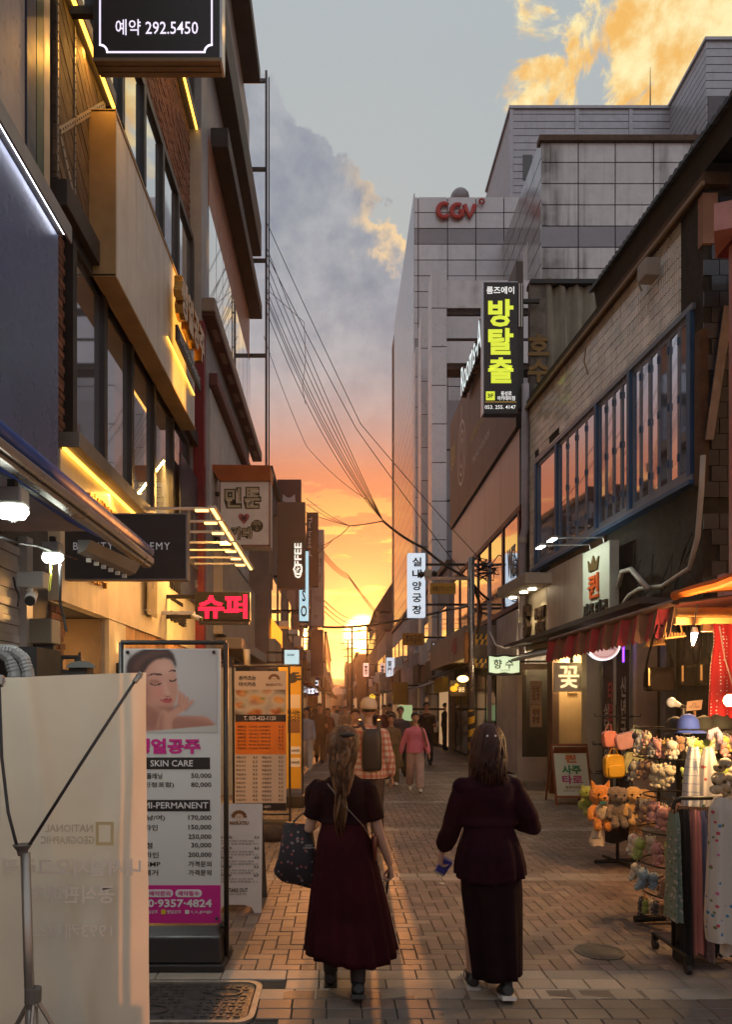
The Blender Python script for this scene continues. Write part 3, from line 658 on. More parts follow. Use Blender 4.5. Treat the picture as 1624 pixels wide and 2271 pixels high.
# ================================================================== old tiled house on the right
def right_facade(ua, Ya, ub, Yb): return Facade((XU(ua, Ya), Ya), (XU(ub, Yb), Yb), -1)
FR = Facade((XU(1562, 9.25), 9.25), (XU(1170, 16.2), 16.2), -1)     # near end -> far end
m_rtile = mat('ribbed_tile', (.78, .73, .64), .28, var=.14, scale=3, ov=.12, dirt=.10, streak=.3, coat=.7)
m_grout = mat('dark_grout', (.035, .030, .026), .95, var=.3, scale=9)
m_rust = mat('rusty_brown', (.085, .045, .024), .75, var=.35, scale=5, streak=.4)
m_bframe = mat('blue_frame', (.055, .13, .27), .45, var=.15, dirt=.15)
m_gframe = mat('grey_blue_frame', (.20, .24, .32), .4, .2, var=.1)
def tile_house():
    t = thing('tiled_house', 'old two storey house faced with ribbed cream tiles above a row of blue folding windows', 'building', FR.p(FR.L / 2, 0, 0))
    L = FR.L; zt = 8.42
    wz0, wz1 = 4.80, 6.98
    s_w0, s_w1 = FR.su(1538), FR.su(1192)
    w = MB()
    w.fbox(FR, 0, L, -6, -.9, 0, zt + .3)                      # core, set back on the ground floor
    w.fbox(FR, 0, L, -.9, -.06, wz1 + .1, zt + .35).fbox(FR, 0, s_w0 - .05, -.9, -.06, 3.1, wz1 + .1).fbox(FR, s_w1 + .05, L, -.9, -.06, 3.1, wz1 + .1).fbox(FR, s_w0 - .05, s_w1 + .05, -.9, -.06, 3.1, wz0 - .06)
    w.build('wall', m_grout, t)
    # ribbed tiles
    tw, th = .30, .155
    def tile_mesh(wd):
        mb = MB(); n = 5; r = wd / n; x = -wd / 2
        for k in range(n):
            p = [(x + .003, 0), (x + r * .28, .026), (x + r * .72, .026), (x + r - .003, 0)]; x += r
            q = [FR.d * a + FR.n * b + Vector((0, 0, -th / 2 + .007)) for a, b in p]; u = [v + Vector((0, 0, th - .014)) for v in q]
            mb.add(q + u, [(0, 1, 5, 4)[::1], (1, 2, 6, 5), (2, 3, 7, 6), (4, 5, 6, 7), (0, 3, 2, 1)])
        return mb
    tm = tile_mesh(tw - .012).mesh('ribbed_tile', m_rtile)
    cand = []
    z = zt - th / 2; row = 0
    while z > wz0 - 1.6:
        s = tw / 2 + .02
        while s < L - tw / 2 + .01:
            inwin = s_w0 - .2 < s < s_w1 + .14 and z < wz1 + .12
            low = z < wz0 - .15
            if not inwin and not (low and rnd() < (.45 if .1 < s < 2.9 else .15)): cand.append((s, z))
            s += tw
        z -= th; row += 1
    cand = [c for c in cand if rnd() > (.03 if c[0] > L * .6 else .004)]
    cand.sort(key=lambda c: c[0])
    fld = MB(); base = tile_mesh(tw - .012)
    for i, (s, z) in enumerate(cand):
        p = FR.p(s, -.058 + U(-.003, .004), z)
        if i < 300: piece('tile', tm, t, p, (0, U(-.006, .006), 0))
        else: fld.add([v + p for v in base.v], base.f)
    fld.build('tile_field', m_rtile, t, kind='stuff')
    # fascia board, roof with corrugated edge
    MB().fbox(FR, -.1, L + .1, -.3, .05, zt + .0, zt + .16).build('fascia_board', m_rust, t)
    MB().fbox(FR, -.1, L + .05, .05, .09, zt - .02, zt + .035).build('gutter_wire', mat('worn_cable', (.30, .22, .14), .6), t)
    m_roof = mat('roof_tile', (.055, .075, .10), .55, var=.3, scale=8, ov=.2); m_soff = mat('soffit_dark', (.030, .024, .020), .8, var=.2)
    s0, s1 = -1.6, FR.su(1345, -.12)
    zr = 8.93
    MB().add([FR.p(s0, .04, zt + .17), FR.p(s1, .04, zt + .17), FR.p(s1, .10, zr), FR.p(s0, .10, zr)], [(0, 1, 2, 3)]).add([FR.p(s1, .04, zt + .17), FR.p(s1, .10, zr), FR.p(s1, -3, zr + .6), FR.p(s1, -3, zt)], [(0, 1, 2, 3)]).build('eave', m_soff, t)
    n = 0; s = s0
    ring = [(-.062, 0), (-.05, .045), (0, .066), (.05, .045), (.062, 0), (.04, -.01), (0, -.012), (-.04, -.01)]
    while s < s1:
        rings = [[FR.p(s + a, o, zr + b + k) for a, b in ring] for o, k in ((.17, -.02), (-.6, .12), (-2.5, .55))]
        MB().loft(rings).build('roof_tile', m_roof, t); s += .125; n += 1
    MB().fbox(FR, s0, s1, -2.6, .08, zr - .05, zr - .004).build('roof_deck', m_soff, t)
    # folding windows
    win = MB(); fo = .02
    groups = [(1197, 1238, 1), (1238, 1327, 4), (1327, 1400, 4), (1400, 1536, 6)]
    us = [1192, 1238, 1327, 1401, 1536]
    MB().fbox(FR, s_w0 - .06, s_w1 + .06, -.06, .05, wz0 - .09, wz0).fbox(FR, s_w0 - .06, s_w1 + .06, -.06, .05, wz1, wz1 + .08).build('window_frame', m_gframe, t)
    MB().fbox(FR, s_w0 - .1, s_w1 + .1, -.05, .12, wz0 - .15, wz0 - .092).build('window_sill', m_bframe, t)
    for i, u in enumerate(us):
        s = FR.su(u); MB().fbox(FR, s - .045, s + .045, -.06, .06, wz0, wz1).build('blue_post', m_bframe, t)
    for (ua, ub, n) in ((1192, 1238, 1), (1238, 1327, 4), (1327, 1401, 4), (1401, 1536, 6)):
        a, b = FR.su(ub) + .045, FR.su(ua) - .045; k = (b - a) / n
        for j in range(n):
            x0, x1 = a + j * k, a + (j + 1) * k
            sash = MB().fbox(FR, x0 + .002, x0 + .036, -.02, .010, wz0, wz1).fbox(FR, x1 - .036, x1 - .002, -.02, .010, wz0, wz1).fbox(FR, x0 + .036, x1 - .036, -.02, .010, wz0, wz0 + .09).fbox(FR, x0 + .036, x1 - .036, -.02, .010, wz1 - .09, wz1).build('window_sash', m_gframe, t)
            p0, p1, dz = x0 + .036, x1 - .036, U(-.006, .006)
            MB().add([FR.p(p0, -.002 + dz, wz0 + .09), FR.p(p1, -.002 - dz, wz0 + .09), FR.p(p1, -.002 - dz, wz1 - .09), FR.p(p0, -.002 + dz, wz1 - .09)], [(0, 1, 2, 3)]).build('window_pane', m_glass, sash)
            for zz in (.3, 1.1, 1.9): MB().fbox(FR, x0 - .014, x0 + .014, .010, .03, wz0 + zz, wz0 + zz + .1).build('hinge', m_bframe, sash)
    # dark corner pier with square tiles, peeling cladding strip
    m_sq = mat('dark_square_tile', (.040, .045, .062), .35, var=.25, ov=.3, dirt=.2, coat=.3)
    c = FR.p(0, 0, 0); y = c.y - .002
    MB().box(c.x - .01, c.x + 3.5, y + .01, y + .6, 3.1, 8.5).build('corner_wall', m_grout, t)
    sq = MB().box(-.098, .098, -.012, .012, -.098, .098).mesh('tile', m_sq)
    z = 3.3
    rw = 0
    while z < 8.4:
        x = c.x + .09 + (.1 if rw % 2 else 0)
        while x < c.x + 1.5:
            if not (z < 5 and rnd() < .3): piece('square_tile', sq, t, (x, y + U(-.004, .004), z), (U(-.02, .02), 0, U(-.02, .02)))
            x += .205
        z += .205; rw += 1
    m_peel = mat('peeling_strip', (.34, .27, .23), .7, var=.25, streak=.4)
    MB().prism([(0, 0), (.10, .0), (.36, 1.7), (.24, 1.72)], (c.x - .02, y - .06, 5.15), RX, UZ, .02).build('loose_strip', m_peel, t)
    MB().fbox(FR, -.02, .12, -.05, .06, 4.6, 6.6).build('timber_post', m_rust, t)
    MB().box(c.x - .03, c.x + .16, y - .03, y + .1, 7.7, 8.35).build('corner_block', mat('terracotta', (.32, .17, .11), .7, var=.2), t)
    # small clutter on the facade
    q = FR.p(FR.su(1445, .1), .14, 8.06); MB().obox(q, FR.d * .13, FR.n * .11, (0, 0, .13)).build('junction_box', mat('grey_plastic', (.36, .33, .30), .5), t, bevel=.015)
    for u, v0, v1 in ((1418, 590, 645), (1300, 770, 830)):
        s, z0 = FR.sz(u, v0, .08); _, z1 = FR.sz(u, v1, .08); MB().tube([FR.p(s, .08, z0), FR.p(s + .03, .1, (z0 + z1) / 2), FR.p(s, .04, z1)], .012, 6).build('cable_end', mat('worn_cable', (.3, .22, .14)), t)
    m_pvc = mat('pvc_pipe', (.50, .47, .42), .5, var=.15, dirt=.3)
    pts = [(1560, 1010), (1556, 1090), (1548, 1190), (1530, 1260), (1470, 1300), (1420, 1305), (1396, 1320), (1375, 1350)]
    MB().tube([FR.p(FR.su(u, .1), .1, FR.sz(u, v, .1)[1]) for u, v in pts], .035, 8).build('conduit', m_pvc, t, smooth=True)
    pts = [(1372, 1300), (1380, 1268), (1400, 1262), (1420, 1285), (1438, 1306)]
    MB().tube([FR.p(FR.su(u, .2), .2, FR.sz(u, v, .2)[1]) for u, v in pts], .04, 8).build('conduit', m_pvc, t, smooth=True)
    for k in range(9):
        u0 = U(1370, 1550); s, z0 = FR.sz(u0, U(1180, 1250), .05)
        MB().tube([FR.p(s, .05, z0), FR.p(s + U(-.2, .2), .12, z0 - U(.2, .5)), FR.p(s + U(-.5, .5), .08, z0 - U(.6, 1.0))], .010, 5).build('loose_cable', m_black, t)
    # ribbed board under the windows
    MB().fbox(FR, 3.0, 5.6, -.06, -.02, 3.3, 4.65).build('dark_board', m_rust, t)
    # drain pipe at the far end
    s = L - .02; mb = MB()
    mb.tube([FR.p(s, .12, .2), FR.p(s, .12, 5.5), FR.p(s, .05, 5.75), FR.p(s, .05, 9.0)], .085, 10); dp = mb.build('drain_pipe', mat('mauve_pipe', (.38, .34, .38), .45, var=.12, dirt=.2), t, smooth=True)
    for z in (2.4, 3.6, 5.4): MB().cyl(FR.p(s, .12, z), FR.p(s, .12, z + .12), .10).build('pipe_collar', m_pvc, dp)
    return t
tile_house()
# ------------------------------------------------------------------ ground floor shops under the tiled house
def gx(u, Y): return XU(u, Y)
m_gwall = mat('mauve_grey_wall', (.52, .46, .45), .7, var=.12, streak=.25, dirt=.1)
m_pillar = mat('pale_green_post', (.50, .52, .46), .5, var=.1, dirt=.2)
m_warmwall = mat('ochre_wall', (.55, .40, .22), .6, var=.08, streak=.15)
def shops_right():
    t = thing('shopfront', 'row of small shopfronts with posts, stickered glass and a warm lit ochre passage', 'shopfront', (4.9, 12, 0))
    # cross walls facing down the street
    MB().box(gx(1236, 14.6), gx(1306, 14.6), 14.6, 14.7, 0, 3.0).build('passage_wall', m_warmwall, t)
    MB().box(gx(1260, 14.58), gx(1280, 14.58), 14.56, 14.6, 1.98, 2.18).build('passage_plate', mat('ochre_plate', (.42, .30, .15), .5), t)
    MB().box(gx(1222, 14.5), gx(1237, 14.5), 14.4, 14.75, 0, 3.1).build('wood_jamb', mat('jamb_brown', (.16, .10, .07), .6), t)
    MB().box(gx(1302, 13.4), gx(1337, 13.4), 13.4, 13.7, 0, 3.1).build('post', m_pillar, t)
    MB().box(gx(1337, 13.0), gx(1400, 13.0), 13.0, 13.04, .25, 2.75).build('shop_glass', mat('shop_glass', (.10, .085, .08), .10, var=.3, scale=3, spec=.8), t)
    MB().box(gx(1337, 13.0), gx(1412, 13.0), 12.98, 13.1, 0, .25).box(gx(1337, 13), gx(1412, 13), 12.98, 13.1, 2.75, 3.1).box(gx(1360, 13), gx(1366, 13), 12.97, 13.05, .25, 2.75).box(gx(1396, 13.), gx(1414, 13.), 12.96, 13.1, 0, 3.1).build('shop_frame', m_pillar, t)
    ms = mat('sticker_white', (.6, .58, .56), .5, var=.05); mr = mat('sticker_red', (.5, .10, .12), .5, var=.05)
    for u, v0, v1, s, m in ((1346, 1560, 1690, '상\n담\n예\n약', ms), (1354, 1510, 1700, '타\n로\n운\n세', mr), (1383, 1500, 1690, '신\n년\n궁\n합', ms)):
        MB().text(s, P(u, (v0 + v1) / 2, 12.975), RX, UZ, h=(v1 - v0) / F * 13, w=.10, depth=.003, bold=.03).build('window_sticker', m, t)
    MB().box(gx(1412, 12.2), gx(1412, 12.2) + 1.6, 12.2, 12.35, 0, 3.1).build('partition_wall', m_gwall, t)
    MB().box(gx(1432, 12.1), gx(1450, 12.1), 12.16, 12.2, 2.1, 2.3).build('notice', mat('notice_paper', (.33, .30, .28), .6, var=.06), t)
    MB().box(gx(1465, 11.8), gx(1465, 11.8) + 1.5, 11.6, 11.8, 0, 3.1).build('side_panel', mat('poster_blue', (.14, .17, .22), .45, var=.4, scale=2), t)
    MB().box(5.6, 5.7, 4.5, 11.8, 0, 3.1).build('stall_back_wall', m_gwall, t)
    MB().box(3.9, 5.9, 9.25, 16.9, 3.06, 3.14).build('ceiling_slab', mat('slab_dark', (.06, .05, .045), .8), t)
    MB().box(gx(1160, 17), 6, 17.0, 17.1, 0, 3.1).build('inner_wall', mat('shop_inner', (.50, .42, .32), .7, var=.1), t)
    MB().box(5.2, 5.25, 14.7, 17, 0, 3.1).build('inner_side_wall', mat('shop_inner2', (.40, .34, .25), .7, var=.1), t)
    MB().box(4.0, 5.3, 15.2, 16.9, -.01, .10).build('door_step', mat('step_stone', (.25, .22, .19), .8, var=.2, dirt=.3), t)
    lamp('passage_light', 'POINT', (4.75, 14.25, 2.62), 60, (1, .66, .30), t, size=.08)
    lamp('shop_inside_light', 'POINT', (4.75, 16.3, 2.7), 42, (1, .80, .50), t, size=.1)
    # cream recess with a downlit wall and canopy
    c = MB().fbox(FR, FR.L - 1.75, FR.L + .25, -.1, .62, 4.20, 4.42).build('canopy', mat('canopy_beige', (.42, .37, .31), .5, var=.06), t, bevel=.01)
    mb = MB()
    for u, v in ((1181, 1306), (1162, 1313), (1138, 1325)):
        Y = F * (4.19 - CH) / (VY - v); mb = MB(); x = XU(u, Y); mb.cyl((x, Y, 4.175), (x, Y, 4.197), .085, n=16); mb.build('downlight', glow('downlight', (1, .82, .55), 12), c)
        lamp('downlight_beam', 'SPOT', (x, Y, 4.16), 45, (1, .80, .48), t, size=.05, target=(x + .05, Y, 0), angle=1.7)
    w0, w1 = FR.su(1214, .02), FR.su(1162, .02)
    MB().fbox(FR, w0, w1, -.06, .03, 2.95, 4.2).build('lit_fascia', mat('lit_cream', (.55, .48, .34), .5, var=.05), t)
    mi = mat('letter_bronze', (.05, .028, .018), .4, .4)
    R = FR.right()
    s = FR.su(1200, .05); MB().text('MANY\nDEAR', FR.p(s, .04, 3.55), R, UZ, w=.62, h=.55, depth=.05, bold=.04).build('raised_lettering', mi, t)
    s = FR.su(1172, .05); MB().text('S', FR.p(s, .04, 3.62), R, UZ, w=.42, h=.75, depth=.10, bold=.05).build('raised_lettering', mi, t)
    MB().fbox(FR, FR.su(1293, .08), FR.su(1213, .08), -.06, .08, 2.92, 4.5).build('pink_beige_fascia', mat('pink_beige', (.42, .33, .27), .45, var=.1, streak=.3), t, bevel=.01)
    MB().text('SINCE 1998', FR.p(FR.su(1282, .1), .081, 3.25), R, UZ, w=.45, h=.10, depth=.01).build('fascia_lettering', mi, t)
    # pale canvas drop below the fascia
    a, b = FR.su(1300, .3), FR.su(1152, .4)
    MB().loft([[FR.p(a, .05, 2.95), FR.p(a, .75, 2.70), FR.p(a, .75, 2.64), FR.p(a, .05, 2.9)], [FR.p(b, .05, 2.95), FR.p(b, .75, 2.70), FR.p(b, .75, 2.64), FR.p(b, .05, 2.9)]]).build('grey_awning', mat('canvas_grey', (.26, .24, .22), .8, var=.1), t)
shops_right()
# ------------------------------------------------------------------ signs of these shops
def queen_sign():
    a, b = FR.su(1352, .3), FR.su(1293, .3); z0, z1 = 2.9, 4.36
    t = thing('fortune_sign', 'pale sign board with raised crown and letters lit by two arm lamps', 'sign', FR.p((a + b) / 2, .3, z0))
    MB().fbox(FR, a, b, .14, .30, z0, z1).build('board', mat('pale_green_board', (.55, .58, .50), .45, var=.05), t, bevel=.008)
    R = FR.right(); m = (a + b) / 2
    mo = mat('letter_orange', (.55, .09, .015), .35, var=.05); mg = mat('letter_graphite', (.05, .045, .04), .35, .3)
    MB().text('퀸', FR.p(m + .05, .30, 3.72), R, UZ, w=.42, h=.40, depth=.03, bold=.02).build('raised_lettering', mo, t)
    MB().text('사주 타로', FR.p(m - .02, .30, 3.28), R, UZ, w=.95, h=.36, depth=.04, bold=.015).build('raised_lettering', mg, t)
    cr = [(-.16, 0), (.16, 0), (.21, .2), (.09, .09), (0, .25), (-.09, .09), (-.21, .2)]
    MB().prism([(x, y) for x, y in cr], FR.p(m + .05, .30, 3.98), R, UZ, .03).build('crown', mat('crown_bronze', (.14, .09, .03), .35, .4), t)
    for v, s in ((0, a + .35), (1, b - .15)):
        arm = MB().tube([FR.p(s, .22, z1), FR.p(s, .25, z1 + .12), FR.p(s, 1.05, z1 + .10)], .014, 6).build('lamp_arm', m_steel, t)
        MB().obox(FR.p(s, 1.1, z1 + .09), FR.d * .13, FR.n * .05, (0, 0, .018)).build('lamp_head', m_steel, arm)
        MB().obox(FR.p(s, 1.1, z1 + .064), FR.d * .12, FR.n * .042, (0, 0, .006)).build('light_bar', glow('cool_bar', (.90, 1, .82), 11), arm)
        lamp('sign_lamp_light', 'AREA', FR.p(s, 1.05, z1 + .03), 6, (.92, 1, .82), t, size=.2, target=FR.p(s, .3, 3.5))
queen_sign()
def flower_sign():
    Y = 13.95; x0, x1, z0, z1 = XU(1231, Y), XU(1309, Y), ZV(1533, Y), ZV(1469, Y)
    t = thing('flower_sign', 'square grey sign with one glowing cream character over the ochre passage', 'sign', ((x0 + x1) / 2, Y, z0))
    MB().box(x0, x1, Y, Y + .1, z0, z1).build('board', mat('sign_grey', (.82, .80, .76), .5, var=.04), t, bevel=.006)
    MB().text('꽃', P(1262, 1501, Y - .001), RX, UZ, w=.40, h=.43, depth=.006, bold=.012).build('lettering', glow('cream_glow', (1, .74, .36), 1.25), t)
    MB().box((x0 + x1) / 2 - .03, (x0 + x1) / 2 + .03, Y + .03, Y + .07, z1, 3.08).build('hanger', m_black, t)
flower_sign()
def perfume_sign():
    Y = 15.0; x0, x1, z0, z1 = XU(1085, Y), XU(1152, Y), ZV(1491, Y), ZV(1456, Y); w, h = x1 - x0, z1 - z0
    t = thing('perfume_sign', 'small glowing pale green sign with wavy black rim and two dark characters', 'sign', ((x0 + x1) / 2, Y, z0))
    n = 10
    top = [(w * (1 - i / n), h * (1 + .04 * math.cos(4 * math.pi * i / n))) for i in range(n + 1)]
    bot = [(w * i / n, -h * .05 + h * .07 * math.cos(2 * math.pi * i / n) ** 2) for i in range(n + 1)]
    o = [(-.03, -.0)] + bot + [(w + .03, 0)] + [(w + .03, h)] + top + [(-.03, h)]
    MB().prism([(-.035, -.05), (w / 2, -.07), (w + .035, -.05), (w + .035, h + .02), (w / 2, h + .05), (-.035, h + .02)], (x0, Y + .08, z0), RX, UZ, .08).build('rim', m_black, t)
    MB().prism(bot + top, (x0, Y - .001, z0), RX, UZ, .012).build('lit_face', glow('pale_green_lit', (.70, .86, .55), .78), t)
    MB().text('향 수', P(1117, 1472, Y - .016), RX, UZ, w=w * .66, h=h * .6, depth=.004, bold=.02).text('perfume', P(1122, 1486, Y - .016), RX, UZ, w=w * .3, depth=.004).build('lettering', m_black, t)
    MB().box(x1, x1 + .75, Y + .02, Y + .06, z1 - .12, z1 - .08).build('bracket', m_black, t)
perfume_sign()
def round_sign():
    Y = 11.9; c = P(1339, 1426, Y); r = .29; ry = .29
    t = thing('round_sign', 'round glowing pink sign with white rim half hidden by the striped awning', 'sign', c - Vector((0, 0, r)))
    def disc(r, d, n=32): return [(r * math.cos(2 * math.pi * j / n), r * math.sin(2 * math.pi * j / n)) for j in range(n)]
    MB().prism(disc(r, 0), c + Vector((0, .08, 0)), RX, UZ, .08).build('lit_rim', glow('rim_white', (1, .93, .95), 1.0), t)
    MB().prism(disc(r * .9, 0), c - Vector((0, .001, 0)), RX, UZ, .004).build('lit_face', glow('pink_lit', (.86, .52, .50), .62), t)
    rg = MB(); n = 36
    rg.add([c + Vector((q * math.cos(2 * math.pi * j / n), -.0065, q * math.sin(2 * math.pi * j / n))) for q in (r * .78, r * .80) for j in range(n)], [(j, (j + 1) % n, n + (j + 1) % n, n + j) for j in range(n)]); rg.build('ring_line', mat('ring_red', (.45, .12, .14)), t)
    MB().text('연애 궁합 상담', c + Vector((0, -.006, -.07)), RX, UZ, w=r * 1.4, h=.10, depth=.003, bold=.02).build('lettering', mat('letter_blue', (.08, .14, .35)), t)
    MB().text('타로', c + Vector((0, -.006, .09)), RX, UZ, w=r * .9, h=.15, depth=.003, bold=.02).build('lettering', mat('ring_red', (.45, .12, .14)), t)
    MB().box(c.x - .02, c.x + .02, Y + .02, Y + .06, c.z + r * .9, 3.07).build('hanger', m_black, t)
    mb = MB(); mb.tube([P(1383, 1432, Y + .3), P(1383, 1468, Y + .3)], .018, 8); mb.build('violet_neon', glow('violet', (.25, .05, 1), 3.0), label='short violet neon tube behind the round pink sign', cat='neon tube', smooth=True)
round_sign()
def glass_door():
    Y = 15.4; x0, x1, z1 = XU(1148, Y), XU(1226, Y), ZV(1471, Y)
    t = thing('glass_door', 'open white framed glass door with two taped posters beside the ochre passage', 'door', ((x0 + x1) / 2, Y, .0))
    mw = mat('door_white', (.42, .36, .32), .5, var=.08, dirt=.1); w = .10
    MB().box(x0, x0 + w, Y, Y + .05, .1, z1).box(x1 - w, x1, Y, Y + .05, .1, z1).box(x0 + w, x1 - w, Y, Y + .05, z1 - .13, z1).box(x0 + w, x1 - w, Y, Y + .05, .1, .62).build('frame', mw, t)
    MB().box(x0 + w + .06, x1 - w - .06, Y - .012, Y - .001, .2, .52).build('panel_moulding', mw, t, bevel=.01)
    gl = bpy.data.materials.new('clear_pane'); gl.use_nodes = True; N = NT(gl.node_tree); b = gl.node_tree.nodes['Principled BSDF']; b.inputs['Roughness'].default_value = .05; b.inputs['Base Color'].default_value = (.1, .09, .08, 1)
    tr = N.n('ShaderNodeBsdfTransparent'); tr.inputs[0].default_value = (.85, .82, .74, 1); mx = N.n('ShaderNodeMixShader'); mx.inputs[0].default_value = .72
    gl.node_tree.links.new(b.outputs[0], mx.inputs[1]); gl.node_tree.links.new(tr.outputs[0], mx.inputs[2]); gl.node_tree.links.new(mx.outputs[0], gl.node_tree.nodes['Material Output'].inputs[0]); MATS['clear_pane'] = gl
    MB().box(x0 + w, x1 - w, Y + .02, Y + .03, .62, z1 - .13).build('pane', gl, t)
    MB().box(x0 + .03, x0 + .06, Y - .05, Y - .001, .9, 1.15).build('handle', m_steel, t)
    for v0, v1, s1, s2 in ((1510, 1562, '신상\n입고', (.32, .25, .22)), (1563, 1612, '예약\n환영', (.36, .27, .20))):
        p = MB().box(XU(1176, Y), XU(1202, Y), Y - .004, Y - .001, ZV(v1, Y), ZV(v0, Y)).build('poster', mat('poster_' + s1[0], s2, .6, var=.1), t)
        MB().text(s1, P(1189, (v0 + v1) / 2, Y - .005), RX, UZ, w=.16, h=.32, depth=.002, bold=.03).build('print', mat('print_ink', (.09, .03, .03)), p)
glass_door()
def fortune_board():
    Y = 12.75; t = thing('standing_signboard', 'wooden framed folding signboard with crown and coloured characters on the pavement', 'signboard', (XU(1262, Y), Y, 0))
    k = .30; mo = mat('signboard_wood', (.24, .075, .025), .5, var=.2, scale=8)
    def W_(x, z, o=0): return Vector((XU(1262, Y) + x, Y - .32 + k * z * 1.02 + o, z))
    hw, zt, zb = .31, 1.03, .14
    up = (W_(0, 1) - W_(0, 0)).normalized(); nn = RX.cross(up)
    def bar(a, b, w, nm='frame_bar'): 
        d = (b - a).normalized(); q = nn.cross(d); return MB().obox((a + b) / 2, d * ((b - a).length / 2 + w * .9), q * w, nn * .014).build(nm, mo, t, bevel=.003)
    bar(W_(-hw, 0), W_(-hw, zt), .018, 'leg'); bar(W_(hw, 0), W_(hw, zt), .018, 'leg'); bar(W_(-hw, zt), W_(hw, zt), .018); bar(W_(-hw, zb), W_(hw, zb), .018)
    for sx in (-1, 1):
        a = Vector((XU(1262, Y) + sx * (hw - .01), Y + .38, 0)); b = W_(sx * (hw - .01), zt, .03); d = (b - a).normalized()
        MB().obox((a + b) / 2, d * ((b - a).length / 2), RX * .016, RX.cross(d) * .012).build('leg', mo, t)
    a = W_(0, zb + .02); b = W_(0, zt - .02); MB().obox((a + b) / 2, up * ((b - a).length / 2), RX * (hw - .02), nn * .006).build('panel', mat('signboard_paper', (.60, .63, .52), .6, var=.03), t)
    MB().obox((W_(0, zb + .02, .36) + W_(0, zt - .05, .06)) / 2, Vector((0, -.30, .86)) * .5, RX * (hw - .02), (0, .008, .003)).build('rear_panel', mo, t)
    def tx(s, z, w, h, c, bold=.03): return MB().text(s, W_(0, z) + nn * .007, RX, up, w=w, h=h, depth=.003, bold=bold).build('lettering', mat('ink_' + '%02x%02x%02x' % tuple(int(q * 99) for q in c), c, .6, var=0), t)
    tx('퀸', .79, .20, .15, (.55, .16, .04), .05); tx('사주', .60, .34, .16, (.03, .22, .08), .04); tx('타로', .43, .36, .16, (.40, .07, .22), .04); tx('퀸과의상담', .30, .27, .055, (.25, .16, .04)); tx('010-9357-7478', .24, .34, .035, (.1, .1, .1), 0)
    cr = [(-.075, 0), (.075, 0), (.10, .1), (.045, .05), (0, .13), (-.045, .05), (-.10, .1)]
    MB().prism(cr, W_(-.04, .875) + nn * .007, RX, up, .003).build('crown_print', mat('crown_gold', (.42, .34, .05)), t)
fortune_board()
# ------------------------------------------------------------------ pink shop front at the right edge
def pink_front():
    Y = 8.2; t = thing('pink_shopfront', 'pink painted shop beam and post at the right edge of the picture', 'shopfront', (4.6, Y, 0))
    m = mat('pink_paint', (.50, .22, .20), .5, var=.1, streak=.2); md = mat('wine_soffit', (.16, .02, .03), .5)
    x0 = XU(1584, Y)
    MB().hexa([(x0, Y, ZV(513, Y)), (7, Y - .9, ZV(513, Y)), (7, Y + .6, ZV(513, Y)), (x0 * 1.065, Y + .5, ZV(513, Y)), (x0, Y, ZV(452, Y)), (7, Y - .9, ZV(452, Y)), (7, Y + .6, ZV(452, Y)), (x0 * 1.065, Y + .5, ZV(452, Y))]).build('beam', m, t)
    MB().box(x0 * 1.065, 6.9, Y + .02, Y + .45, ZV(513, Y) - .03, ZV(513, Y) - .004).build('beam_soffit', md, t)
    MB().box(XU(1617, 8.45), XU(1617, 8.45) + .3, Y + .1, Y + .25, 3.2, ZV(513, Y)).build('post', m, t)
    MB().box(XU(1592, 8.6), 6.5, Y + .25, Y + .4, ZV(1335, Y), ZV(1262, Y)).build('lower_beam', m, t)
    MB().box(XU(1640, 8.5), 6.5, Y + .3, Y + .4, 3.2, ZV(513, Y)).build('lit_window', mat('warm_pane', (.5, .25, .12), .3, emit=(1, .5, .2), es=.25), t)
    mw = mat('white_rail', (.6, .6, .6), .5)
    for i, (u, v) in enumerate(((1575, 355), (1600, 352), (1620, 350))): 
        q = P(u, v, 9.6); MB().cyl(q, q + Vector((.12, 0, .42)), .02, n=6).build('roof_rail', mw, t)
    MB().cyl(P(1572, 352, 9.6), P(1640, 300, 9.6), .02, n=6).build('roof_rail', mw, t); MB().cyl(P(1590, 335, 9.6), P(1660, 335, 9.6), .02, n=6).build('roof_rail', mw, t)
pink_front()
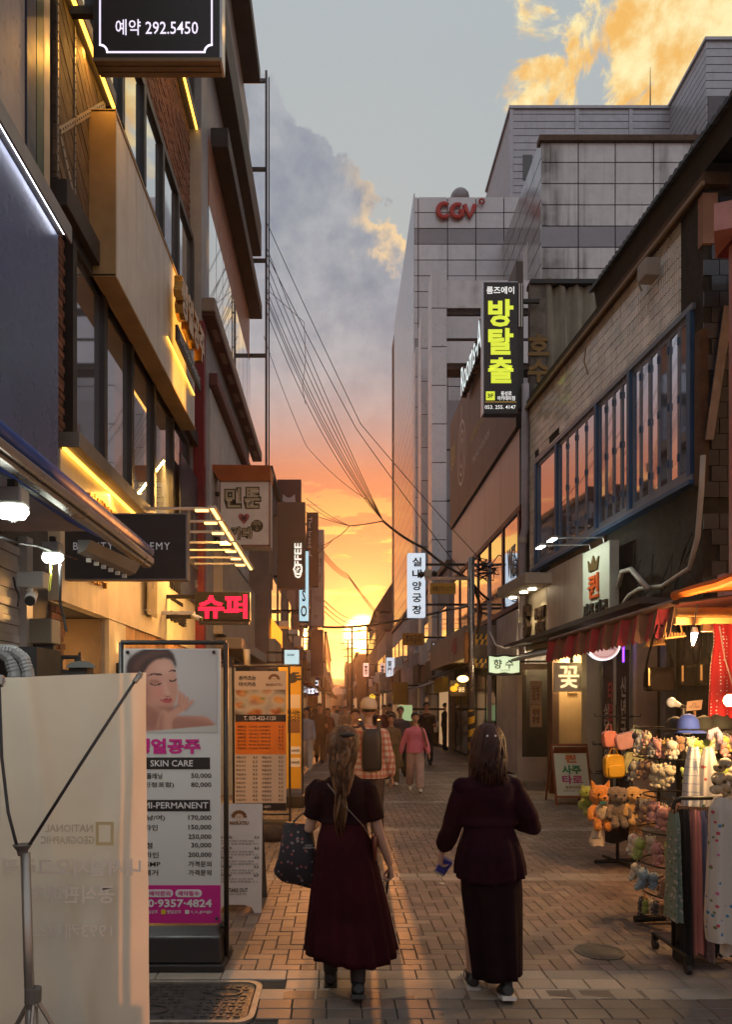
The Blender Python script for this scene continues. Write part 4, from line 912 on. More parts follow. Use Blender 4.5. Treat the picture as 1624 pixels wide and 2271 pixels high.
# ================================================================== escape room building beyond the tiled house
def rooms_building():
    X = 4.32; y0, y1 = 16.75, 26.7
    t = thing('billboard_building', 'low building with a long brown billboard facade over red framed windows', 'building', (X, 21, 0))
    mg = mat('grey_cladding', (.38, .38, .40), .4, .1, var=0, streak=.2); mb_ = mat('brown_billboard', (.11, .095, .088), .5, 0., var=0, spec=.2, streak=.1)
    MB().box(X + .02, 12, y0 + .02, y1, 0, 8.4).box(X + .3, 12, y0, y0 + .35, 8.4, 11.4).build('wall', mat('soot_wall', (.10, .09, .085), .8, var=.3, streak=.4), t)
    for i in range(5):
        a = y0 + .1 + i * 1.99; MB().box(X - .12, X + .05, a, a + 1.97, 8.3, 12.2).build('billboard_panel', mb_, t)
        MB().box(X - .04, X + .02, a, a + 1.97, 6.45, 8.26).build('cladding_panel', mg, t)
    my = mat('dim_yellow', (.30, .28, .06), .5, var=0); mw = mat('dim_white', (.42, .41, .40), .5, var=0)
    L = RYB; xs = X - .121
    def tx(s, y, z, w, h, m, b=.02): MB().text(s, (xs, y, z), L, UZ, w=w, h=h, depth=-.003 * 0 + .003, bold=b).build('print', m, t)
    tx('방탈출', 18.2, 10.9, 1.5, .5, my, .05); tx('국내 최대규모 방탈출', 21.5, 10.1, 2.2, .3, my); tx('PREMIUM ESCAPE', 21.0, 9.3, 2.4, .2, mw)
    tx('룸즈에이', 26.0, 10.8, .9, .9, my, .03)
    mb = MB()
    for r0, r1 in ((1.1, 1.0), (.78, .70), (.5, .42)):
        n = 28; b = len(mb.v)
        mb.add([(xs - .002, 24.3 + r * .75 * math.cos(2 * math.pi * j / n), 10.3 + r * math.sin(2 * math.pi * j / n)) for r in (r0, r1) for j in range(n)], [(j, n + j, n + (j + 1) % n, (j + 1) % n) for j in range(n)])
    mb.box(xs - .003, xs - .001, 24.26, 24.34, 10.3, 11.9).build('watch_print', mw, t, kind='stuff')
    MB().text('Rooms-A', (X - .2, 21.3, 12.05), L, UZ, w=3.3, h=.95, depth=.16, bold=.06).build('raised_lettering', m_black, t)
    MB().text('Rooms-A', (X - .365, 21.3, 12.05), L, UZ, w=3.2, h=.88, depth=.01, bold=.0).build('lit_lettering', glow('ice_white', (.85, 1, 1), .9), t)
    mr = mat('wine_frame', (.10, .028, .03), .5, var=.15)
    for i in range(6):
        a = y0 + .15 + i * 1.65
        MB().box(X - .02, X + .02, a + .1, a + 1.5, 4.2, 6.3).build('window_pane', m_glass, t); MB().box(X - .05, X + .04, a - .06, a + .1, 4.1, 6.42).build('window_frame', mr, t)
    MB().box(X - .06, X + .04, y0, y1, 6.3, 6.44).box(X - .06, X + .04, y0, y1, 4.08, 4.2).build('frame_rail', mr, t)
    MB().text('WIZ', (X - .024, 17.7, 5.3), L, UZ, w=.8, h=.7, depth=.003, bold=.03).build('window_print', mw, t)
    MB().box(X - .10, X + .04, y0 + .1, 19.0, .1, 4.0).build('mauve_wall', mat('mauve_grey_wall', (.27, .235, .235)), t)
    MB().box(X - .9, X + .02, 19.4, 26.5, 3.0, 3.9).build('shop_sign', mat('cream_old', (.36, .31, .26), .6, var=.15, streak=.4), t, bevel=.02)
    MB().text('서울', (X - .901, 21, 3.45), L, UZ, w=1.0, h=.5, depth=.01, bold=.04).build('lettering', mat('ring_red', (.45, .12, .14)), t)
    for k in range(5): MB().box(X - .02, X + .02, 19.5 + k * 1.4, 20.7 + k * 1.4, .1, 2.8).build('shop_door', m_dglass, t)
    # ruined end wall with hanging canvas above the tiled house
    m_can = mat('torn_canvas', (.30, .28, .22), .85, var=.18, scale=1.2, streak=.5)
    rows = []
    for i in range(9):
        z = 8.2 + i * .41; rows.append([(XU(1203 + j * 9.5, 16.5), 16.52 + .10 * math.sin(j * 1.9 + i * .25) + .03 * math.sin(j * 4 + i), z + (.12 * math.sin(j * .9) if i == 8 else 0)) for j in range(19)])
    MB().loft(rows, False, False, closed=False).build('canvas_cover', m_can, t, smooth=True)
    MB().box(XU(1172, 16.6), XU(1208, 16.6), 16.45, 16.62, 8.3, 11.45).build('broken_pier', mat('broken_concrete', (.15, .13, .11), .9, var=.45, scale=3, dirt=.6, bump=.6), t)
    MB().box(XU(1172, 16.6), XU(1345, 16.6), 16.4, 16.75, 11.42, 11.52).build('coping', m_black, t)
    MB().text('호\n수', (XU(1196, 16.4), 16.44, 9.7), RX, UZ, w=.5, h=1.1, depth=.02, bold=.04).build('old_lettering', mat('rust_gold', (.24, .14, .03), .6), t)
rooms_building()
def escape_sign():
    Y = 16.2; x0, x1, z0, z1 = XU(1073, Y), XU(1149, Y), ZV(918, Y), ZV(627, Y)
    t = thing('escape_sign', 'tall black sign box with stacked lime green characters and a phone line', 'sign', ((x0 + x1) / 2, Y, z0))
    MB().box(x0, x1, Y, Y + .22, z0, z1).build('cabinet', m_signblk, t, bevel=.01)
    MB().box(x0 - .02, x0 - .001, Y - .01, Y + .22, z0, z1 + .01).box(x0, x1, Y - .01, Y + .22, z1 + .001, z1 + .02).build('edge_trim', m_steel, t)
    MB().box(x1, x1 + .14, Y + .04, Y + .2, ZV(905, Y), z1 - .03).build('mount', m_black, t); MB().box(x1 + .02, x1 + .05, Y - .01, Y + .03, ZV(725, Y), z1 - .02).box(x1 + .08, x1 + .10, Y - .01, Y + .03, ZV(725, Y), z1 - .02).build('cable_duct', m_white, t)
    ly = glow('lime', (.62, .72, .045), .85); lw = glow('soft_white', (.82, .83, .80), .75)
    for s, v0, v1 in (('방', 664, 725), ('탈', 728, 787), ('출', 793, 850)): MB().text(s, P(1111, (v0 + v1) / 2, Y - .001), RX, UZ, w=XU(1140, Y) - XU(1084, Y), h=(v1 - v0) / F * Y, depth=.006, bold=.035).build('character', ly, t)
    MB().text('룸즈에이', P(1110, 644, Y - .001), RX, UZ, w=.63, h=.17, depth=.004, bold=.02).build('lettering', lw, t)
    MB().text('동성로\n아카데미점', P(1123, 878, Y - .001), RX, UZ, w=.40, h=.21, depth=.004, bold=.02).build('lettering', lw, t)
    MB().text('053. 255. 4147', P(1110, 903, Y - .001), RX, UZ, w=.70, h=.085, depth=.004, bold=.01).build('lettering', lw, t)
    c = P(1088, 878, Y); r = .10; MB().box(c.x - r, c.x + r, Y - .004, Y - .001, c.z - r, c.z + r).build('floor_badge', ly, t)
    MB().text('3F', (c.x, Y - .005, c.z), RX, UZ, w=.14, h=.10, depth=.003, bold=.03).build('badge_lettering', m_signblk, t)
    MB().box(x0 + .03, x1 - .03, Y - .003, Y - .001, ZV(892, Y), ZV(891, Y)).build('rule_line', glow('amber_line', (.6, .36, .05), .6), t)
    for z in (z0 + .3, z1 - .4): MB().box(x1 + .14, 4.6, Y + .08, Y + .16, z, z + .08).build('bracket', m_black, t)
escape_sign()
# ================================================================== cinema complex
m_clad = mat('white_cladding', (.60, .61, .64), .32, .15, var=.05, ov=.06, streak=.28, sdir_=(1.4, 1.4, .05))
m_cladg = mat('grey_band', (.27, .27, .30), .35, .15, var=.06, ov=.08)
m_stain = mat('stained_cladding', (.62, .62, .64), .35, .1, var=.08, ov=.05, streak=1.0, sdir_=(1.1, 1.1, .05))
m_side = mat('side_cladding', (.44, .43, .44), .16, .6, var=.06, ov=.08)
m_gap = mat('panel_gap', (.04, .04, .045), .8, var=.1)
def cinema():
    t = thing('cinema_building', 'tall stepped cinema block clad in pale panels with red roof lettering', 'building', (8, 42, 0))
    Y = 39.4
    x0, x1, zt = XU(918, Y), 30, ZV(437, Y)
    core = MB().box(x0 + .05, x1, Y + .06, 56, 0, zt - .05)
    Y2, ztr = 32.0, ZV(317, 32.0); xr = XU(1200, Y2)
    core.box(xr + .05, 40, Y2 + .06, Y, 8, ztr - .05)
    core.build('core_wall', m_gap, t)
    cnt = [0]; field = MB(); field2 = MB(); cache = {}
    def panel(x0, x1, z0, z1, y, m, fld):
        w, h = x1 - x0 - .05, z1 - z0 - .05
        if w < .05 or h < .05: return
        if cnt[0] < 290:
            key = (round(w, 2), round(h, 2), m.name)
            if key not in cache: cache[key] = MB().box(-w / 2, w / 2, 0, .06, -h / 2, h / 2).mesh('panel', m)
            piece('panel', cache[key], t, ((x0 + x1) / 2, y + U(-.006, .006), (z0 + z1) / 2)); cnt[0] += 1
        else: fld.box(x0 + .025, x1 - .025, y, y + .06, z0 + .025, z1 - .025)
    # front slice with the lettering
    vs = [437, 470, 504, 522 + 18, 576, 610, 644, 680, 715, 750, 785, 820, 860, 900, 940, 980, 1020, 1060, 1100, 1150, 1200, 1260, 1320]
    vs = [437 + 35.0 * i for i in range(28)]
    ush = [918, 928, 993, 1056, 1118, 1182]
    for i in range(len(vs) - 1):
        for j in range(len(ush) - 1):
            panel(XU(ush[j], Y), XU(ush[j + 1], Y), ZV(vs[i + 1], Y), ZV(vs[i], Y), Y, m_cladg if i % 7 == 2 else m_clad, field)
    # right stained mass
    k = 0
    zs = [ztr]
    step = (ZV(360, Y2) - ZV(407, Y2))
    while zs[-1] > 9: zs.append(zs[-1] - step * (.93 if k == 0 else 1)); k += 1
    ur = [1200, 1283, 1365, 1450, 1535, 1620, 1705]
    for i in range(len(zs) - 1):
        for j in range(len(ur) - 1): panel(XU(ur[j], Y2), XU(ur[j + 1], Y2), zs[i + 1], zs[i], Y2, m_cladg if i in (4, 11) else m_stain, field2)
    field.build('panel_field', m_clad, t, kind='stuff') if field.v else None
    if field2.v: field2.build('stained_panel_field', m_stain, t, kind='stuff')
    MB().box(xr - .1, 40, Y2 - .15, Y2 + .3, ztr, ztr + .25).build('parapet', m_rust, t)
    # street side: long grid of small panels
    sf = MB()
    y = Y + .02
    while y < 53:
        z = 3.0
        while z < zt - .3: sf.box(x0, x0 + .06, y, y + 1.02, z, z + .83); z += .87
        y += 1.06
    sf.build('side_panel_field', m_side, t, kind='stuff')
    sf = MB(); y = Y2 + .02
    while y < Y - .3:
        z = 12
        while z < ztr - .4: sf.box(xr, xr + .06, y, y + 1.2, z, z + step * .94); z += step
        y += 1.24
    sf.build('side_panel_field', m_side, t, kind='stuff')
    MB().box(xr - .012, xr - .002, Y2 + 2.2, Y2 + 3.1, 12, ztr - 3).build('light_streak_panel', m_clad, t)
    # stepped pillars of the entrance frame
    for (ua, ub, v0, Yp, n) in ((958, 991, 599, 30.0, 3), (934, 955, 700, 35.0, 3), (921, 934, 770, 38.4, 3)):
        xa, xb, z1 = XU(ua, Yp), XU(ub, Yp), ZV(v0, Yp)
        MB().box(xa + .03, xb - .03, Yp + .03, Yp + 1.2, 0, z1 - .03).build('pillar_core', m_gap, t)
        z = z1; h = 1.62
        while z > 1:
            MB().box(xa, xb, Yp, Yp + 1.23, z - h + .04, z).build('pillar_panel', m_clad, t); z -= h
    Yp = 30.3; xa = XU(991, Yp); 
    for v0, v1, m in ((622, 683, m_stain), (702, 750, m_clad), (757, 805, m_clad)):
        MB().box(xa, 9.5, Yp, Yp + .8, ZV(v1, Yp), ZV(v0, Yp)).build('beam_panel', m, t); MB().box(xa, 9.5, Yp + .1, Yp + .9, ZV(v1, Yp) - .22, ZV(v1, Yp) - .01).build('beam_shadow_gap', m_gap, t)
    for z in range(5): MB().box(xa, 9.5, Yp + .6, Yp + .9, 4 + z * 2.2, 4 + z * 2.2 + 2.1).build('rear_panel', m_cladg, t)
    # penthouse of ribbed metal
    m_rib = mat('ribbed_metal', (.44, .45, .50), .4, .3, var=.08, streak=.25); m_ribd = mat('rib_shadow', (.12, .12, .14), .6, var=.1)
    Yh = 40.0; xh, zh0, zh1 = XU(1133, Yh), 20, ZV(243, Yh)
    MB().box(xh + .03, 22, Yh + .04, 47, zh0, zh1 - .03).build('penthouse_core', m_ribd, t)
    mb = MB(); z = zh0
    while z < zh1 - .2: mb.box(xh, 19.2, Yh, Yh + .05, z, z + .36); mb.box(xh, xh + .05, Yh + .05, 46.5, z, z + .36); z += .40
    Yq = 36.0; xq, zq = XU(1567, Yq), ZV(92, Yq); z = 22
    MB().box(xq + .03, 40, Yq + .04, 44, 20, zq - .03).build('penthouse_core', m_ribd, t)
    while z < zq - .2: mb.box(xq, 26, Yq, Yq + .05, z, z + .36); mb.box(xq, xq + .05, Yq + .05, 41, z, z + .36); z += .40
    mb.build('ribbed_cladding', m_rib, t, kind='stuff')
    for u in (1280, 1399, 1135): MB().box(XU(u, Yh) - .1, XU(u, Yh) + .1, Yh - .05, Yh, zh0, zh1).build('corner_trim', m_rib, t)
    MB().box(xh - .1, 19.3, Yh - .1, 46.5, zh1, zh1 + .15).box(xq - .1, 40, Yq - .1, 41, zq, zq + .15).build('roof_trim', m_rib, t)
    for v0, v1, ya, yb in ((205, 345, 37.0, 38.2), (215, 355, 38.7, 39.8)): MB().box(xq - .03, xq + .02, ya, yb, 27.5, 31.5).build('window_pane', m_dglass, t)
    MB().box(XU(1570, 36), XU(1624, 36), Yq - .05, Yq + .03, ZV(290, 36), ZV(215, 36)).build('louvre', m_ribd, t)
    MB().box(XU(1160, Yh), XU(1180, Yh), Yh - .05, Yh + .02, ZV(400, Yh), ZV(345, Yh)).build('window_pane', m_dglass, t)
    MB().cyl((XU(1460, 40), 41, zh1), (XU(1460, 40), 41, ZV(150, 41)), .05, .012, 6).build('lightning_rod', m_char, t)
    mb = MB(); c = P(1020, 440, 41); mb.ell(c, .55, .55, .5, 14, 8); mb.build('roof_dome', m_cladg, t, smooth=True)
    # lettering
    mred = mat('sign_red', (.42, .018, .012), .4, var=.05)
    def stroke(pts, w): return MB().tube([P(u, v, Y - .15) for u, v in pts], w, 10, .55, up=(0, 1, 0)).build('letter', mred, t, smooth=True)
    def arcp(cu, cv, ru, rv, a0, a1, n=16): return [(cu + ru * math.cos(math.radians(a)), cv - rv * math.sin(math.radians(a))) for a in np.linspace(a0, a1, n)]
    stroke(arcp(985, 467, 13, 15, 48, 318), .135); stroke(arcp(1015, 468, 13, 14, 55, 330) + [(1027, 469), (1018, 469)], .135); stroke([(1030, 455), (1042, 482), (1054, 455)], .15)
    for k in range(8):
        a = k * math.pi / 4; MB().tube([P(1069 + 3.2 * math.cos(a), 447 + 3.2 * math.sin(a), Y - .15), P(1069 + 7.2 * math.cos(a), 447 + 7.2 * math.sin(a), Y - .15)], .045, 6).build('spark_ray', mred, t)
cinema()
# ================================================================== far shop houses
def shop_house(name, label, x, y0, y1, h, side, col, accent, rough=.7, floors=None, slope=0., canopy=True, lit=None):
    """a street house whose front stands at x; side +1: left row (front looks to +x), -1: right row"""
    s = 1 if side > 0 else -1; t = thing(name, label, 'building', (x, (y0 + y1) / 2, 0))
    m = mat('wall_' + '%02d%02d%02d' % tuple(int(c * 99) for c in col), tuple(q * 1.5 for q in col), rough, var=.15, streak=.35, dirt=.1)
    ma = mat('accent_' + '%02d%02d%02d' % tuple(int(c * 99) for c in accent), accent, .55, var=.12)
    def b(nm, o0, o1, ya, yb, z0, z1, mm, par=None): 
        a, c = x + s * o0, x + s * o1; return MB().box(min(a, c), max(a, c), ya, yb, z0, z1).build(nm, mm, par or t)
    b('wall', -6, 0, y0, y1, 0, h, m); b('cornice', -.3, .12, y0 - .05, y1 + .02, h, h + .22, ma)
    if slope:
        rf = MB(); a = x + s * .3; c = x - s * 6
        rf.hexa([(min(a, c), y0, h + .2), (max(a, c), y0, h + .2), (max(a, c), y1, h + .2), (min(a, c), y1, h + .2), ((a + c) / 2 - .2, y0, h + slope), ((a + c) / 2 + .2, y0, h + slope), ((a + c) / 2 + .2, y1, h + slope), ((a + c) / 2 - .2, y1, h + slope)]); rf.build('roof', ma, t)
    nf = floors or max(1, int((h - 3.3) / 2.9)); n = max(1, int((y1 - y0) / 2.4)); k = (y1 - y0) / n
    for f in range(nf):
        z = 4.1 + f * (h - 3.8) / nf
        for i in range(n):
            w = b('window', .0, .03, y0 + i * k + .35, y0 + (i + 1) * k - .35, z, z + 1.5, ma); b('pane', .03, .045, y0 + i * k + .42, y0 + (i + 1) * k - .42, z + .07, z + 1.43, m_glass, w)
    for i in range(n):
        ya, yb = y0 + i * k + .1, y0 + (i + 1) * k - .1
        b('shop_window', 0, .03, ya + .1, yb - .1, .15, 2.6, m_dglass if rnd() < .55 else glow('shop_lit', (1, .60, .30), .35))
        fa = b('shop_fascia', 0, .18 + .1 * (i % 2), ya, yb, 2.8, 3.5 + .25 * rnd(), random.choice((ma, m, m_char, mat('old_cream', (.38, .33, .26), .6, var=.1))))
        if canopy and rnd() < .7:
            mc = random.choice((mat('awning_green', (.05, .10, .07), .8), mat('awning_red', (.24, .035, .03), .8), mat('canvas_grey', (.26, .24, .22)), ma))
            xa, xb = x + s * .02, x + s * .95
            MB().hexa([(xa, ya, 2.74), (xb, ya, 2.42), (xb, yb, 2.42), (xa, yb, 2.74), (xa, ya, 2.79), (xb, ya, 2.46), (xb, yb, 2.46), (xa, yb, 2.79)]).build('awning', mc, t)
        if rnd() < .5: b('air_conditioner', .02, .38, ya + .4, ya + 1.15, 3.6 + rnd(), 4.3 + rnd() * .3, m_white)
    if lit:
        for (ya, yb, z0, z1, c, e) in lit: b('lit_window', .05, .08, ya, yb, z0, z1, glow('lit_%d' % int(c[1] * 99), c, e))
    return t
DK = (.06, .045, .042)
shop_house('shop_building', 'dark brown shop house with an orange lit upper window behind the red character sign', -2.0, 20.6, 25.6, 8.4, 1, (.12, .095, .085), DK, lit=[(19.6 + 1.2, 24.6, 3.55, 4.25, (1, .30, .02), 1.7)])
shop_house('shop_building', 'narrow grey shop house behind the tall brown coffee sign', -1.85, 25.7, 31, 9.6, 1, (.20, .17, .17), DK)
shop_house('shop_building', 'shop house behind the pale vertical noodle sign', -1.55, 31.1, 42, 9.2, 1, (.15, .11, .11), (.09, .05, .05))
shop_house('shop_building', 'far left shop house with a purple sign strip', -1.2, 42.2, 58, 8.6, 1, (.16, .11, .13), (.10, .05, .09))
shop_house('shop_building', 'farthest shop house in the left row near the sunset', -1.0, 58.3, 96, 7.5, 1, (.10, .07, .065), DK)
shop_house('shop_building', 'low right shop house with a cream sign box past the camera pole', 4.2, 27, 37.5, 7.0, -1, (.24, .20, .18), (.10, .07, .06))
shop_house('shop_building', 'pale pink shop house under the lit archery sign', 3.75, 37.8, 49, 6.6, -1, (.40, .34, .32), (.20, .08, .06))
shop_house('shop_building', 'right shop house with a red canopy near the far end', 3.6, 53.5, 66, 7.2, -1, (.30, .22, .18), (.14, .06, .05))
shop_house('gabled_building', 'dark gabled building silhouette left of the cinema block', 3.6, 66.3, 84, 10.2, -1, (.10, .07, .06), DK, slope=4.8)
shop_house('shop_building', 'dark far house right below the setting sun', 2.3, 88, 120, 8.0, -1, (.08, .055, .045), DK)
shop_house('shop_building', 'farthest right house where the street bends', 1.4, 124, 160, 9.0, -1, (.09, .06, .05), DK)
shop_house('shop_building', 'small far house at the left end of the street', -2.2, 100, 150, 6.2, 1, (.14, .10, .09), DK)
def distant_town():
    m = mat('far_house', (.16, .12, .10), .9, var=.3, scale=.1, ov=.3); mb = MB()
    for i in range(420):
        y = U(170, 425); x = U(-.22, .12) * y; w = U(3, 7); z = max(0, (y - 260) * .035) + U(-1, 1); h = U(3, 7.5)
        mb.box(x - w, x + w, y, y + U(5, 9), -1, z + h)
        if rnd() < .6: mb.add([(x - w, y, z + h), (x + w, y, z + h), (x + w, y + 6, z + h), (x - w, y + 6, z + h), (x, y + 3, z + h + 1.8)], [(0, 1, 4), (1, 2, 4), (2, 3, 4), (3, 0, 4)])
    mb.build('distant_town', m, kind='stuff', loc=(0, 300, 0))
    hm = mat('far_hill', (.05, .05, .045), .95, var=.3, scale=.01); rows = []
    for i, (d, k) in enumerate(((430, 0), (480, .2), (550, .31), (700, .28), (960, .05))):
        rows.append([(x, d, k * (62 + 22 * math.sin(x * .006 + i) + 12 * math.sin(x * .017 + 2 * i)) - 1) for x in range(-1080, 1081, 60)])
    MB().loft(rows, False, False, closed=False).build('hills', hm, kind='structure', smooth=True, loc=(0, 500, 0))
distant_town()
# ================================================================== printed pictures as coloured grids
class Pic:
    def __init__(s, w, h, bg): s.w, s.h = w, h; s.a = np.zeros((h, w, 3)); s.a[:] = bg; s.yy, s.xx = np.mgrid[0:h, 0:w]; s.X = (s.xx + .5) / w; s.Y = (s.yy + .5) / h
    def mask(s, pts):
        m = np.zeros((s.h, s.w), bool); n = len(pts)
        for i in range(n):
            (x0, y0), (x1, y1) = pts[i], pts[(i + 1) % n]
            c = (y0 > s.Y) != (y1 > s.Y)
            with np.errstate(divide='ignore', invalid='ignore'): m ^= c & (s.X < (x1 - x0) * (s.Y - y0) / (y1 - y0 + 1e-12) + x0)
        return m.astype(float)
    def blur(s, m, r):
        for _ in range(2):
            for ax in (0, 1):
                k = np.arange(-r, r + 1); p = np.pad(m, [(r, r) if i == ax else (0, 0) for i in (0, 1)], mode='edge')
                m = sum(np.take(p, np.arange(m.shape[ax]) + r + j, axis=ax) for j in k) / len(k)
        return m
    def poly(s, pts, col, blur=1, a=1., smooth=True):
        if smooth: pts = spline(pts)
        m = s.mask(pts); m = s.blur(m, blur) if blur else m; s.a += (np.array(col) - s.a) * (m * a)[..., None]; return m
    def spot(s, cx, cy, rx, ry, col, a=1., within=None):
        m = np.exp(-(((s.X - cx) / rx) ** 2 + ((s.Y - cy) / ry) ** 2)) * a
        if within is not None: m = m * within
        s.a += (np.array(col) - s.a) * m[..., None]
    def grid(s, mb_name, m, o, right, up, w, h, parent, off):
        o, right, up = Vector(o), Vector(right), Vector(up); nn = right.cross(up) * off
        vs = [o + right * (w * (i / (s.w - 1))) + up * (h * (1 - j / (s.h - 1))) + nn for j in range(s.h) for i in range(s.w)]
        fs = [(j * s.w + i, (j + 1) * s.w + i, (j + 1) * s.w + i + 1, j * s.w + i + 1) for j in range(s.h - 1) for i in range(s.w - 1)]
        mb = MB(); mb.add(vs, fs); ob = mb.build(mb_name, m, parent); at = ob.data.color_attributes.new('print', 'FLOAT_COLOR', 'POINT')
        c = np.ones((s.w * s.h, 4), 'f'); c[:, :3] = np.clip(s.a.reshape(-1, 3), 0, 1); at.data.foreach_set('color', c.ravel()); return ob
def spline(pts, k=6):
    out = []; n = len(pts)
    for i in range(n):
        p = [np.array(pts[(i + d) % n], float) for d in (-1, 0, 1, 2)]
        for t in np.linspace(0, 1, k, endpoint=False):
            out.append(tuple(.5 * (2 * p[1] + (p[2] - p[0]) * t + (2 * p[0] - 5 * p[1] + 4 * p[2] - p[3]) * t * t + (3 * p[1] - p[0] - 3 * p[2] + p[3]) * t ** 3)))
    return out
m_print = mat('photo_print', (1, 1, 1), .5, var=0, attr='print'); N_ = NT(m_print.node_tree)
a_ = N_.n('ShaderNodeAttribute'); a_.attribute_name = 'print'; m_print.node_tree.links.new(a_.outputs['Color'], m_print.node_tree.nodes['Principled BSDF'].inputs['Base Color'])
def lin(*c): return np.array(S(*c))
def face_picture():
    p = Pic(132, 118, lin(176, 168, 168))
    p.spot(.85, .3, .5, .5, lin(196, 188, 186), .7)
    sk, sh, lt = lin(196, 140, 122), lin(140, 84, 72), lin(220, 170, 152)
    p.poly([(.18, .30), (.12, .55), (.16, .74), (.3, .78), (.34, .5), (.3, .3)], lin(58, 30, 28), 2)
    p.poly([(.15, .66), (.34, .62), (.46, .78), (.62, .80), (.86, .80), (.97, .9), (.99, .97), (.8, 1.02), (.1, 1.04), (.12, .9)], sk, 1)                     # neck, shoulder
    p.poly([(.48, .83), (.7, .82), (.93, .88), (.98, .95), (.7, 1.0), (.45, 1.0)], sh, 3, .55)
    p.poly([(.16, .62), (.40, .76), (.5, .84), (.34, .96), (.16, .92)], sh, 4, .7)
    f = p.poly([(.20, .20), (.32, .10), (.47, .10), (.54, .22), (.565, .36), (.575, .47), (.56, .60), (.51, .715), (.44, .735), (.33, .70), (.22, .60), (.16, .42)], sk, 1)
    p.spot(.44, .22, .12, .10, lt, .6, f); p.spot(.36, .52, .09, .09, lin(206, 128, 112), .6, f); p.spot(.20, .5, .07, .2, sh, .8, f); p.spot(.45, .72, .16, .05, sh, .6, f)
    p.poly([(.02, .30), (.05, .12), (.17, .02), (.34, -.03), (.50, .02), (.555, .14), (.55, .22), (.50, .13), (.40, .115), (.30, .16), (.22, .28), (.19, .42), (.15, .52), (.06, .48)], lin(52, 26, 24), 1)
    p.poly([(.10, .2), (.2, .08), (.36, .02), (.47, .05), (.36, .07), (.22, .14), (.13, .28)], lin(96, 52, 44), 2, .6)
    p.poly([(.245, .325), (.31, .285), (.40, .295), (.395, .315), (.31, .308)], lin(70, 38, 32), 0)                      # brows
    p.poly([(.475, .275), (.51, .245), (.55, .25), (.548, .268), (.51, .265)], lin(70, 38, 32), 0)
    p.poly([(.27, .385), (.32, .36), (.385, .385), (.37, .41), (.31, .415)], lin(150, 92, 82), 1, .8)                     # closed lids
    p.poly([(.27, .395), (.30, .415), (.345, .422), (.40, .40), (.385, .425), (.335, .437), (.29, .425)], lin(38, 20, 20), 0)
    p.poly([(.485, .36), (.52, .375), (.56, .35), (.558, .372), (.52, .392), (.49, .382)], lin(38, 20, 20), 0)
    p.poly([(.435, .34), (.46, .46), (.487, .52), (.50, .535), (.475, .555), (.445, .545), (.44, .53), (.425, .45)], lt, 2, .6)
    p.poly([(.43, .535), (.455, .558), (.49, .555), (.505, .538), (.49, .565), (.455, .57)], sh, 0)
    p.poly([(.385, .605), (.42, .598), (.455, .585), (.475, .592), (.50, .582), (.515, .60), (.48, .612), (.43, .615)], lin(158, 62, 66), 0)
    p.poly([(.385, .608), (.43, .617), (.515, .603), (.50, .635), (.46, .648), (.42, .635)], lin(184, 82, 82), 0)
    h = lin(202, 146, 126)                                                                                                  # hand at the chin
    p.poly([(.36, .98), (.37, .80), (.44, .73), (.53, .71), (.60, .655), (.67, .66), (.66, .72), (.58, .78), (.52, .86), (.50, 1.0)], h, 1)
    for q in ([(.57, .67), (.575, .58), (.58, .50), (.60, .495), (.615, .56), (.63, .68)], [(.60, .68), (.615, .58), (.625, .525), (.645, .53), (.65, .6), (.655, .69)], [(.62, .69), (.65, .60), (.675, .565), (.69, .58), (.68, .64), (.66, .70)], [(.62, .70), (.68, .645), (.73, .605), (.745, .62), (.70, .68), (.65, .725)]):
        p.poly(q, h, 0); p.poly([(x + .018, y + .02) for x, y in q], sh, 1, .25)
    p.poly([(.44, .73), (.52, .69), (.60, .655), (.56, .70), (.48, .75)], sh, 1, .6); p.poly([(.36, .98), (.37, .82), (.42, .77), (.42, .98)], sh, 2, .5)
    m = np.clip((p.Y - (1.0 - .10 * p.X)) / .012, 0, 1); p.a += (lin(186, 182, 176) - p.a) * m[..., None]
    return p
def food_picture():
    p = Pic(80, 50, lin(92, 62, 40)); rs = random.Random(3)
    for cx, cy, r in ((.16, .16, .20), (.62, .1, .17), (.12, .62, .17), (.46, .42, .24), (.88, .42, .2), (.4, .88, .23), (.85, .86, .2)):
        p.spot(cx, cy, r * .95, r * 1.3, lin(196, 186, 170), 1.6); p.poly([(cx + r * .8 * math.cos(a), cy + r * 1.15 * math.sin(a)) for a in np.linspace(0, 6.0, 9)], lin(206, 190, 160), 1)
        for k in range(9):
            a = rs.random() * 6.28; d = rs.random() * r * .55; p.spot(cx + d * math.cos(a), cy + d * 1.3 * math.sin(a), r * .3, r * .36, rs.choice((lin(214, 128, 44), lin(176, 92, 30), lin(226, 160, 70), lin(150, 60, 30))), .9)
        if rs.random() < .6: p.spot(cx + r * .4, cy - r * .3, r * .25, r * .25, lin(90, 130, 50), .8)
    return p
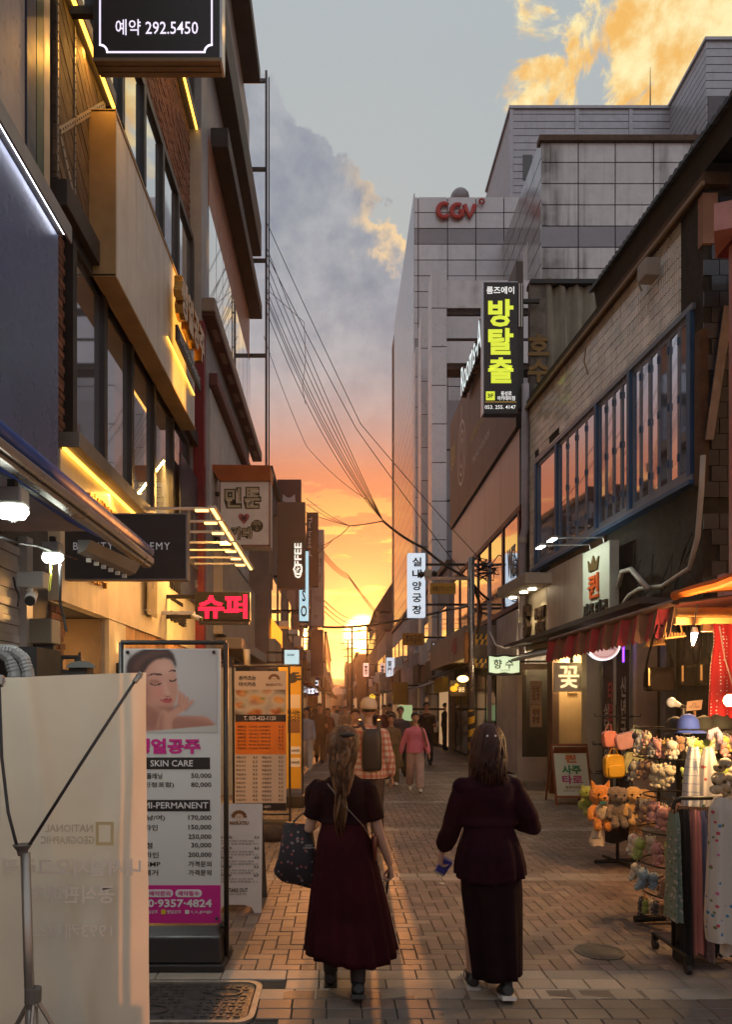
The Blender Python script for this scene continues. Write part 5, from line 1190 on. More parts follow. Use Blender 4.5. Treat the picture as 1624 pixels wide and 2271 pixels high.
# ================================================================== free standing banners on the left
m_pap = mat('banner_white', (.62, .60, .58), .5, var=.03); m_ink2 = mat('print_black', (.015, .013, .013), .5, var=0); m_mag = mat('print_magenta', (.55, .015, .22), .5, var=.03); m_wtx = mat('print_white', (.72, .68, .68), .5, var=0)
def skin_banner():
    Y = 4.8; t = thing('skin_care_banner', 'tall black framed stand banner showing a resting face above a price list', 'banner stand', (XU(400, Y), Y, 0))
    def wb(nm, u0, u1, v0, v1, m, dy=0, th=.03, par=None): return MB().box(XU(u0, Y), XU(u1, Y), Y + dy, Y + dy + th, ZV(v1, Y), ZV(v0, Y)).build(nm, m, par or t)
    zt = ZV(1423, Y)
    for u in (266, 500): MB().cyl((XU(u, Y), Y + .05, .03), (XU(u - 2, Y), Y + .05, zt), .017, n=10).build('post', m_black, t, smooth=True)
    MB().cyl((XU(264, Y), Y + .05, zt), (XU(499, Y), Y + .05, zt), .016, n=10).build('top_rail', m_black, t); MB().cyl((XU(264, Y), Y + .05, ZV(2058, Y)), (XU(500, Y), Y + .05, ZV(2058, Y)), .014, n=10).build('lower_rail', m_black, t)
    x0, x1 = XU(262, Y), XU(503, Y)
    MB().loft([[(x0, Y - .14, 0.0), (x1, Y - .14, 0.0), (x1, Y + .26, 0.0), (x0, Y + .26, 0.0)], [(x0, Y - .14, .05), (x1, Y - .14, .05), (x1, Y + .26, .05), (x0, Y + .26, .05)]]).build('foot', m_black, t, bevel=.01)
    MB().loft([[(x0 + .02, Y - .12, .052), (x1 - .02, Y - .12, .052), (x1 - .02, Y + .24, .052), (x0 + .02, Y + .24, .052)], [(x0 + .03, Y - .10, .22), (x1 - .03, Y - .10, .22), (x1 - .03, Y + .22, .22), (x0 + .03, Y + .22, .22)], [(x0 + .06, Y - .02, .27), (x1 - .06, Y - .02, .27), (x1 - .06, Y + .14, .27), (x0 + .06, Y + .14, .27)]]).build('water_weight', mat('weight_black', (.018, .018, .02), .35, var=.1), t, bevel=.012)
    sh = wb('sheet', 274, 489, 1438, 2046, m_pap, 0, .012)
    p = face_picture(); p.grid('face_print', m_print, P(276, 1624, Y), RX, UZ, XU(482, Y) - XU(276, Y), (1624 - 1440) / F * Y, sh, .003)
    for u, v in ((283, 1446), (474, 1446), (481, 2036)): MB().cyl(P(u, v, Y - .001), P(u, v, Y - .012), .012, n=10).build('eyelet', m_black, sh)
    tx = MB(); tm = MB(); tw = MB(); bk = MB()
    def row(mb, s, u0, u1, v, hpx, b=.015, dy=-.001): mb.text(s, P((u0 + u1) / 2, v, Y + dy), RX, UZ, w=(u1 - u0) / F * Y, h=hpx / F * Y, depth=.003, bold=b)
    row(tm, '쌩얼공주', 296, 445, 1654, 34, .05)
    for v0, v1, s in ((1679, 1705, 'SKIN CARE'), (1773, 1798, 'SEMI-PERMANENT')):
        bk.box(XU(288, Y), XU(466, Y), Y - .003, Y - .001, ZV(v1, Y), ZV(v0, Y))
    row(tw, 'SKIN CARE', 334, 428, 1692, 14, .01, -.004); row(tw, 'SEMI-PERMANENT', 299, 462, 1785, 14, .01, -.004)
    L = [('아쿠아 플레닝', '50,000', 1720), ('PLLA(진정포함)', '80,000', 1740), ('눈썹(남/여)', '170,000', 1813), ('아이라인', '150,000', 1834), ('입술', '250,000', 1855), ('미인점', '30,000', 1874), ('헤어라인', '200,000', 1895), ('두피 SMP', '가격문의', 1915), ('잔흔 제거', '가격문의', 1934)]
    W_ = {'아쿠아 플레닝': (285, 360), 'PLLA(진정포함)': (278, 386), '눈썹(남/여)': (288, 366), '아이라인': (290, 350), '입술': (290, 320), '미인점': (290, 338), '헤어라인': (290, 352), '두피 SMP': (284, 356), '잔흔 제거': (280, 351)}
    for a, b, v in L: row(tx, a, *W_[a], v, 13); row(tx, b, 424 if ',' in b and len(b) < 7 else 418, 469, v, 12 if ',' in b else 13)
    tx.build('price_lettering', m_ink2, sh, kind='stuff'); tm.build('title_lettering', m_mag, sh); bk.build('heading_bar', m_ink2, sh, kind='stuff')
    fo = wb('footer', 275, 489.5, 1962, 2046, m_mag, -.003, .003, sh)
    row(tw, '010·9357·4824', 300, 470, 2002, 18, .03, -.004); row(tw, '쌩얼공주', 370, 402, 2021, 8, .01, -.004); row(tw, 's_u_gongju', 424, 470, 2021, 8, .01, -.004); row(tw, '쌩얼공주', 322, 350, 2021, 8, .01, -.004)
    for u0, u1 in ((325, 384), (389, 448)):
        c = P((u0 + u1) / 2, 1980, Y - .003); w, h = (u1 - u0) / 2 / F * Y, 8.5 / F * Y
        MB().prism([(max(-w + h, min(w - h, w * math.cos(a) * 3)) + h * math.cos(a), h * math.sin(a)) for a in np.linspace(0, 2 * math.pi, 24, endpoint=False)], c, RX, UZ, .002).build('pill_badge', m_wtx, fo)
    tp = MB(); row(tp, '예약문의', 331, 378, 1980, 11, .02, -.006); row(tp, '예약필수', 395, 442, 1980, 11, .02, -.006); tp.build('badge_lettering', m_mag, sh, kind='stuff')
    MB().box(XU(358, Y), XU(368, Y), Y - .006, Y - .004, ZV(2026, Y), ZV(2016, Y)).build('chat_icon', mat('icon_yellow', (.6, .45, .02)), sh)
    MB().box(XU(411, Y), XU(420, Y), Y - .006, Y - .004, ZV(2025, Y), ZV(2017, Y)).build('camera_icon', m_wtx, sh)
    tw.build('white_lettering', m_wtx, sh, kind='stuff')
skin_banner()
def mascot(mb1, mb2, c, r):
    """hedgehog-like round emblem: brown cap over a pale face"""
    n = 20; c = Vector(c)
    mb1.prism([(r * 1.15 * math.cos(a) * (1 + .06 * math.cos(13 * a)), r * math.sin(a) * (1 + .06 * math.cos(13 * a)) - r * .1) for a in np.linspace(-.12, math.pi + .12, 26)], c, RX, UZ, .002)
    mb2.prism([(r * .62 * math.cos(a), r * .5 * math.sin(a) - r * .12) for a in np.linspace(0, 2 * math.pi, n, endpoint=False)], c - Vector((0, .003, 0)), RX, UZ, .002)
    for s in (-1, 1): mb1.prism([(s * r * .24 + r * .06 * math.cos(a), r * .06 * math.sin(a) + r * .0) for a in np.linspace(0, 2 * math.pi, 8, endpoint=False)], c - Vector((0, .0055, 0)), RX, UZ, .001)
    mb1.prism([(r * .1 * math.cos(a), r * .06 * math.sin(a) - r * .16) for a in np.linspace(0, 2 * math.pi, 8, endpoint=False)], c - Vector((0, .0055, 0)), RX, UZ, .001)
m_brp = mat('print_brown', (.20, .085, .03), .5, var=0); m_crm = mat('print_cream', (.66, .52, .40), .5, var=0); m_orp = mat('print_orange', (.80, .20, .015), .5, var=.04)
def menu_banner():
    Y = 10.0; t = thing('menu_banner', 'framed menu banner with food photos above orange and cream price columns', 'banner stand', (XU(578, Y), Y, 0))
    def wb(nm, u0, u1, v0, v1, m, dy=0, th=.012, par=None): return MB().box(XU(u0, Y), XU(u1, Y), Y + dy, Y + dy + th, ZV(v1, Y), ZV(v0, Y)).build(nm, m, par or t)
    for u in (518, 643): MB().cyl((XU(u, Y), Y + .04, .02), (XU(u - 2, Y), Y + .04, ZV(1476, Y)), .016, n=8).build('post', m_black, t)
    for v in (1476, 1806): MB().cyl((XU(516, Y), Y + .04, ZV(v, Y)), (XU(642, Y), Y + .04, ZV(v, Y)), .015, n=8).build('rail', m_black, t)
    MB().box(XU(514, Y), XU(648, Y), Y - .2, Y + .3, .0, .10).build('foot', m_black, t, bevel=.01)
    sh = wb('sheet', 521, 635, 1488, 1796, m_crm)
    food_picture().grid('food_print', m_print, P(521, 1586, Y), RX, UZ, XU(633, Y) - XU(521, Y), (1586 - 1529) / F * Y, sh, .003)
    wb('black_bar', 522, 634.5, 1584, 1600, m_ink2, -.004, .003, sh); wb('orange_block', 522, 634.5, 1600, 1672, m_orp, -.003, .002, sh); wb('black_bar', 522, 635, 1780, 1797, m_ink2, -.003, .002, sh)
    def row(mb, s, u0, u1, v, hpx, b=.015, dy=-.001): mb.text(s, P((u0 + u1) / 2, v, Y + dy), RX, UZ, w=(u1 - u0) / F * Y, h=hpx / F * Y, depth=.003, bold=b)
    tx = MB(); tw = MB(); tb = MB(); tc = MB()
    row(tx, '돈카츠는', 530, 568, 1503, 10, .03); row(tx, '마이카츠', 530, 568, 1517, 10, .03); row(tb, 'MAIKATSU', 590, 626, 1518, 6, .02)
    mascot(tb, tc, P(608, 1504, Y - .002), 11 / F * Y)
    row(tw, 'T. 053-422-1120', 541, 612, 1592, 9, .02, -.005)
    for k in range(7): row(tx, random.choice(('마이카츠', '치즈카츠', '로스카츠', '히레카츠')), 527, 546, 1611 + k * 8, 5, .02, -.0035); row(tx, random.choice(('바삭한 등심과 안심', '고소한 모짜렐라', '국내산 생등심')), 552, 600, 1611 + k * 8, 4, .01, -.0035); row(tx, '%d.5' % (5 + k), 618, 629, 1611 + k * 8, 5, .01, -.0035)
    for k in range(11):
        v = 1679 + k * 9.4
        for u in (523, 580): row(tx, random.choice(('마이카츠', '우동정식', '카레덮밥', '메밀소바')), u + 1, u + 22, v, 5, .01); row(tx, '%d.%d' % (4 + k % 5, 5 * (k % 2)), u + 38, u + 48, v, 5, .01)
    row(tw, '053-661-5271', 560, 600, 1788, 5, .01, -.005)
    tx.build('menu_lettering', m_ink2, sh, kind='stuff'); tw.build('white_lettering', m_wtx, sh, kind='stuff'); tb.build('emblem', m_brp, sh, kind='stuff'); tc.build('emblem_face', m_crm, sh)
menu_banner()
def menu_board():
    Y = 6.0; t = thing('folding_menu_board', 'white folding menu board with arched foot beside the face banner', 'signboard', (XU(535, Y), Y, 0))
    x0, x1, z1 = XU(470, Y), XU(580, Y), ZV(1787, Y); k = .16
    def W_(x, z, o=0): return Vector((x, Y + k * z + o, z))
    up = (W_(0, 1) - W_(0, 0)).normalized(); nn = RX.cross(up)
    w = (x1 - x0) / 2; c = (x0 + x1) / 2
    out = [(-w, 0), (-w * .72, 0), (-w * .6, .045), (-w * .3, .065), (w * .3, .065), (w * .6, .045), (w * .72, 0), (w, 0), (w - .008, z1), (-w + .008, z1)]
    mw = mat('board_white', (.60, .57, .56), .45, var=.05, dirt=.1)
    fp = MB().prism([(x, z / up.z) for x, z in out], W_(c, 0, .012), RX, up, .012).build('front_panel', mw, t)
    up2 = Vector((0, -.35, z1)).normalized(); MB().prism([(x, z / up2.z) for x, z in out], Vector((c, Y + k * z1 + .36, 0)), RX, up2, .012).build('rear_panel', mat('board_edge', (.10, .10, .10), .6), t)
    tx = MB(); tb = MB(); tc = MB()
    def row(mb, s, u0, u1, v, hpx, b=.01):
        z = ZV(v, Y) * (1 - .0); z = CH + (z - CH) * (1 + k * z / Y); q = W_(XU((u0 + u1) / 2, Y), z) + nn * .002; mb.text(s, q, RX, up, w=(u1 - u0) / F * Y, h=hpx / F * Y, depth=.003, bold=b)
    z = ZV(1809, Y); z = CH + (z - CH) * (1 + k * z / Y); mascot(tb, tc, W_(XU(526, Y), z) + nn * .004, 15 / F * Y)
    row(tb, 'MAIKATSU', 505, 548, 1824, 8, .04)
    for i, (v, n, p) in enumerate(((1856, '돈카츠', '5.9'), (1880, '마이카츠', '8.5'), (1901, '카레돈부리', '4.9'), (1921, '부타동', '5.5'), (1940, '냉우동', '6.9'))):
        row(tx, n, 480, 512, v, 6, .02); row(tx, p, 562, 572, v, 6, .02)
        row(tx, '바삭하게 튀긴 국내산 등심', 484, 560, v + 8, 4, .0); row(tx, '두툼한 등심 위에 달콤 소스', 486, 571, v + 14, 4, .0)
    row(tx, 'TAKE OUT', 506, 549, 1973, 9, .02); row(tx, '(포장 가능합니다)', 507, 546, 1982, 5, .0)
    tx.build('menu_lettering', m_ink2, fp, kind='stuff'); tb.build('emblem', m_brp, fp, kind='stuff'); tc.build('emblem_face', m_crm, fp)
menu_board()
def yellow_banner():
    Y = 12.3; t = thing('yellow_banner', 'narrow yellow stand banner with a pointing hand behind the menu banner', 'banner stand', (XU(654, Y), Y, 0))
    def wb(nm, u0, u1, v0, v1, m, dy=0, th=.012): return MB().box(XU(u0, Y), XU(u1, Y), Y + dy, Y + dy + th, ZV(v1, Y), ZV(v0, Y)).build(nm, m, t)
    my = mat('banner_yellow', (.62, .33, .02), .5, var=.05); wb('sheet', 618, 668, 1478, 1748, my)
    for u in (616, 672): MB().cyl((XU(u, Y), Y + .04, .02), (XU(u - 2, Y), Y + .04, ZV(1474, Y)), .016, n=8).build('post', m_black, t)
    MB().cyl((XU(614, Y), Y + .04, ZV(1474, Y)), (XU(670, Y), Y + .04, ZV(1474, Y)), .015, n=8).build('rail', m_black, t)
    MB().box(XU(612, Y), XU(675, Y), Y - .2, Y + .25, 0, .2).build('foot', m_black, t, bevel=.02)
    wb('white_label', 640, 666, 1655, 1672, m_wtx, -.004, .003); wb('white_label', 640, 666, 1680, 1700, m_wtx, -.004, .003); wb('photo_block', 638, 666, 1540, 1570, m_crm, -.003, .002); wb('photo_block', 638, 666, 1596, 1625, m_brp, -.003, .002)
    mb = MB(); hand = [(-.10, .0), (.02, .02), (.06, .06), (.16, .06), (.16, .10), (.05, .10), (.05, .115), (.12, .12), (.12, .15), (.03, .15), (.03, .17), (.09, .17), (.09, .2), (-.02, .2), (-.10, .14)]
    mb.prism(hand, P(652, 1516, Y - .001), RX, UZ, .003); mb.text('마시는\n인디아', P(652, 1586, Y - .001), RX, UZ, w=.22, h=.20, depth=.004, bold=.04)
    mb.text('5,000원', P(653, 1664, Y - .006), RX, UZ, w=.17, h=.05, depth=.003, bold=.02).text('7,000원', P(653, 1690, Y - .006), RX, UZ, w=.17, h=.05, depth=.003, bold=.02).build('lettering', m_ink2, t, kind='stuff')
yellow_banner()
def near_banner():
    """translucent sheet held by a tripod; its print shows through mirrored"""
    Y = 2.8; t = thing('stand_banner', 'large cream cloth banner on a steel tripod, its mirrored print showing through', 'banner stand', (XU(70, Y), Y, 0))
    m_cl = mat('cream_cloth', (.77, .71, .60), .8, var=.06, scale=1.6, translucent=.42, bump=.35, bscale=5)
    TL, TR, BR, BL = (-6, 1502), (318, 1490), (331, 2320), (-6, 2320)
    n, mm = 26, 40; vs = []
    def q(a, b):
        u = (TL[0] * (1 - a) + TR[0] * a) * (1 - b) + (BL[0] * (1 - a) + BR[0] * a) * b; v = (TL[1] * (1 - a) + TR[1] * a) * (1 - b) + (BL[1] * (1 - a) + BR[1] * a) * b
        fold = .016 * math.sin(2 * math.pi * (a * 1.3 - b * .5)) * b + .024 * max(0, 1 - abs((a - .15) * 2.2 - b * .9) * 4) + .020 * max(0, 1 - abs((1 - a) * 1.6 - b * .8) * 5) + .014 * mnoise.noise(Vector((a * 3, b * 4, 0)))
        p = P(u, v, Y); p.y += .02 + fold; return p
    mb = MB(); mb.add([q(i / n, j / mm) for j in range(mm + 1) for i in range(n + 1)], [(j * (n + 1) + i, j * (n + 1) + i + 1, (j + 1) * (n + 1) + i + 1, (j + 1) * (n + 1) + i) for j in range(mm) for i in range(n)])
    sh = mb.build('cloth', m_cl, t, smooth=True)
    mp = mat('show_through', (.93, .80, .68), .8, var=.05); mp2 = mat('show_through_dark', (.60, .50, .37), .8, var=.1); mp3 = mat('show_through_gold', (.74, .58, .30), .8, var=.1)
    def tx(s, u, v, wpx, hpx, b, m): MB().text(s, P(u, v, Y - .014), -RX, UZ, w=wpx / F * Y, h=hpx / F * Y, depth=-.002, bold=b).build('mirrored_lettering', m, sh)
    tx('NATIONAL', 153, 1836, 106, 17, .01, mp2); tx('GEOGRAPHIC', 150, 1862, 118, 17, .01, mp2); tx('내셔널지오그래픽', 160, 1922, 304, 40, .02, mp); tx('공식판매처', 160, 1982, 188, 40, .02, mp); tx('1993케이스', 160, 2062, 178, 34, .0, mp)
    for u, v in ((308, 1499), (4, 1510)): MB().cyl(P(u, v, Y - .006), P(u, v, Y - .016), .013, n=12).build('eyelet', m_steel, sh)
    c = P(232, 1848, Y - .014); a, b = .035, .046; mb = MB()
    for x0, x1, z0, z1 in ((-a, -a + .012, -b, b), (a - .012, a, -b, b), (-a + .012, a - .012, b - .012, b), (-a + .012, a - .012, -b, -b + .012)): mb.box(c.x + x0, c.x + x1, c.y, c.y + .001, c.z + z0, c.z + z1)
    mb.build('frame_emblem', mp3, sh)
    m_tub = mat('tripod_steel', (.42, .38, .33), .32, .75, var=.08); m_jt = mat('tripod_joint', (.16, .14, .125), .5, var=.1)
    Yp = Y - .14
    MB().cyl((XU(72, Yp), Yp, .33), P(56, 1890, Yp), .018, n=12).build('pole', m_tub, t, smooth=True); MB().cyl((XU(75, Yp), Yp, .05), (XU(70, Yp), Yp, .62), .023, n=12).build('lower_pole', m_tub, t, smooth=True)
    MB().loft([[P(50 + 8 * math.cos(a) * k, v, Yp) + Vector((0, .015 * math.sin(a) * k, 0)) for a in np.linspace(0, 2 * math.pi, 12, endpoint=False)] for k, v in ((1.2, 1896), (1.5, 1885), (2.6, 1872))]).build('hub', m_jt, t)
    MB().tube([P(62, 1878, Yp), P(180, 1692, Yp + .03), P(300, 1508, Y - .02)], .0062, 8).build('arm', m_char, t, smooth=True); MB().tube([P(298, 1512, Y - .02), P(313, 1492, Y + .0)], .011, 8).build('arm_tip', m_tub, t)
    MB().tube([P(38, 1878, Yp), P(18, 1800, Yp + .02), P(4, 1680, Yp + .06), P(-2, 1512, Y - .02)], .0062, 8).build('arm', m_char, t, smooth=True); MB().tube([P(-2, 1520, Y - .02), P(2, 1500, Y - .0)], .016, 8).build('arm_tip', m_tub, t)
    MB().cyl(P(73, 2220, Yp), P(74, 2190, Yp), .03, n=12).build('clamp', m_jt, t)
    for du, dy in ((-62, .0), (68, .02), (10, -.3)):
        a = P(74 + du * .12, 2216, Yp); b = Vector((XU(74 + du, Yp) * 1.0 + du * .004, Yp + dy, .012)); MB().cyl(a, b, .009, n=8).build('leg', m_tub, t); MB().cyl(b - Vector((0, 0, .012)), b + Vector((0, 0, .02)), .013, n=8).build('foot_cap', m_jt, t)
near_banner()
# ================================================================== things round the near left shop
def blue_awning():
    t = thing('blue_awning', 'blue retractable shop awning with an aluminium front bar seen from below', 'awning', (-2.1, 4.4, 2.9))
    mbl = mat('awning_blue', (.025, .075, .34), .55, var=.12, scale=4, translucent=.25); xb, xf, zb, zf = -2.5, -1.53, 3.42, 2.93; y0, y1 = 1.6, 5.75
    rows = [[(xb + (xf - xb) * k, y, zb + (zf - zb) * k - .05 * math.sin(math.pi * k)) for k in np.linspace(0, 1, 7)] for y in np.linspace(y0, y1 - .15, 6)]
    MB().loft(rows, False, False, closed=False).build('fabric', mbl, t, smooth=True)
    MB().tube([(xf, y0, zf + .045), (xf, y1, zf + .045)], .05, 12).build('blue_roll', mbl, t, smooth=True)
    MB().box(xf - .05, xf + .05, y0, y1, zf - .055, zf - .005).box(xf - .03, xf + .03, y0, y1 - .02, zf - .085, zf - .058).build('front_bar', mat('anod_bar', (.38, .36, .36), .3, .8, var=.1), t, bevel=.008)
    a = (-2.45, 3.2, 3.28); b = (-1.9, 4.3, 3.08); c = (-1.58, 5.3, 2.92)
    for p, q in ((a, b), (b, c)): MB().tube([p, q], .03, 8).build('folding_arm', mat('arm_grey', (.28, .29, .30), .4, .5), t)
    MB().box(-2.5, -2.44, y0, 5.8, 3.36, 3.50).build('wall_cassette', m_white, t)
blue_awning()
def flood(name, label, u, v, Y, s, e):
    t = thing(name, label, 'lamp', P(u, v, Y), 'work lamps under the blue awning'); c = P(u, v, Y)
    MB().obox(c + Vector((0, 0, s * .85)), (s * .75, 0, 0), (0, s * .6, 0), (0, 0, s * .5)).build('housing', mat('lamp_grey', (.34, .34, .33), .5), t, bevel=.012)
    MB().obox(c + Vector((0, 0, s * 1.5)), (s * .22, 0, 0), (0, s * .22, 0), (0, 0, s * .35)).build('bracket', m_black, t)
    n = 10; MB().loft([[c + Vector((s * k * math.cos(a), s * k * .72 * math.sin(a), z * s)) for a in np.linspace(0, 2 * math.pi, n, endpoint=False)] for k, z in ((.85, .32), (.95, .0), (.7, -.35), (.2, -.45))]).build('lens', glow('floodlens', (.93, 1, .86), 14), t)
    g = MB()
    for k in range(4): a = math.pi * k / 4; g.tube([c + Vector((s * 1.02 * math.cos(a) * q, s * .78 * math.sin(a) * q, s * (.3 - .85 * (1 - q * q)))) for q in np.linspace(-1, 1, 7)], .004, 4)
    g.build('wire_guard', m_steel, t, kind='stuff')
    lamp('flood_light', 'AREA', c - Vector((0, 0, s * .55)), e, (.95, 1, .90), t, size=s * 1.4, target=c + Vector((.3, 0, -3)))
flood('work_lamp', 'nearer caged white work lamp hanging under the blue awning', 28, 1136, 3.5, .085, 10)
flood('work_lamp', 'farther small caged work lamp with a yellow pull cord', 117, 1238, 4.6, .075, 7)
MB().tube([P(112, 1248, 4.58), P(113, 1275, 4.58), P(109, 1310, 4.6)], .006, 6).build('pull_cord', mat('cord_yellow', (.45, .48, .05)), label='thin yellow pull cord below the farther work lamp', cat='cord')
MB().tube([P(133, 1246, 4.62), P(134, 1300, 4.62), P(133, 1335, 4.64), P(142, 1370, 4.66), P(147, 1400, 4.66)], .009, 6).build('power_cable', m_black, label='black cable looping down in front of the brick pier', cat='cable')
MB().tube([P(0, 1192, 3.6), P(40, 1204, 3.8), P(80, 1210, 4.3), P(130, 1226, 4.7), P(170, 1240, 5.2)], .008, 6).build('power_cable', m_black, label='grey lamp cable running along under the blue awning', cat='cable')
def lamp_housing():
    Y = 5.0; t = thing('open_lamp_housing', 'bent grey metal lamp housing hanging below the awning bar', 'lamp', P(228, 1245, Y))
    a, b = P(172, 1212, Y - .2), P(286, 1264, Y + .35); d = (b - a); q = Vector((0, 0, .045))
    MB().hexa([a - q, b - q, b - q + Vector((.05, 0, .02)), a - q + Vector((.05, 0, .02)), a + q, b + q, b + q + Vector((.09, 0, 0)), a + q + Vector((.09, 0, 0))]).build('housing', mat('dull_metal', (.21, .19, .18), .5, .3, var=.12), t)
    for k in range(6):
        c = a + d * (.2 + .14 * k) - q - Vector((0, 0, .015)); MB().box(c.x - .015, c.x + .015, c.y - .01, c.y + .01, c.z - .012, c.z + .014).build('clip', m_white, t)
lamp_housing()
def cctv_left():
    Y = 5.2; t = thing('security_camera', 'white security camera below a flat junction box on the near left shop', 'camera', P(66, 1320, Y))
    MB().box(XU(35, Y), XU(97, Y), Y, Y + .12, ZV(1302, Y), ZV(1266, Y)).build('junction_box', m_white, t, bevel=.01)
    MB().cyl(P(68, 1302, Y + .04), P(68, 1318, Y + .02), .022, n=10).build('neck', m_white, t)
    MB().tube([P(72, 1316, Y + .10), P(67, 1330, Y - .06)], .04, 14).build('barrel', m_white, t, smooth=True); MB().tube([P(67, 1331, Y - .062), P(66, 1333, Y - .08)], .036, 14).build('lens', m_black, t)
    MB().tube([P(30, 1280, Y), P(34, 1300, Y - .02), P(42, 1320, Y), P(40, 1345, Y)], .008, 5).build('cable', m_black, t)
cctv_left()
def meter_box():
    Y = 6.2; MB().box(XU(62, Y), XU(115, Y), Y, Y + .2, ZV(1426, Y), ZV(1371, Y)).build('meter_box', mat('box_olive', (.30, .29, .24), .5, var=.08), label='pale olive electric box on the wall beside the brick pier', cat='electric box', bevel=.01)
    MB().box(XU(62, 6.3), XU(118, 6.3), 6.3, 6.36, 0, ZV(1428, 6.3)).build('side_door', mat('slate_door', (.045, .05, .065), .5, var=.15), label='dark slate side door beneath the olive electric box', cat='door')
meter_box()
def machine():
    Y = 5.6; t = thing('sewing_machine', 'black iron sewing machine ornament beside the brick pier', 'sewing machine', P(165, 1478, Y)); m = mat('iron_black', (.03, .028, .027), .5, .4)
    def h(nm, u0, u1, v0, v1, d=.06): MB().box(XU(u0, Y), XU(u1, Y), Y - d, Y + d, ZV(v1, Y), ZV(v0, Y)).build(nm, m, t, bevel=.008)
    h('arm', 131, 178, 1453, 1461, .03); h('pillar', 130, 143, 1461, 1486, .04); h('needle_bar', 174, 180, 1446, 1470, .015); h('head', 168, 183, 1456, 1468, .035); h('bed', 126, 190, 1486, 1494, .07); MB().cyl(P(126, 1462, Y - .04), P(126, 1462, Y + .04), .05, n=14).build('hand_wheel', m, t)
    MB().box(XU(120, Y), XU(215, Y), Y - .12, Y + .3, .9, ZV(1494, Y)).build('table', mat('table_brown', (.08, .05, .035), .6), label='dark table carrying the iron sewing machine', cat='table')
    l = thing('garden_lantern', 'small dark lantern with a curved roof next to the sewing machine', 'lantern', P(182, 1490, 5.3)); Y = 5.3
    MB().loft([[P(u, v, Y + dy) for u, v, dy in ((145 + k, 1478 - q, -.1), (213 - k, 1478 - q, -.1), (213 - k, 1478 - q, .1), (145 + k, 1478 - q, .1))] for k, q in ((0, -2), (4, 4), (14, 10), (30, 13))]).build('roof', mat('roof_slate', (.10, .10, .10), .6), l); MB().box(XU(160, Y), XU(200, Y), Y - .07, Y + .07, 1.72, ZV(1478, Y)).build('body', m, l)
machine()
def hoses():
    Y = 4.2; t = thing('extractor_hose', 'two thick ribbed grey hoses bending down from a dark box behind the cloth banner', 'hose', P(20, 1500, Y)); mh = mat('hose_grey', (.16, .16, .17), .5, var=.15)
    MB().box(-2.3, XU(62, Y), Y + .12, Y + .5, 1.2, ZV(1430, Y)).build('box', m_black, t)
    for du, r in ((0, .038), (30, .034)):
        pts = [P(-30 + du, 1442, Y), P(0 + du, 1444, Y), P(22 + du, 1460, Y), P(32 + du, 1490, Y), P(34 + du, 1560, Y)]
        f = [Vector(q) for q in pts]; o = []
        for i in range(len(f) - 1):
            for k in range(8): o.append(f[i].lerp(f[i + 1], k / 8))
        MB().tube(o, [r * (1 + .10 * (i % 2)) for i in range(len(o))], 10).build('hose', mh, t)
hoses()
mb = MB(); c = Vector((XU(602, 9.2), 9.2, 0))
mb.loft([[c + Vector((.20 * k * math.cos(a) * (1 + .12 * math.sin(3 * a)), .14 * k * math.sin(a), z)) for a in np.linspace(0, 2 * math.pi, 16, endpoint=False)] for k, z in ((.8, 0), (1, .05), (.95, .12), (.6, .19), (.15, .21))]); mb.build('dark_sack', mat('sack_brown', (.035, .022, .018), .8, var=.2), label='dark brown sack slumped on the paving below the menu banner', cat='sack', smooth=True)
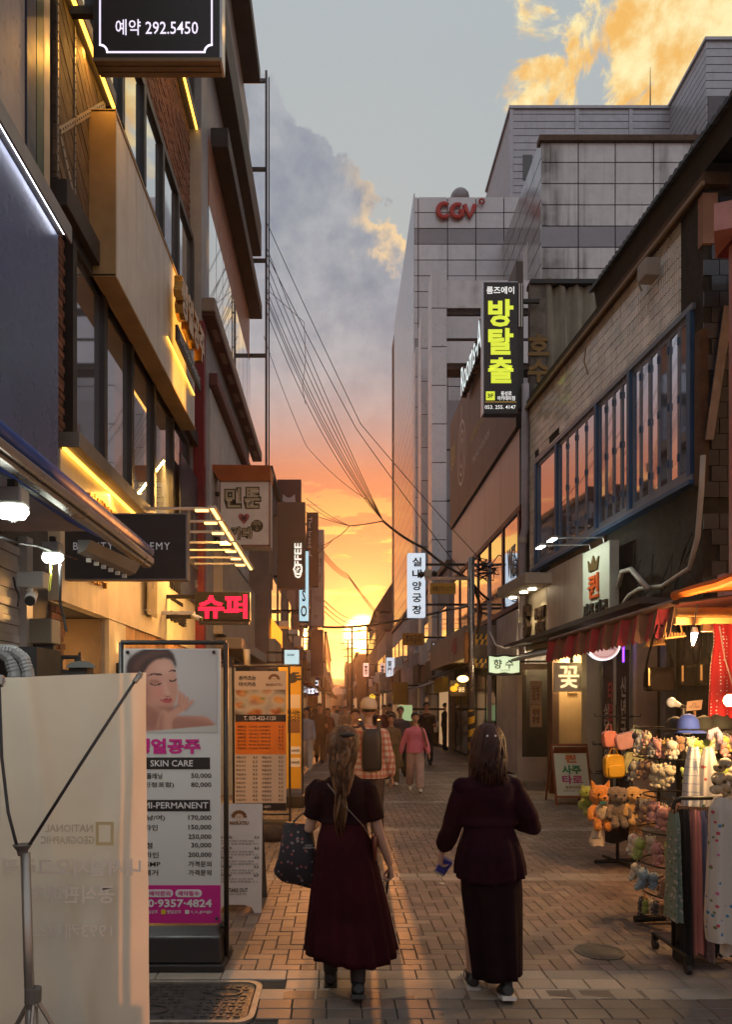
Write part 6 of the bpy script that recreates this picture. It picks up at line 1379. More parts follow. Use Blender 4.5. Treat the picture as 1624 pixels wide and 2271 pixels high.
# ================================================================== hanging signs along the left row
def box_sign(name, label, u0, u1, v0, v1, Y, d, m, reach=None):
    x0, x1, z0, z1 = XU(u0, Y), XU(u1, Y), ZV(v1, Y), ZV(v0, Y); t = thing(name, label, 'sign', ((x0 + x1) / 2, Y, z0))
    MB().box(x0, x1, Y, Y + d, z0, z1).build('cabinet', m, t, bevel=.01)
    if reach is not None:
        for z in (z0 + (z1 - z0) * .15, z0 + (z1 - z0) * .85): MB().box(min(reach, x0), max(reach, x0) - .001, Y + d * .35, Y + d * .65, z - .03, z + .03).build('bracket', m_black, t)
    return t
def T(t, s, u, v, wpx, hpx, Y, m, b=.02, up=UZ, right=RX, dy=-.001): return MB().text(s, P(u, v, Y + dy), right, up, w=wpx / F * Y, h=hpx / F * Y, depth=.004, bold=b).build('lettering', m, t)
def left_signs():
    # red dot-matrix sign
    Y = 11.0; t = box_sign('dot_matrix_sign', 'black dot matrix sign showing two red characters', 432, 555, 1312, 1376, Y, .14, m_signblk, -2.7); MB().box(XU(440, Y), XU(552, Y), Y + .02, Y + .12, ZV(1384, Y), ZV(1377, Y)).build('base', m_char, t)
    vs, fs = text_geo('슈퍼', .035, 3, 1.0, 1.0); xa, xb = min(q[0] for q in vs), max(q[0] for q in vs); ya, yb = min(q[1] for q in vs), max(q[1] for q in vs)
    nx, ny = 46, 25; on = np.zeros((ny, nx), bool); GX, GY = np.meshgrid(xa + (np.arange(nx) + .5) / nx * (xb - xa), ya + (np.arange(ny) + .5) / ny * (yb - ya))
    for f in fs:
        for k in range(1, len(f) - 1):
            A, B, C = (vs[f[0]], vs[f[k]], vs[f[k + 1]]); s = []
            for P0, P1 in ((A, B), (B, C), (C, A)): s.append((P1[0] - P0[0]) * (GY - P0[1]) - (P1[1] - P0[1]) * (GX - P0[0]))
            on |= ((s[0] >= 0) & (s[1] >= 0) & (s[2] >= 0)) | ((s[0] <= 0) & (s[1] <= 0) & (s[2] <= 0))
    mb = MB(); px = (549 - 440) / F * Y / nx; pz = (1371 - 1318) / F * Y / ny; o = P(440, 1371, Y - .006)
    for j in range(ny):
        for i in range(nx):
            if on[j, i]: cx, cz = o.x + (i + .5) * px, o.z + (j + .5) * pz; mb.add([(cx - px * .46, o.y, cz - pz * .46), (cx + px * .46, o.y, cz - pz * .46), (cx + px * .46, o.y, cz + pz * .46), (cx - px * .46, o.y, cz + pz * .46)], [(0, 1, 2, 3)])
    mb.build('red_diodes', glow('diode_red', (1, .010, .045), 1.9), t, kind='stuff'); lamp('diode_light', 'AREA', (o.x + .4, Y - .1, o.z + .2), 2.0, (1, .05, .08), t, size=.7, size_y=.3, target=(o.x + .4, Y - 3, o.z))
    c = thing('small_camera', 'small pale wall camera below the left end of the dot matrix sign', 'camera', P(438, 1370, Y - .3)); MB().tube([P(428, 1366, Y - .3), P(444, 1372, Y - .42)], .038, 10).build('barrel', m_white, c, smooth=True); MB().cyl(P(445, 1372.5, Y - .425), P(448, 1373.5, Y - .44), .03, n=10).build('lens', m_black, c); MB().box(-2.68, XU(430, Y - .3), Y - .26, Y - .2, ZV(1366, Y), ZV(1360, Y)).build('bracket', m_white, c)
    # cartoon lettered sign
    Y = 14.5; t = box_sign('cafe_sign', 'worn white sign box with outlined round characters under an orange cap', 487, 600, 1067, 1212, Y, .42, mat('dull_white_sign', (.70, .66, .61), .5, var=.08, dirt=.15), -2.56)
    x0, x1 = XU(487, Y), XU(600, Y); zt = ZV(1066, Y); mo = mat('orange_cap', (.42, .13, .06), .35, var=.15)
    MB().hexa([(x0, Y - .02, zt), (x1, Y - .02, zt), (x1, Y + .44, zt), (x0, Y + .44, zt), (x0 - .17, Y - .22, ZV(1038, Y)), (x1 + .02, Y - .22, ZV(1040, Y)), (x1 + .02, Y + .44, ZV(1040, Y)), (x0 - .17, Y + .44, ZV(1038, Y))]).build('cap', mo, t)
    MB().box(x0 - .001, x0 + .02, Y - .012, Y - .001, ZV(1212, Y), zt).box(x1 - .03, x1, Y - .012, Y - .001, ZV(1212, Y), zt).box(x0, x1, Y - .012, Y - .001, zt - .03, zt).box(x0, x1, Y - .012, Y - .001, ZV(1212, Y), ZV(1208, Y)).build('rim', mat('copper_rim', (.22, .10, .07), .4, .4), t)
    mk = mat('outline_olive', (.045, .04, .015), .5); mf = mat('letter_sand', (.45, .40, .27), .5)
    for s, u, v, w, h in (('민', 517, 1104, 34, 42), ('툰', 560, 1104, 34, 44)):
        T(t, s, u, v, w * 1.16, h * 1.12, Y, mk, .10); T(t, s, u, v, w, h, Y, mf, .015, dy=-.007)
    hp = [(0, -.12), (-.10, .0), (-.115, .06), (-.08, .10), (-.03, .095), (0, .06), (.03, .095), (.08, .10), (.115, .06), (.10, .0)]
    MB().prism(hp, P(541, 1150, Y - .001), RX, UZ, .004).build('heart', mat('ring_red', (.45, .12, .14)), t); T(t, '북', 541, 1150, 14, 16, Y, m_signblk, .02, dy=-.006)
    T(t, '카페', 535, 1182, 50, 30, Y, mk, .08); T(t, '카페', 535, 1182, 46, 26, Y, mf, .0, dy=-.007)
    MB().prism([(.125 * math.cos(a), .125 * math.sin(a)) for a in np.linspace(0, 2 * math.pi, 22, endpoint=False)], P(570, 1166, Y - .001), RX, UZ, .004).build('speech_bubble', mk, t); T(t, '지하\n↓', 570, 1166, 18, 22, Y, mf, .01, dy=-.006)
    # tall coffee sign with a darker logo box behind
    Y = 22.0; t = box_sign('coffee_sign', 'tall taupe sign box with glowing sideways coffee lettering', 615, 677, 1113, 1305, Y, .3, mat('taupe_sign', (.13, .085, .06), .5, var=.04), -2.0)
    T(t, 'C FFEE', 661, 1243, 78, 16, Y, glow('coffee_white', (1, .93, .78), 1.0), .015, up=-RX, right=UZ)  # reads upwards
    ring = MB(); c = P(661, 1262, Y - .004); n = 14
    ring.add([c + Vector((r * math.cos(2 * math.pi * j / n) * (1 + .14 * (j % 2)), 0, r * 1.3 * math.sin(2 * math.pi * j / n))) for r in (.135, .095) for j in range(n)], [(j, (j + 1) % n, n + (j + 1) % n, n + j) for j in range(n)])
    for k in range(4): a = .5 + k * 1.3; ring.obox(c + Vector((.04 * math.cos(a), 0, .05 * math.sin(a))), (.045 * math.cos(a), 0, .045 * math.sin(a)), (0, .002, 0), (-.009 * math.sin(a), 0, .009 * math.cos(a)))
    ring.build('fruit_emblem', MATS['coffee_white'], t, kind='stuff')
    Y = 24.2; t = box_sign('logo_sign', 'plum coloured sign box with a white crown shape behind the coffee sign', 615, 668, 1063, 1180, Y, .3, mat('plum_sign', (.05, .018, .028), .45), -2.0)
    MB().prism([(-.26, -.4), (-.2, .22), (-.06, .10), (.06, .10), (.2, .22), (.26, -.4), (.1, -.4), (.08, -.18), (-.08, -.18), (-.1, -.4)], P(641, 1110, Y - .001), RX, UZ, .004).build('white_shape', mat('logo_white', (.42, .43, .48), .5), t)
    Y = 26.2; t = box_sign('dark_strip_sign', 'dark vertical sign with small sideways lettering left of the noodle sign', 680, 706, 1136, 1300, Y, .25, mat('umber_sign', (.035, .018, .018), .5), -1.8); T(t, 'The bread of', 688, 1190, 88, 8, Y, m_wtx, .0, up=RX, right=-UZ)['kind'] = 'stuff'
    Y = 23.2; t = box_sign('lit_letter_sign', 'pale blue lit sign box with big black letters, half hidden', 664, 684, 1222, 1376, Y, .2, glow('pale_cyan', (.42, .70, .80), .85), -2.0); T(t, 'S\nO', 674, 1338, 14, 60, Y, m_ink2, .03); MB().box(XU(664, Y), XU(684, Y), Y - .01, Y + .2, ZV(1392, Y), ZV(1377, Y)).build('foot_band', m_signblk, t); T(t, 'squro', 674, 1385, 17, 7, Y, m_wtx, .01, dy=-.012)
    Y = 27.5; t = box_sign('noodle_sign', 'pale lilac vertical sign with two characters and a frame emblem', 690, 719, 1174, 1388, Y, .5, mat('lilac_sign', (.42, .37, .37), .5, var=.04), -1.75)
    mi = mat('taupe_ink', (.13, .08, .07), .5)
    T(t, '면', 706, 1246, 15, 18, Y, mi, .0); T(t, '담', 706, 1281, 15, 18, Y, mi, .0); T(t, '중화요리\n전문점', 706, 1328, 17, 11, Y, mi, .0); T(t, '2F', 701, 1367, 9, 7, Y, mi, .0)
    e = MB()
    for k in range(3): e.box(XU(697, Y), XU(715, Y), Y - .004, Y - .001, ZV(1210 + k * 8, Y), ZV(1209 + k * 8, Y))
    for k in range(4): e.box(XU(697 + k * 5.6, Y), XU(698 + k * 5.6, Y), Y - .0045, Y - .001, ZV(1226, Y), ZV(1209, Y))
    e.build('frame_emblem', mat('ochre_line', (.25, .16, .06)), t, kind='stuff')
    Y = 29; t = box_sign('lower_strip_sign', 'long pinkish vertical sign below the noodle sign', 689, 718, 1396, 1500, Y, .5, mat('dusty_pink_sign', (.22, .13, .13), .5), -1.75)
    Y = 20.0; t = box_sign('sound_sign', 'square pale blue lit sign with one black word under the striped lamps', 631, 663, 1441, 1473, Y, .14, glow('sky_lit', (.48, .70, .74), .85), -2.0); T(t, 'SOUND', 645, 1452, 16, 5, Y, m_ink2, .04)
    Y = 40; t = box_sign('violet_sign', 'deep violet lit sign with white sideways letters far down the left row', 686, 708, 1500, 1542, Y, .3, mat('violet_cab', (.06, .025, .16), .5), -1.3); T(t, 'MAY\nFFLI', 698, 1521, 34, 16, Y, glow('cold_white', (.85, .9, 1), 1.0), .03, up=-RX, right=UZ)
    Y = 13.9; MB().box(XU(487, Y), XU(521, Y), Y, Y + .06, 0, ZV(1480, Y)).build('kiosk_panel', mat('kiosk_blue', (.30, .32, .36), .45), label='pale grey kiosk panel behind the face banner', cat='panel'); 
    c = MB().tube([P(548, 1478, 13.2), P(547, 1440, 13.2)], [.12, .12], 14, .5); c.build('white_lantern', mat('lantern_white', (.5, .42, .36), .5), label='rounded pale wall lantern right of the kiosk panel', cat='lantern', smooth=True)
left_signs()
# ================================================================== right side: lit strip signs, poles, camera
def right_signs():
    Y = 24.0; x0, x1, z0, z1 = XU(905, Y), XU(944, Y), ZV(1368, Y), ZV(1226, Y); t = thing('archery_sign', 'tall white lit sign box with five black characters stacked', 'sign', ((x0 + x1) / 2, Y, z0))
    MB().box(x0, x1, Y, Y + .3, z0, z1).build('cabinet', glow('white_lit', (.66, .76, .86), .80), t, bevel=.02)
    for i, s in enumerate('실내양궁장'): MB().text(s, P(925, 1246 + i * 26.5, Y - .001), RX, UZ, w=21 / F * Y, h=20 / F * Y, depth=.004, bold=.03).build('character', m_ink2, t)
    for z in (z0 + .4, z1 - .4): MB().box(x1 + .001, 4.3, Y + .1, Y + .18, z, z + .07).build('bracket', m_black, t)
    # steel pole with camera arm
    Y = 17.4; x = XU(1046, Y); t = thing('camera_pole', 'steel street pole with a camera arm and yellow warning wrap', 'pole', (x, Y, 0))
    mp = mat('pole_steel', (.34, .29, .25), .25, .85, var=.1); MB().cyl((x, Y, 0), (x, Y, ZV(1236, Y)), .075, n=16).build('shaft', mp, t, smooth=True)
    MB().box(XU(943, Y), x - .07, Y - .03, Y + .03, ZV(1286, Y), ZV(1279, Y)).build('arm', mp, t)
    MB().box(XU(942, Y), XU(957, Y), Y - .07, Y + .07, ZV(1280, Y), ZV(1264, Y)).build('camera_box', mat('camera_grey', (.45, .45, .40), .5), t, bevel=.01)
    for u, v in ((935, 1274), (963, 1272)): MB().ell(P(u, v, Y), .075, .075, .075, 12, 8).build('dome_camera', m_black, t, smooth=True)
    MB().tube([P(934, 1272, Y), P(945, 1268, Y)], .02, 6).build('camera_neck', m_black, t)
    MB().box(XU(954, Y), XU(1011, Y), Y - .012, Y + .012, ZV(1317, Y), ZV(1293, Y)).build('notice_plate', mat('plate_yellow', (.42, .24, .01), .4, var=.05), t)
    MB().text('생활안전 CCTV', P(983, 1305, Y - .013), RX, UZ, w=50 / F * Y, h=11 / F * Y, depth=.003, bold=.02).build('lettering', mat('plate_ink', (.10, .05, .005)), t)
    MB().cyl((x, Y, .45), (x, Y, 1.62), .079, n=16).build('warning_wrap', mat('wrap_yellow', (.5, .25, .01), .45), t)
    for k in range(4):
        n = 12; z = .52 + k * .3; mb = MB(); mb.add([(x + .081 * math.cos(a), Y + .081 * math.sin(a), z + h + .16 * (a - math.pi) / math.pi * .5) for h in (0, .13) for a in np.linspace(math.pi, 2 * math.pi, n)], [(j, j + 1, n + j + 1, n + j) for j in range(n - 1)]); mb.build('wrap_stripe', m_black, t)
    MB().box(x - .17, x - .08, Y - .06, Y + .06, ZV(1470, Y), ZV(1402, Y)).build('amber_plate', mat('amber_plate', (.28, .10, .012), .5), t)
    for v0, v1 in ((1406, 1429), (1460, 1480)):
        b = MB().box(x + .09, XU(1081, Y), Y - .01, Y + .01, ZV(v1, Y), ZV(v0, Y)).build('chevron_board', mat('wrap_yellow', (.5, .25, .01)), t); w = (XU(1081, Y) - x - .09); z0, z1 = ZV(v1, Y), ZV(v0, Y); zm = (z0 + z1) / 2
        for k in (.15, .6): MB().prism([(w * k, 0), (w * (k + .25), 0), (w * (k + .4), zm - z0), (w * (k + .15), zm - z0)], (x + .09, Y - .0105, z0), RX, UZ, .002).build('black_stripe', m_black, b); MB().prism([(w * (k - .1), zm - z0), (w * (k + .15), zm - z0), (w * (k + .3), z1 - z0), (w * (k + .05), z1 - z0)], (x + .09, Y - .0105, z0), RX, UZ, .002).build('black_stripe', m_black, b)
    Y = 18.5; x = XU(1086, Y); t = thing('utility_pole', 'pale slim utility pole tangled with cables behind the steel pole', 'pole', (x, Y, 0)); MB().cyl((x, Y, 0), (x, Y, ZV(1245, Y)), .055, n=12).build('shaft', mat('mauve_pipe', (.38, .34, .38)), t, smooth=True)
    MB().box(x - .1, x + .1, Y - .1, Y - .05, ZV(1628, Y), ZV(1600, Y)).build('meter', m_char, t)
    rs = random.Random(5)
    for k in range(14): q = P(1078 + rs.uniform(-22, 16), 1260 + rs.uniform(-18, 24), Y); MB().tube([q + Vector((rs.uniform(-.3, .3), rs.uniform(-.3, .3), rs.uniform(-.3, .2))) for _ in range(4)], .016, 5).build('cable_tangle', m_black, t)
    MB().tube([P(1050, 1300, 17.4), P(1062, 1330, 17.8), P(1068, 1360, 18), P(1060, 1398, 18), P(1058, 1420, 18)], .04, 8).build('hanging_cable', mat('cable_brown', (.09, .045, .02)), t)
    MB().tube([P(1086, 1400, 18.5), P(1100, 1430, 17.5), P(1120, 1438, 16.5), P(1140, 1432, 16)], .02, 6).build('white_cable', m_white, t)
    # signs farther down
    Y = 34; t = box_sign('amber_lamp_sign', 'dark round cornered sign with a yellow duck shape under a warm lamp', 997, 1035, 1508, 1544, 21.5, .1, mat('sign_brown', (.04, .022, .012), .5)); Yq = 21.5
    mb = MB(); mb.ell(P(1007, 1527, Yq - .01), .11, .01, .09, 14, 8).ell(P(1013, 1519, Yq - .01), .06, .01, .055, 12, 6); mb.build('yellow_shape', glow('duck_yellow', (.95, .42, .02), .8), t); T(t, '꽁돈', 1024, 1529, 14, 10, Yq, glow('duck_white', (1, .75, .4), .7), .02)
    s = thing('bulb_sign_lamp', 'oval warm glowing lamp above the dark yellow shape sign', 'lamp', P(1023, 1523, 21)); c = P(1027, 1505, 21); MB().ell(c, .17, .12, .10, 14, 8).build('globe', glow('globe_warm', (1, .66, .22), 4.5), s, smooth=True); MB().cyl(c + Vector((0, 0, .09)), c + Vector((0, .1, .3)), .015, n=6).build('hook', m_black, s); lamp('globe_light', 'POINT', c - Vector((0, .25, .1)), 14, (1, .6, .2), s, size=.1)
    t = thing('slanted_awning', 'slanted dark shop awning with a yellow end flap over the warm lamp', 'awning', (3.2, 22, 2.6)); MB().hexa([(XU(978, 22), 22, 2.62), (4.3, 22, 3.15), (4.3, 25.5, 3.15), (XU(978, 22), 25.5, 2.62), (XU(978, 22), 22, 2.67), (4.3, 22, 3.2), (4.3, 25.5, 3.2), (XU(978, 22), 25.5, 2.67)]).build('fabric', mat('awning_dark', (.06, .05, .035), .8), t); MB().box(XU(972, 23), XU(984, 23), 22.0, 24, 2.15, 2.6).build('end_flap', mat('flap_yellow', (.40, .27, .03), .7), t)
    for nm, lab, u0, u1, v0, v1, Yb, m, s in (('yellow_board_sign', 'blank yellow board sign on the right row past the archery sign', 872, 905, 1512, 1562, 33, mat('board_amber', (.30, .19, .02), .5), None), ('east_gate_sign', 'white lit sign with two stacked characters far down the right row', 875 - 18, 872, 1392 + 66, 1500, 48, glow('far_white', (.8, .85, .95), .7), '東\n門'), ('far_round_sign', 'small yellow round sign with a smiling face far down the street', 820, 832, 1538, 1552, 60, m_char, None), ('far_lit_sign', 'small red and white lit sign near the far end', 806, 818, 1470, 1500, 70, glow('far_pink', (1, .62, .5), .8), '홍'), ('green_lit_poster', 'pale green lit poster by a door behind the pink shirt', 884, 915, 1563, 1598, 27.5, glow('poster_green', (.45, .62, .30), .55), None), ('amber_plate_sign', 'small amber notice plate on the far right facade', 893, 940, 1404, 1430, 29, mat('plate_amber', (.42, .20, .01), .5), '주차금지'), ('white_neon_sign', 'white glowing letter sign on the right row', 957, 985, 1420, 1460, 27.2, mat('neon_back', (.3, .25, .24), .5), 'LOVE')):
        t = box_sign(nm, lab, u0, u1, v0, v1, Yb, .15, m)
        MB().box(XU(u1, Yb), 4.4, Yb + .05, Yb + .1, ZV(v0, Yb) - .2, ZV(v0, Yb) - .12).build('bracket', m_black, t)
        if s: T(t, s, (u0 + u1) / 2, (v0 + v1) / 2, (u1 - u0) * .7, (v1 - v0) * .7, Yb, m_ink2 if s != 'LOVE' else glow('cold_white', (.85, .9, 1), 1.2), .02)
    c = P(826, 1545, 59.8); MB().prism([(.25 * math.cos(a), .25 * math.sin(a)) for a in np.linspace(0, 2 * math.pi, 18, endpoint=False)], c, RX, UZ, .05).build('yellow_disc', glow('disc_yellow', (1, .68, .05), .9), bpy.data.objects['far_round_sign'])
right_signs()
# ================================================================== accessory stall on the right
def fuzz(name, col): return mat('plush_' + name, col, .9, var=.18, scale=14, bump=.9, bscale=70, sheen=.4)
def print_mat(name, base, cols, scale, thr=.22, dens=.6, plaid=None):
    m = bpy.data.materials.new(name); m.use_nodes = True; N = NT(m.node_tree); b = m.node_tree.nodes['Principled BSDF']; b.inputs['Roughness'].default_value = .8
    oc = N.n('ShaderNodeTexCoord').outputs['Object']; c = tuple(base) + (1,)
    if plaid:
        sp = N.n('ShaderNodeSeparateXYZ'); m.node_tree.links.new(oc, sp.inputs[0]); x, y, z = sp.outputs
        def ln(s, wd): return N.m('LESS_THAN', N.m('FRACT', N.m('MULTIPLY', s, scale)), wd)
        a_, b_ = ln(N.m('ADD', x, N.m('MULTIPLY', y, .9)), thr), ln(z, thr)
        c = N.mix(N.m('MULTIPLY', a_, plaid[1]), c, tuple(plaid[0]) + (1,)); c = N.mix(N.m('MULTIPLY', b_, plaid[1]), c, tuple(plaid[0]) + (1,))
    for i, q in enumerate(cols):
        v = N.n('ShaderNodeTexVoronoi'); m.node_tree.links.new(N.map(oc, (1, .6, 1), (i * 3.7, i * 1.3, i * 5.1)), v.inputs['Vector']); v.inputs['Scale'].default_value = scale; v.inputs['Randomness'].default_value = .25 if dens > 1 else .9
        sp = N.n('ShaderNodeSeparateColor'); m.node_tree.links.new(v.outputs['Color'], sp.inputs[0])
        f = N.m('MULTIPLY', N.m('LESS_THAN', v.outputs['Distance'], thr), N.m('LESS_THAN', sp.outputs[0], dens)); c = N.mix(f, c, tuple(q) + (1,))
    if hasattr(c, 'node'): m.node_tree.links.new(c, b.inputs['Base Color'])
    MATS[name] = m; return m
def stall_awning():
    t = thing('striped_awning', 'red and brown striped stall awning with a scalloped valance', 'awning', (3.2, 8.7, 2.5))
    mr = mat('stripe_red', (.30, .028, .05), .8, var=.12, scale=6); mb_ = mat('stripe_taupe', (.16, .085, .065), .8, var=.12, scale=6)
    y0, y1 = 6.78, 10.75; n = 26; zt, zb = 2.70, 2.42
    for i in range(n):
        a, b = y0 + (y1 - y0) * i / n, y0 + (y1 - y0) * (i + 1) / n; mm = mr if i % 2 else mb_
        pts = [(3.2 + .03 * math.sin(i * 2.1), a, zt), (3.2 + .03 * math.sin(i * 2.1 + 2.1), b, zt)]; bot = [(3.17 + .03 * math.sin(i * 2.1 + 2.1) - .02, b, zb), (3.16, (a + b) / 2, zb - .035), (3.17 + .03 * math.sin(i * 2.1) - .02, a, zb)]
        p = pts + bot; q = [(x + .006, y, z) for x, y, z in p]; k = len(p); mb = MB(); mb.add(p + q, [tuple(range(k)), tuple(range(k, 2 * k))[::-1]] + [(j, (j + 1) % k, k + (j + 1) % k, k + j) for j in range(k)]); mb.build('valance_strip', mm, t)
        MB().hexa([(3.2, a, zt), (5.3, a, 3.02), (5.3, b, 3.02), (3.2, b, zt), (3.2, a, zt + .012), (5.3, a, 3.032), (5.3, b, 3.032), (3.2, b, zt + .012)]).build('canopy_strip', mm, t)
    MB().tube([(3.2, y0 - .03, zt + .02), (3.2, y1, zt + .02)], .035, 8).build('front_bar', mat('bar_brown', (.10, .06, .05), .5), t)
    o = thing('orange_tarpaulin', 'orange tarpaulin roof glowing over the right end of the stall', 'tarpaulin', (3.6, 5.6, 2.7)); mt = mat('tarp_orange', (.55, .17, .03), .7, var=.15, scale=3, translucent=.35)
    rows = [[(3.18 + 2.0 * k, y, 2.76 + .16 * k + .02 * math.sin(y * 5)) for k in np.linspace(0, 1, 5)] for y in np.linspace(3.6, 6.74, 9)]; MB().loft(rows, False, False, closed=False).build('sheet', mt, o); MB().tube([(3.18, y, 2.77 + .01 * math.sin(y * 5)) for y in np.linspace(3.6, 6.74, 9)], .045, 8).build('rolled_edge', mt, o)
    wd = mat('stall_wood', (.42, .25, .09), .6, var=.2, scale=6)
    for nm, Y, u0, z0, z1 in (('upper', 6.55, 1503, 2.56, 2.64), ('lower', 6.4, 1500, 2.47, 2.53)): MB().box(XU(u0, Y), 5.4, Y, Y + .06, z0, z1).build('wooden_beam', wd, label='%s pale wooden stall beam under the orange tarpaulin' % nm, cat='beam')
    MB().box(XU(1560, 5.8), 5.0, 5.8, 5.84, ZV(1400, 5.8), ZV(1383, 5.8)).build('hanging_slat', wd, label='short wooden slat above the red dotted dress', cat='slat')
stall_awning()
def bulb(name, label, u, v, Y, e, lit, ang=0):
    c = P(u, v, Y); t = thing(name, label, 'light bulb', c); d = Vector((math.cos(ang), 0, math.sin(ang)))
    MB().ell(c, .038, .038, .042, 14, 10).build('globe', glow('bulb_lit', (1, .72, .34), 16) if lit else mat('bulb_faint_glow', (.75, .70, .62), .3, var=0, emit=(1, .8, .5), es=.15), t, smooth=True)  # the unlit globe has a faint warm glow put into its material
    MB().tube([c + d * .03, c + d * .075], [.028, .018], 10).build('neck', m_white, t); MB().tube([c + d * .076, c + d * .13], .016, 8).build('socket', m_black, t)
    if e: lamp('bulb_light', 'POINT', c + Vector((-.06, -.12, -.02)), e, (1, .62, .26), t, size=.05)
bulb('light_bulb', 'unlit white bulb poking out left above the plush rack', 1490, 1557, 6.0, 0, False, -.35)
bulb('light_bulb', 'bright warm bulb at the edge of the red dotted dress', 1618, 1553, 5.0, 62, True, -.1)
def cone_lamp():
    Y = 6.3; t = thing('cone_lamp', 'white glowing cone lamp hanging under the stall beams', 'lamp', P(1541, 1415, Y)); a, b = P(1541, 1403, Y), P(1537, 1431, Y)
    MB().tube([a, a.lerp(b, .5), b], [.028, .021, .006], 12).build('cone', glow('cone_white', (1, .93, 1), 12), t, smooth=True); MB().tube([a + Vector((0, 0, .05)), a], [.02, .034], 12).build('cap', m_steel, t); MB().tube([a + Vector((0, 0, .05)), a + Vector((.02, 0, .25))], .006, 5).build('cord', m_black, t)
    lamp('cone_light', 'POINT', b + Vector((-.05, -.12, -.08)), 120, (1, .52, .18), t, size=.05)
cone_lamp()
m_leather = mat('bag_black', (.003, .002, .002), .7, var=.25, scale=7, bump=.2, spec=.06)
def hung_bag(label, u0, u1, vs, v0, v1, Y):
    t = thing('shoulder_bag', label, 'bag', P((u0 + u1) / 2, v1, Y), 'black shoulder bags hung under the awning'); a, b = XU(u0, Y), XU(u1, Y); z0, z1 = ZV(v1, Y), ZV(v0, Y); w = (b - a) / 2; c = (a + b) / 2
    rings = []
    for k, q in ((0, .80), (.06, .96), (.25, 1.0), (.7, .97), (1, .90)):
        z = z0 + (z1 - z0) * k; d = .07 * (1.1 - .5 * k); rings.append([(c + w * q * math.copysign(abs(math.cos(x)) ** .45, math.cos(x)), Y + d * math.sin(x), z - .02 * (1 - abs(math.cos(x))) * k) for x in np.linspace(0, 2 * math.pi, 20, endpoint=False)])
    MB().loft(rings).build('body', m_leather, t, smooth=True)
    zs = ZV(vs, Y); MB().tube([(a + .02, Y, z1 - .03), (a + .04, Y - .02, z1 + .12), (c - .02, Y, zs)], .022, 8, .3).build('strap', m_leather, t); MB().tube([(b - .02, Y, z1 - .03), (b - .04, Y + .02, z1 + .12), (c + .02, Y, zs)], .022, 8, .3).build('strap', m_leather, t)
    MB().box(a + .015, a + .03, Y - .075, Y - .06, z0 + .05, z1 - .02).build('zip_trim', mat('zip_tan', (.25, .17, .08), .4, .4), t)
hung_bag('foremost black shoulder bag with a tan zip trim, left of the other two', 1428, 1498, 1385, 1478, 1532, 7.0); hung_bag('middle black bag hanging partly behind its right neighbour', 1502, 1548, 1390, 1472, 1522, 7.15); hung_bag('rightmost black bag next to the red dotted dress', 1543, 1582, 1405, 1470, 1520, 7.0)
for lab, u, v, Y in (('slatted wooden display tray hanging above the foremost black bag', 1494, 1402, 6.9), ('slatted wooden display tray under the striped valance', 1454, 1420, 7.6)):
    t = thing('display_tray', lab, 'tray', P(u, v, Y)); c = P(u, v, Y); wd = MATS['stall_wood']; MB().obox(c - Vector((0, 0, .05)), (.10, 0, .012), (0, .05, 0), (0, 0, .008)).build('tray', wd, t)
    for k in range(7): MB().obox(c + Vector((-.085 + k * .028, -.03, -.025)), (.009, 0, 0), (0, .006, 0), (0, 0, .02)).build('slat', mat('slat_brown', (.22, .11, .04), .6), t)
    for s in (-1, 1): MB().cyl(c + Vector((s * .095, 0, -.05)), c + Vector((s * .06, 0, .10)), .006, n=5).build('hanger', wd, t)
def garment(name, label, cat, pts, Y, m, folds=7, amp=.02, depth=.05, strap=None, group=None):
    """pts: (v, u_left, u_right) rings from top to bottom"""
    v1 = pts[-1][0]; t = thing(name, label, cat, P((pts[-1][1] + pts[-1][2]) / 2, v1, Y), group); rings = []; n = 44; ph = U(0, 6)
    full = []
    for i in range(len(pts) - 1):
        for k in range(5): full.append(tuple(pts[i][j] + (pts[i + 1][j] - pts[i][j]) * k / 5 for j in range(3)))
    full.append(pts[-1])
    for i, (v, a, b) in enumerate(full):
        f = i / (len(full) - 1); x0, x1 = XU(a, Y), XU(b, Y); c, w = (x0 + x1) / 2, (x1 - x0) / 2; z = ZV(v, Y)
        rings.append([(c + w * math.cos(x) * (1 + amp * .5 * math.sin(folds * x + ph)), Y + depth * math.sin(x) * (.5 + .5 * f) + amp * (.35 + .65 * f) * math.sin(folds * x + ph + f * 1.2), z + .006 * math.sin(folds * x * .5 + ph)) for x in np.linspace(0, 2 * math.pi, n, endpoint=False)])
    MB().loft(rings, False, False).build('cloth', m, t, smooth=True)
    if strap:
        for u0, v0, u_, v_ in strap: MB().tube([P(u0, v0, Y), P((u0 + u_) / 2, (v0 + v_) / 2, Y - .02), P(u_, v_, Y)], .008, 6, .4).build('strap', m, t)
    return t
m_dot = print_mat('red_polka', (.50, .010, .012), [(.8, .75, .72)], 38, .20, 2)
t = garment('dotted_dress', 'bright red dress with white polka dots hanging by the wall', 'dress', [(1384, 1582, 1640), (1420, 1585, 1646), (1480, 1577, 1652), (1560, 1573, 1664), (1591, 1572, 1670)], 5.6, m_dot, 6, .025, .05)
MB().tube([P(1596, 1388, 5.5), P(1608, 1460, 5.5), P(1626, 1520, 5.5)], .006, 5).build('sash_cord', mat('cord_pink', (.55, .25, .2)), t)
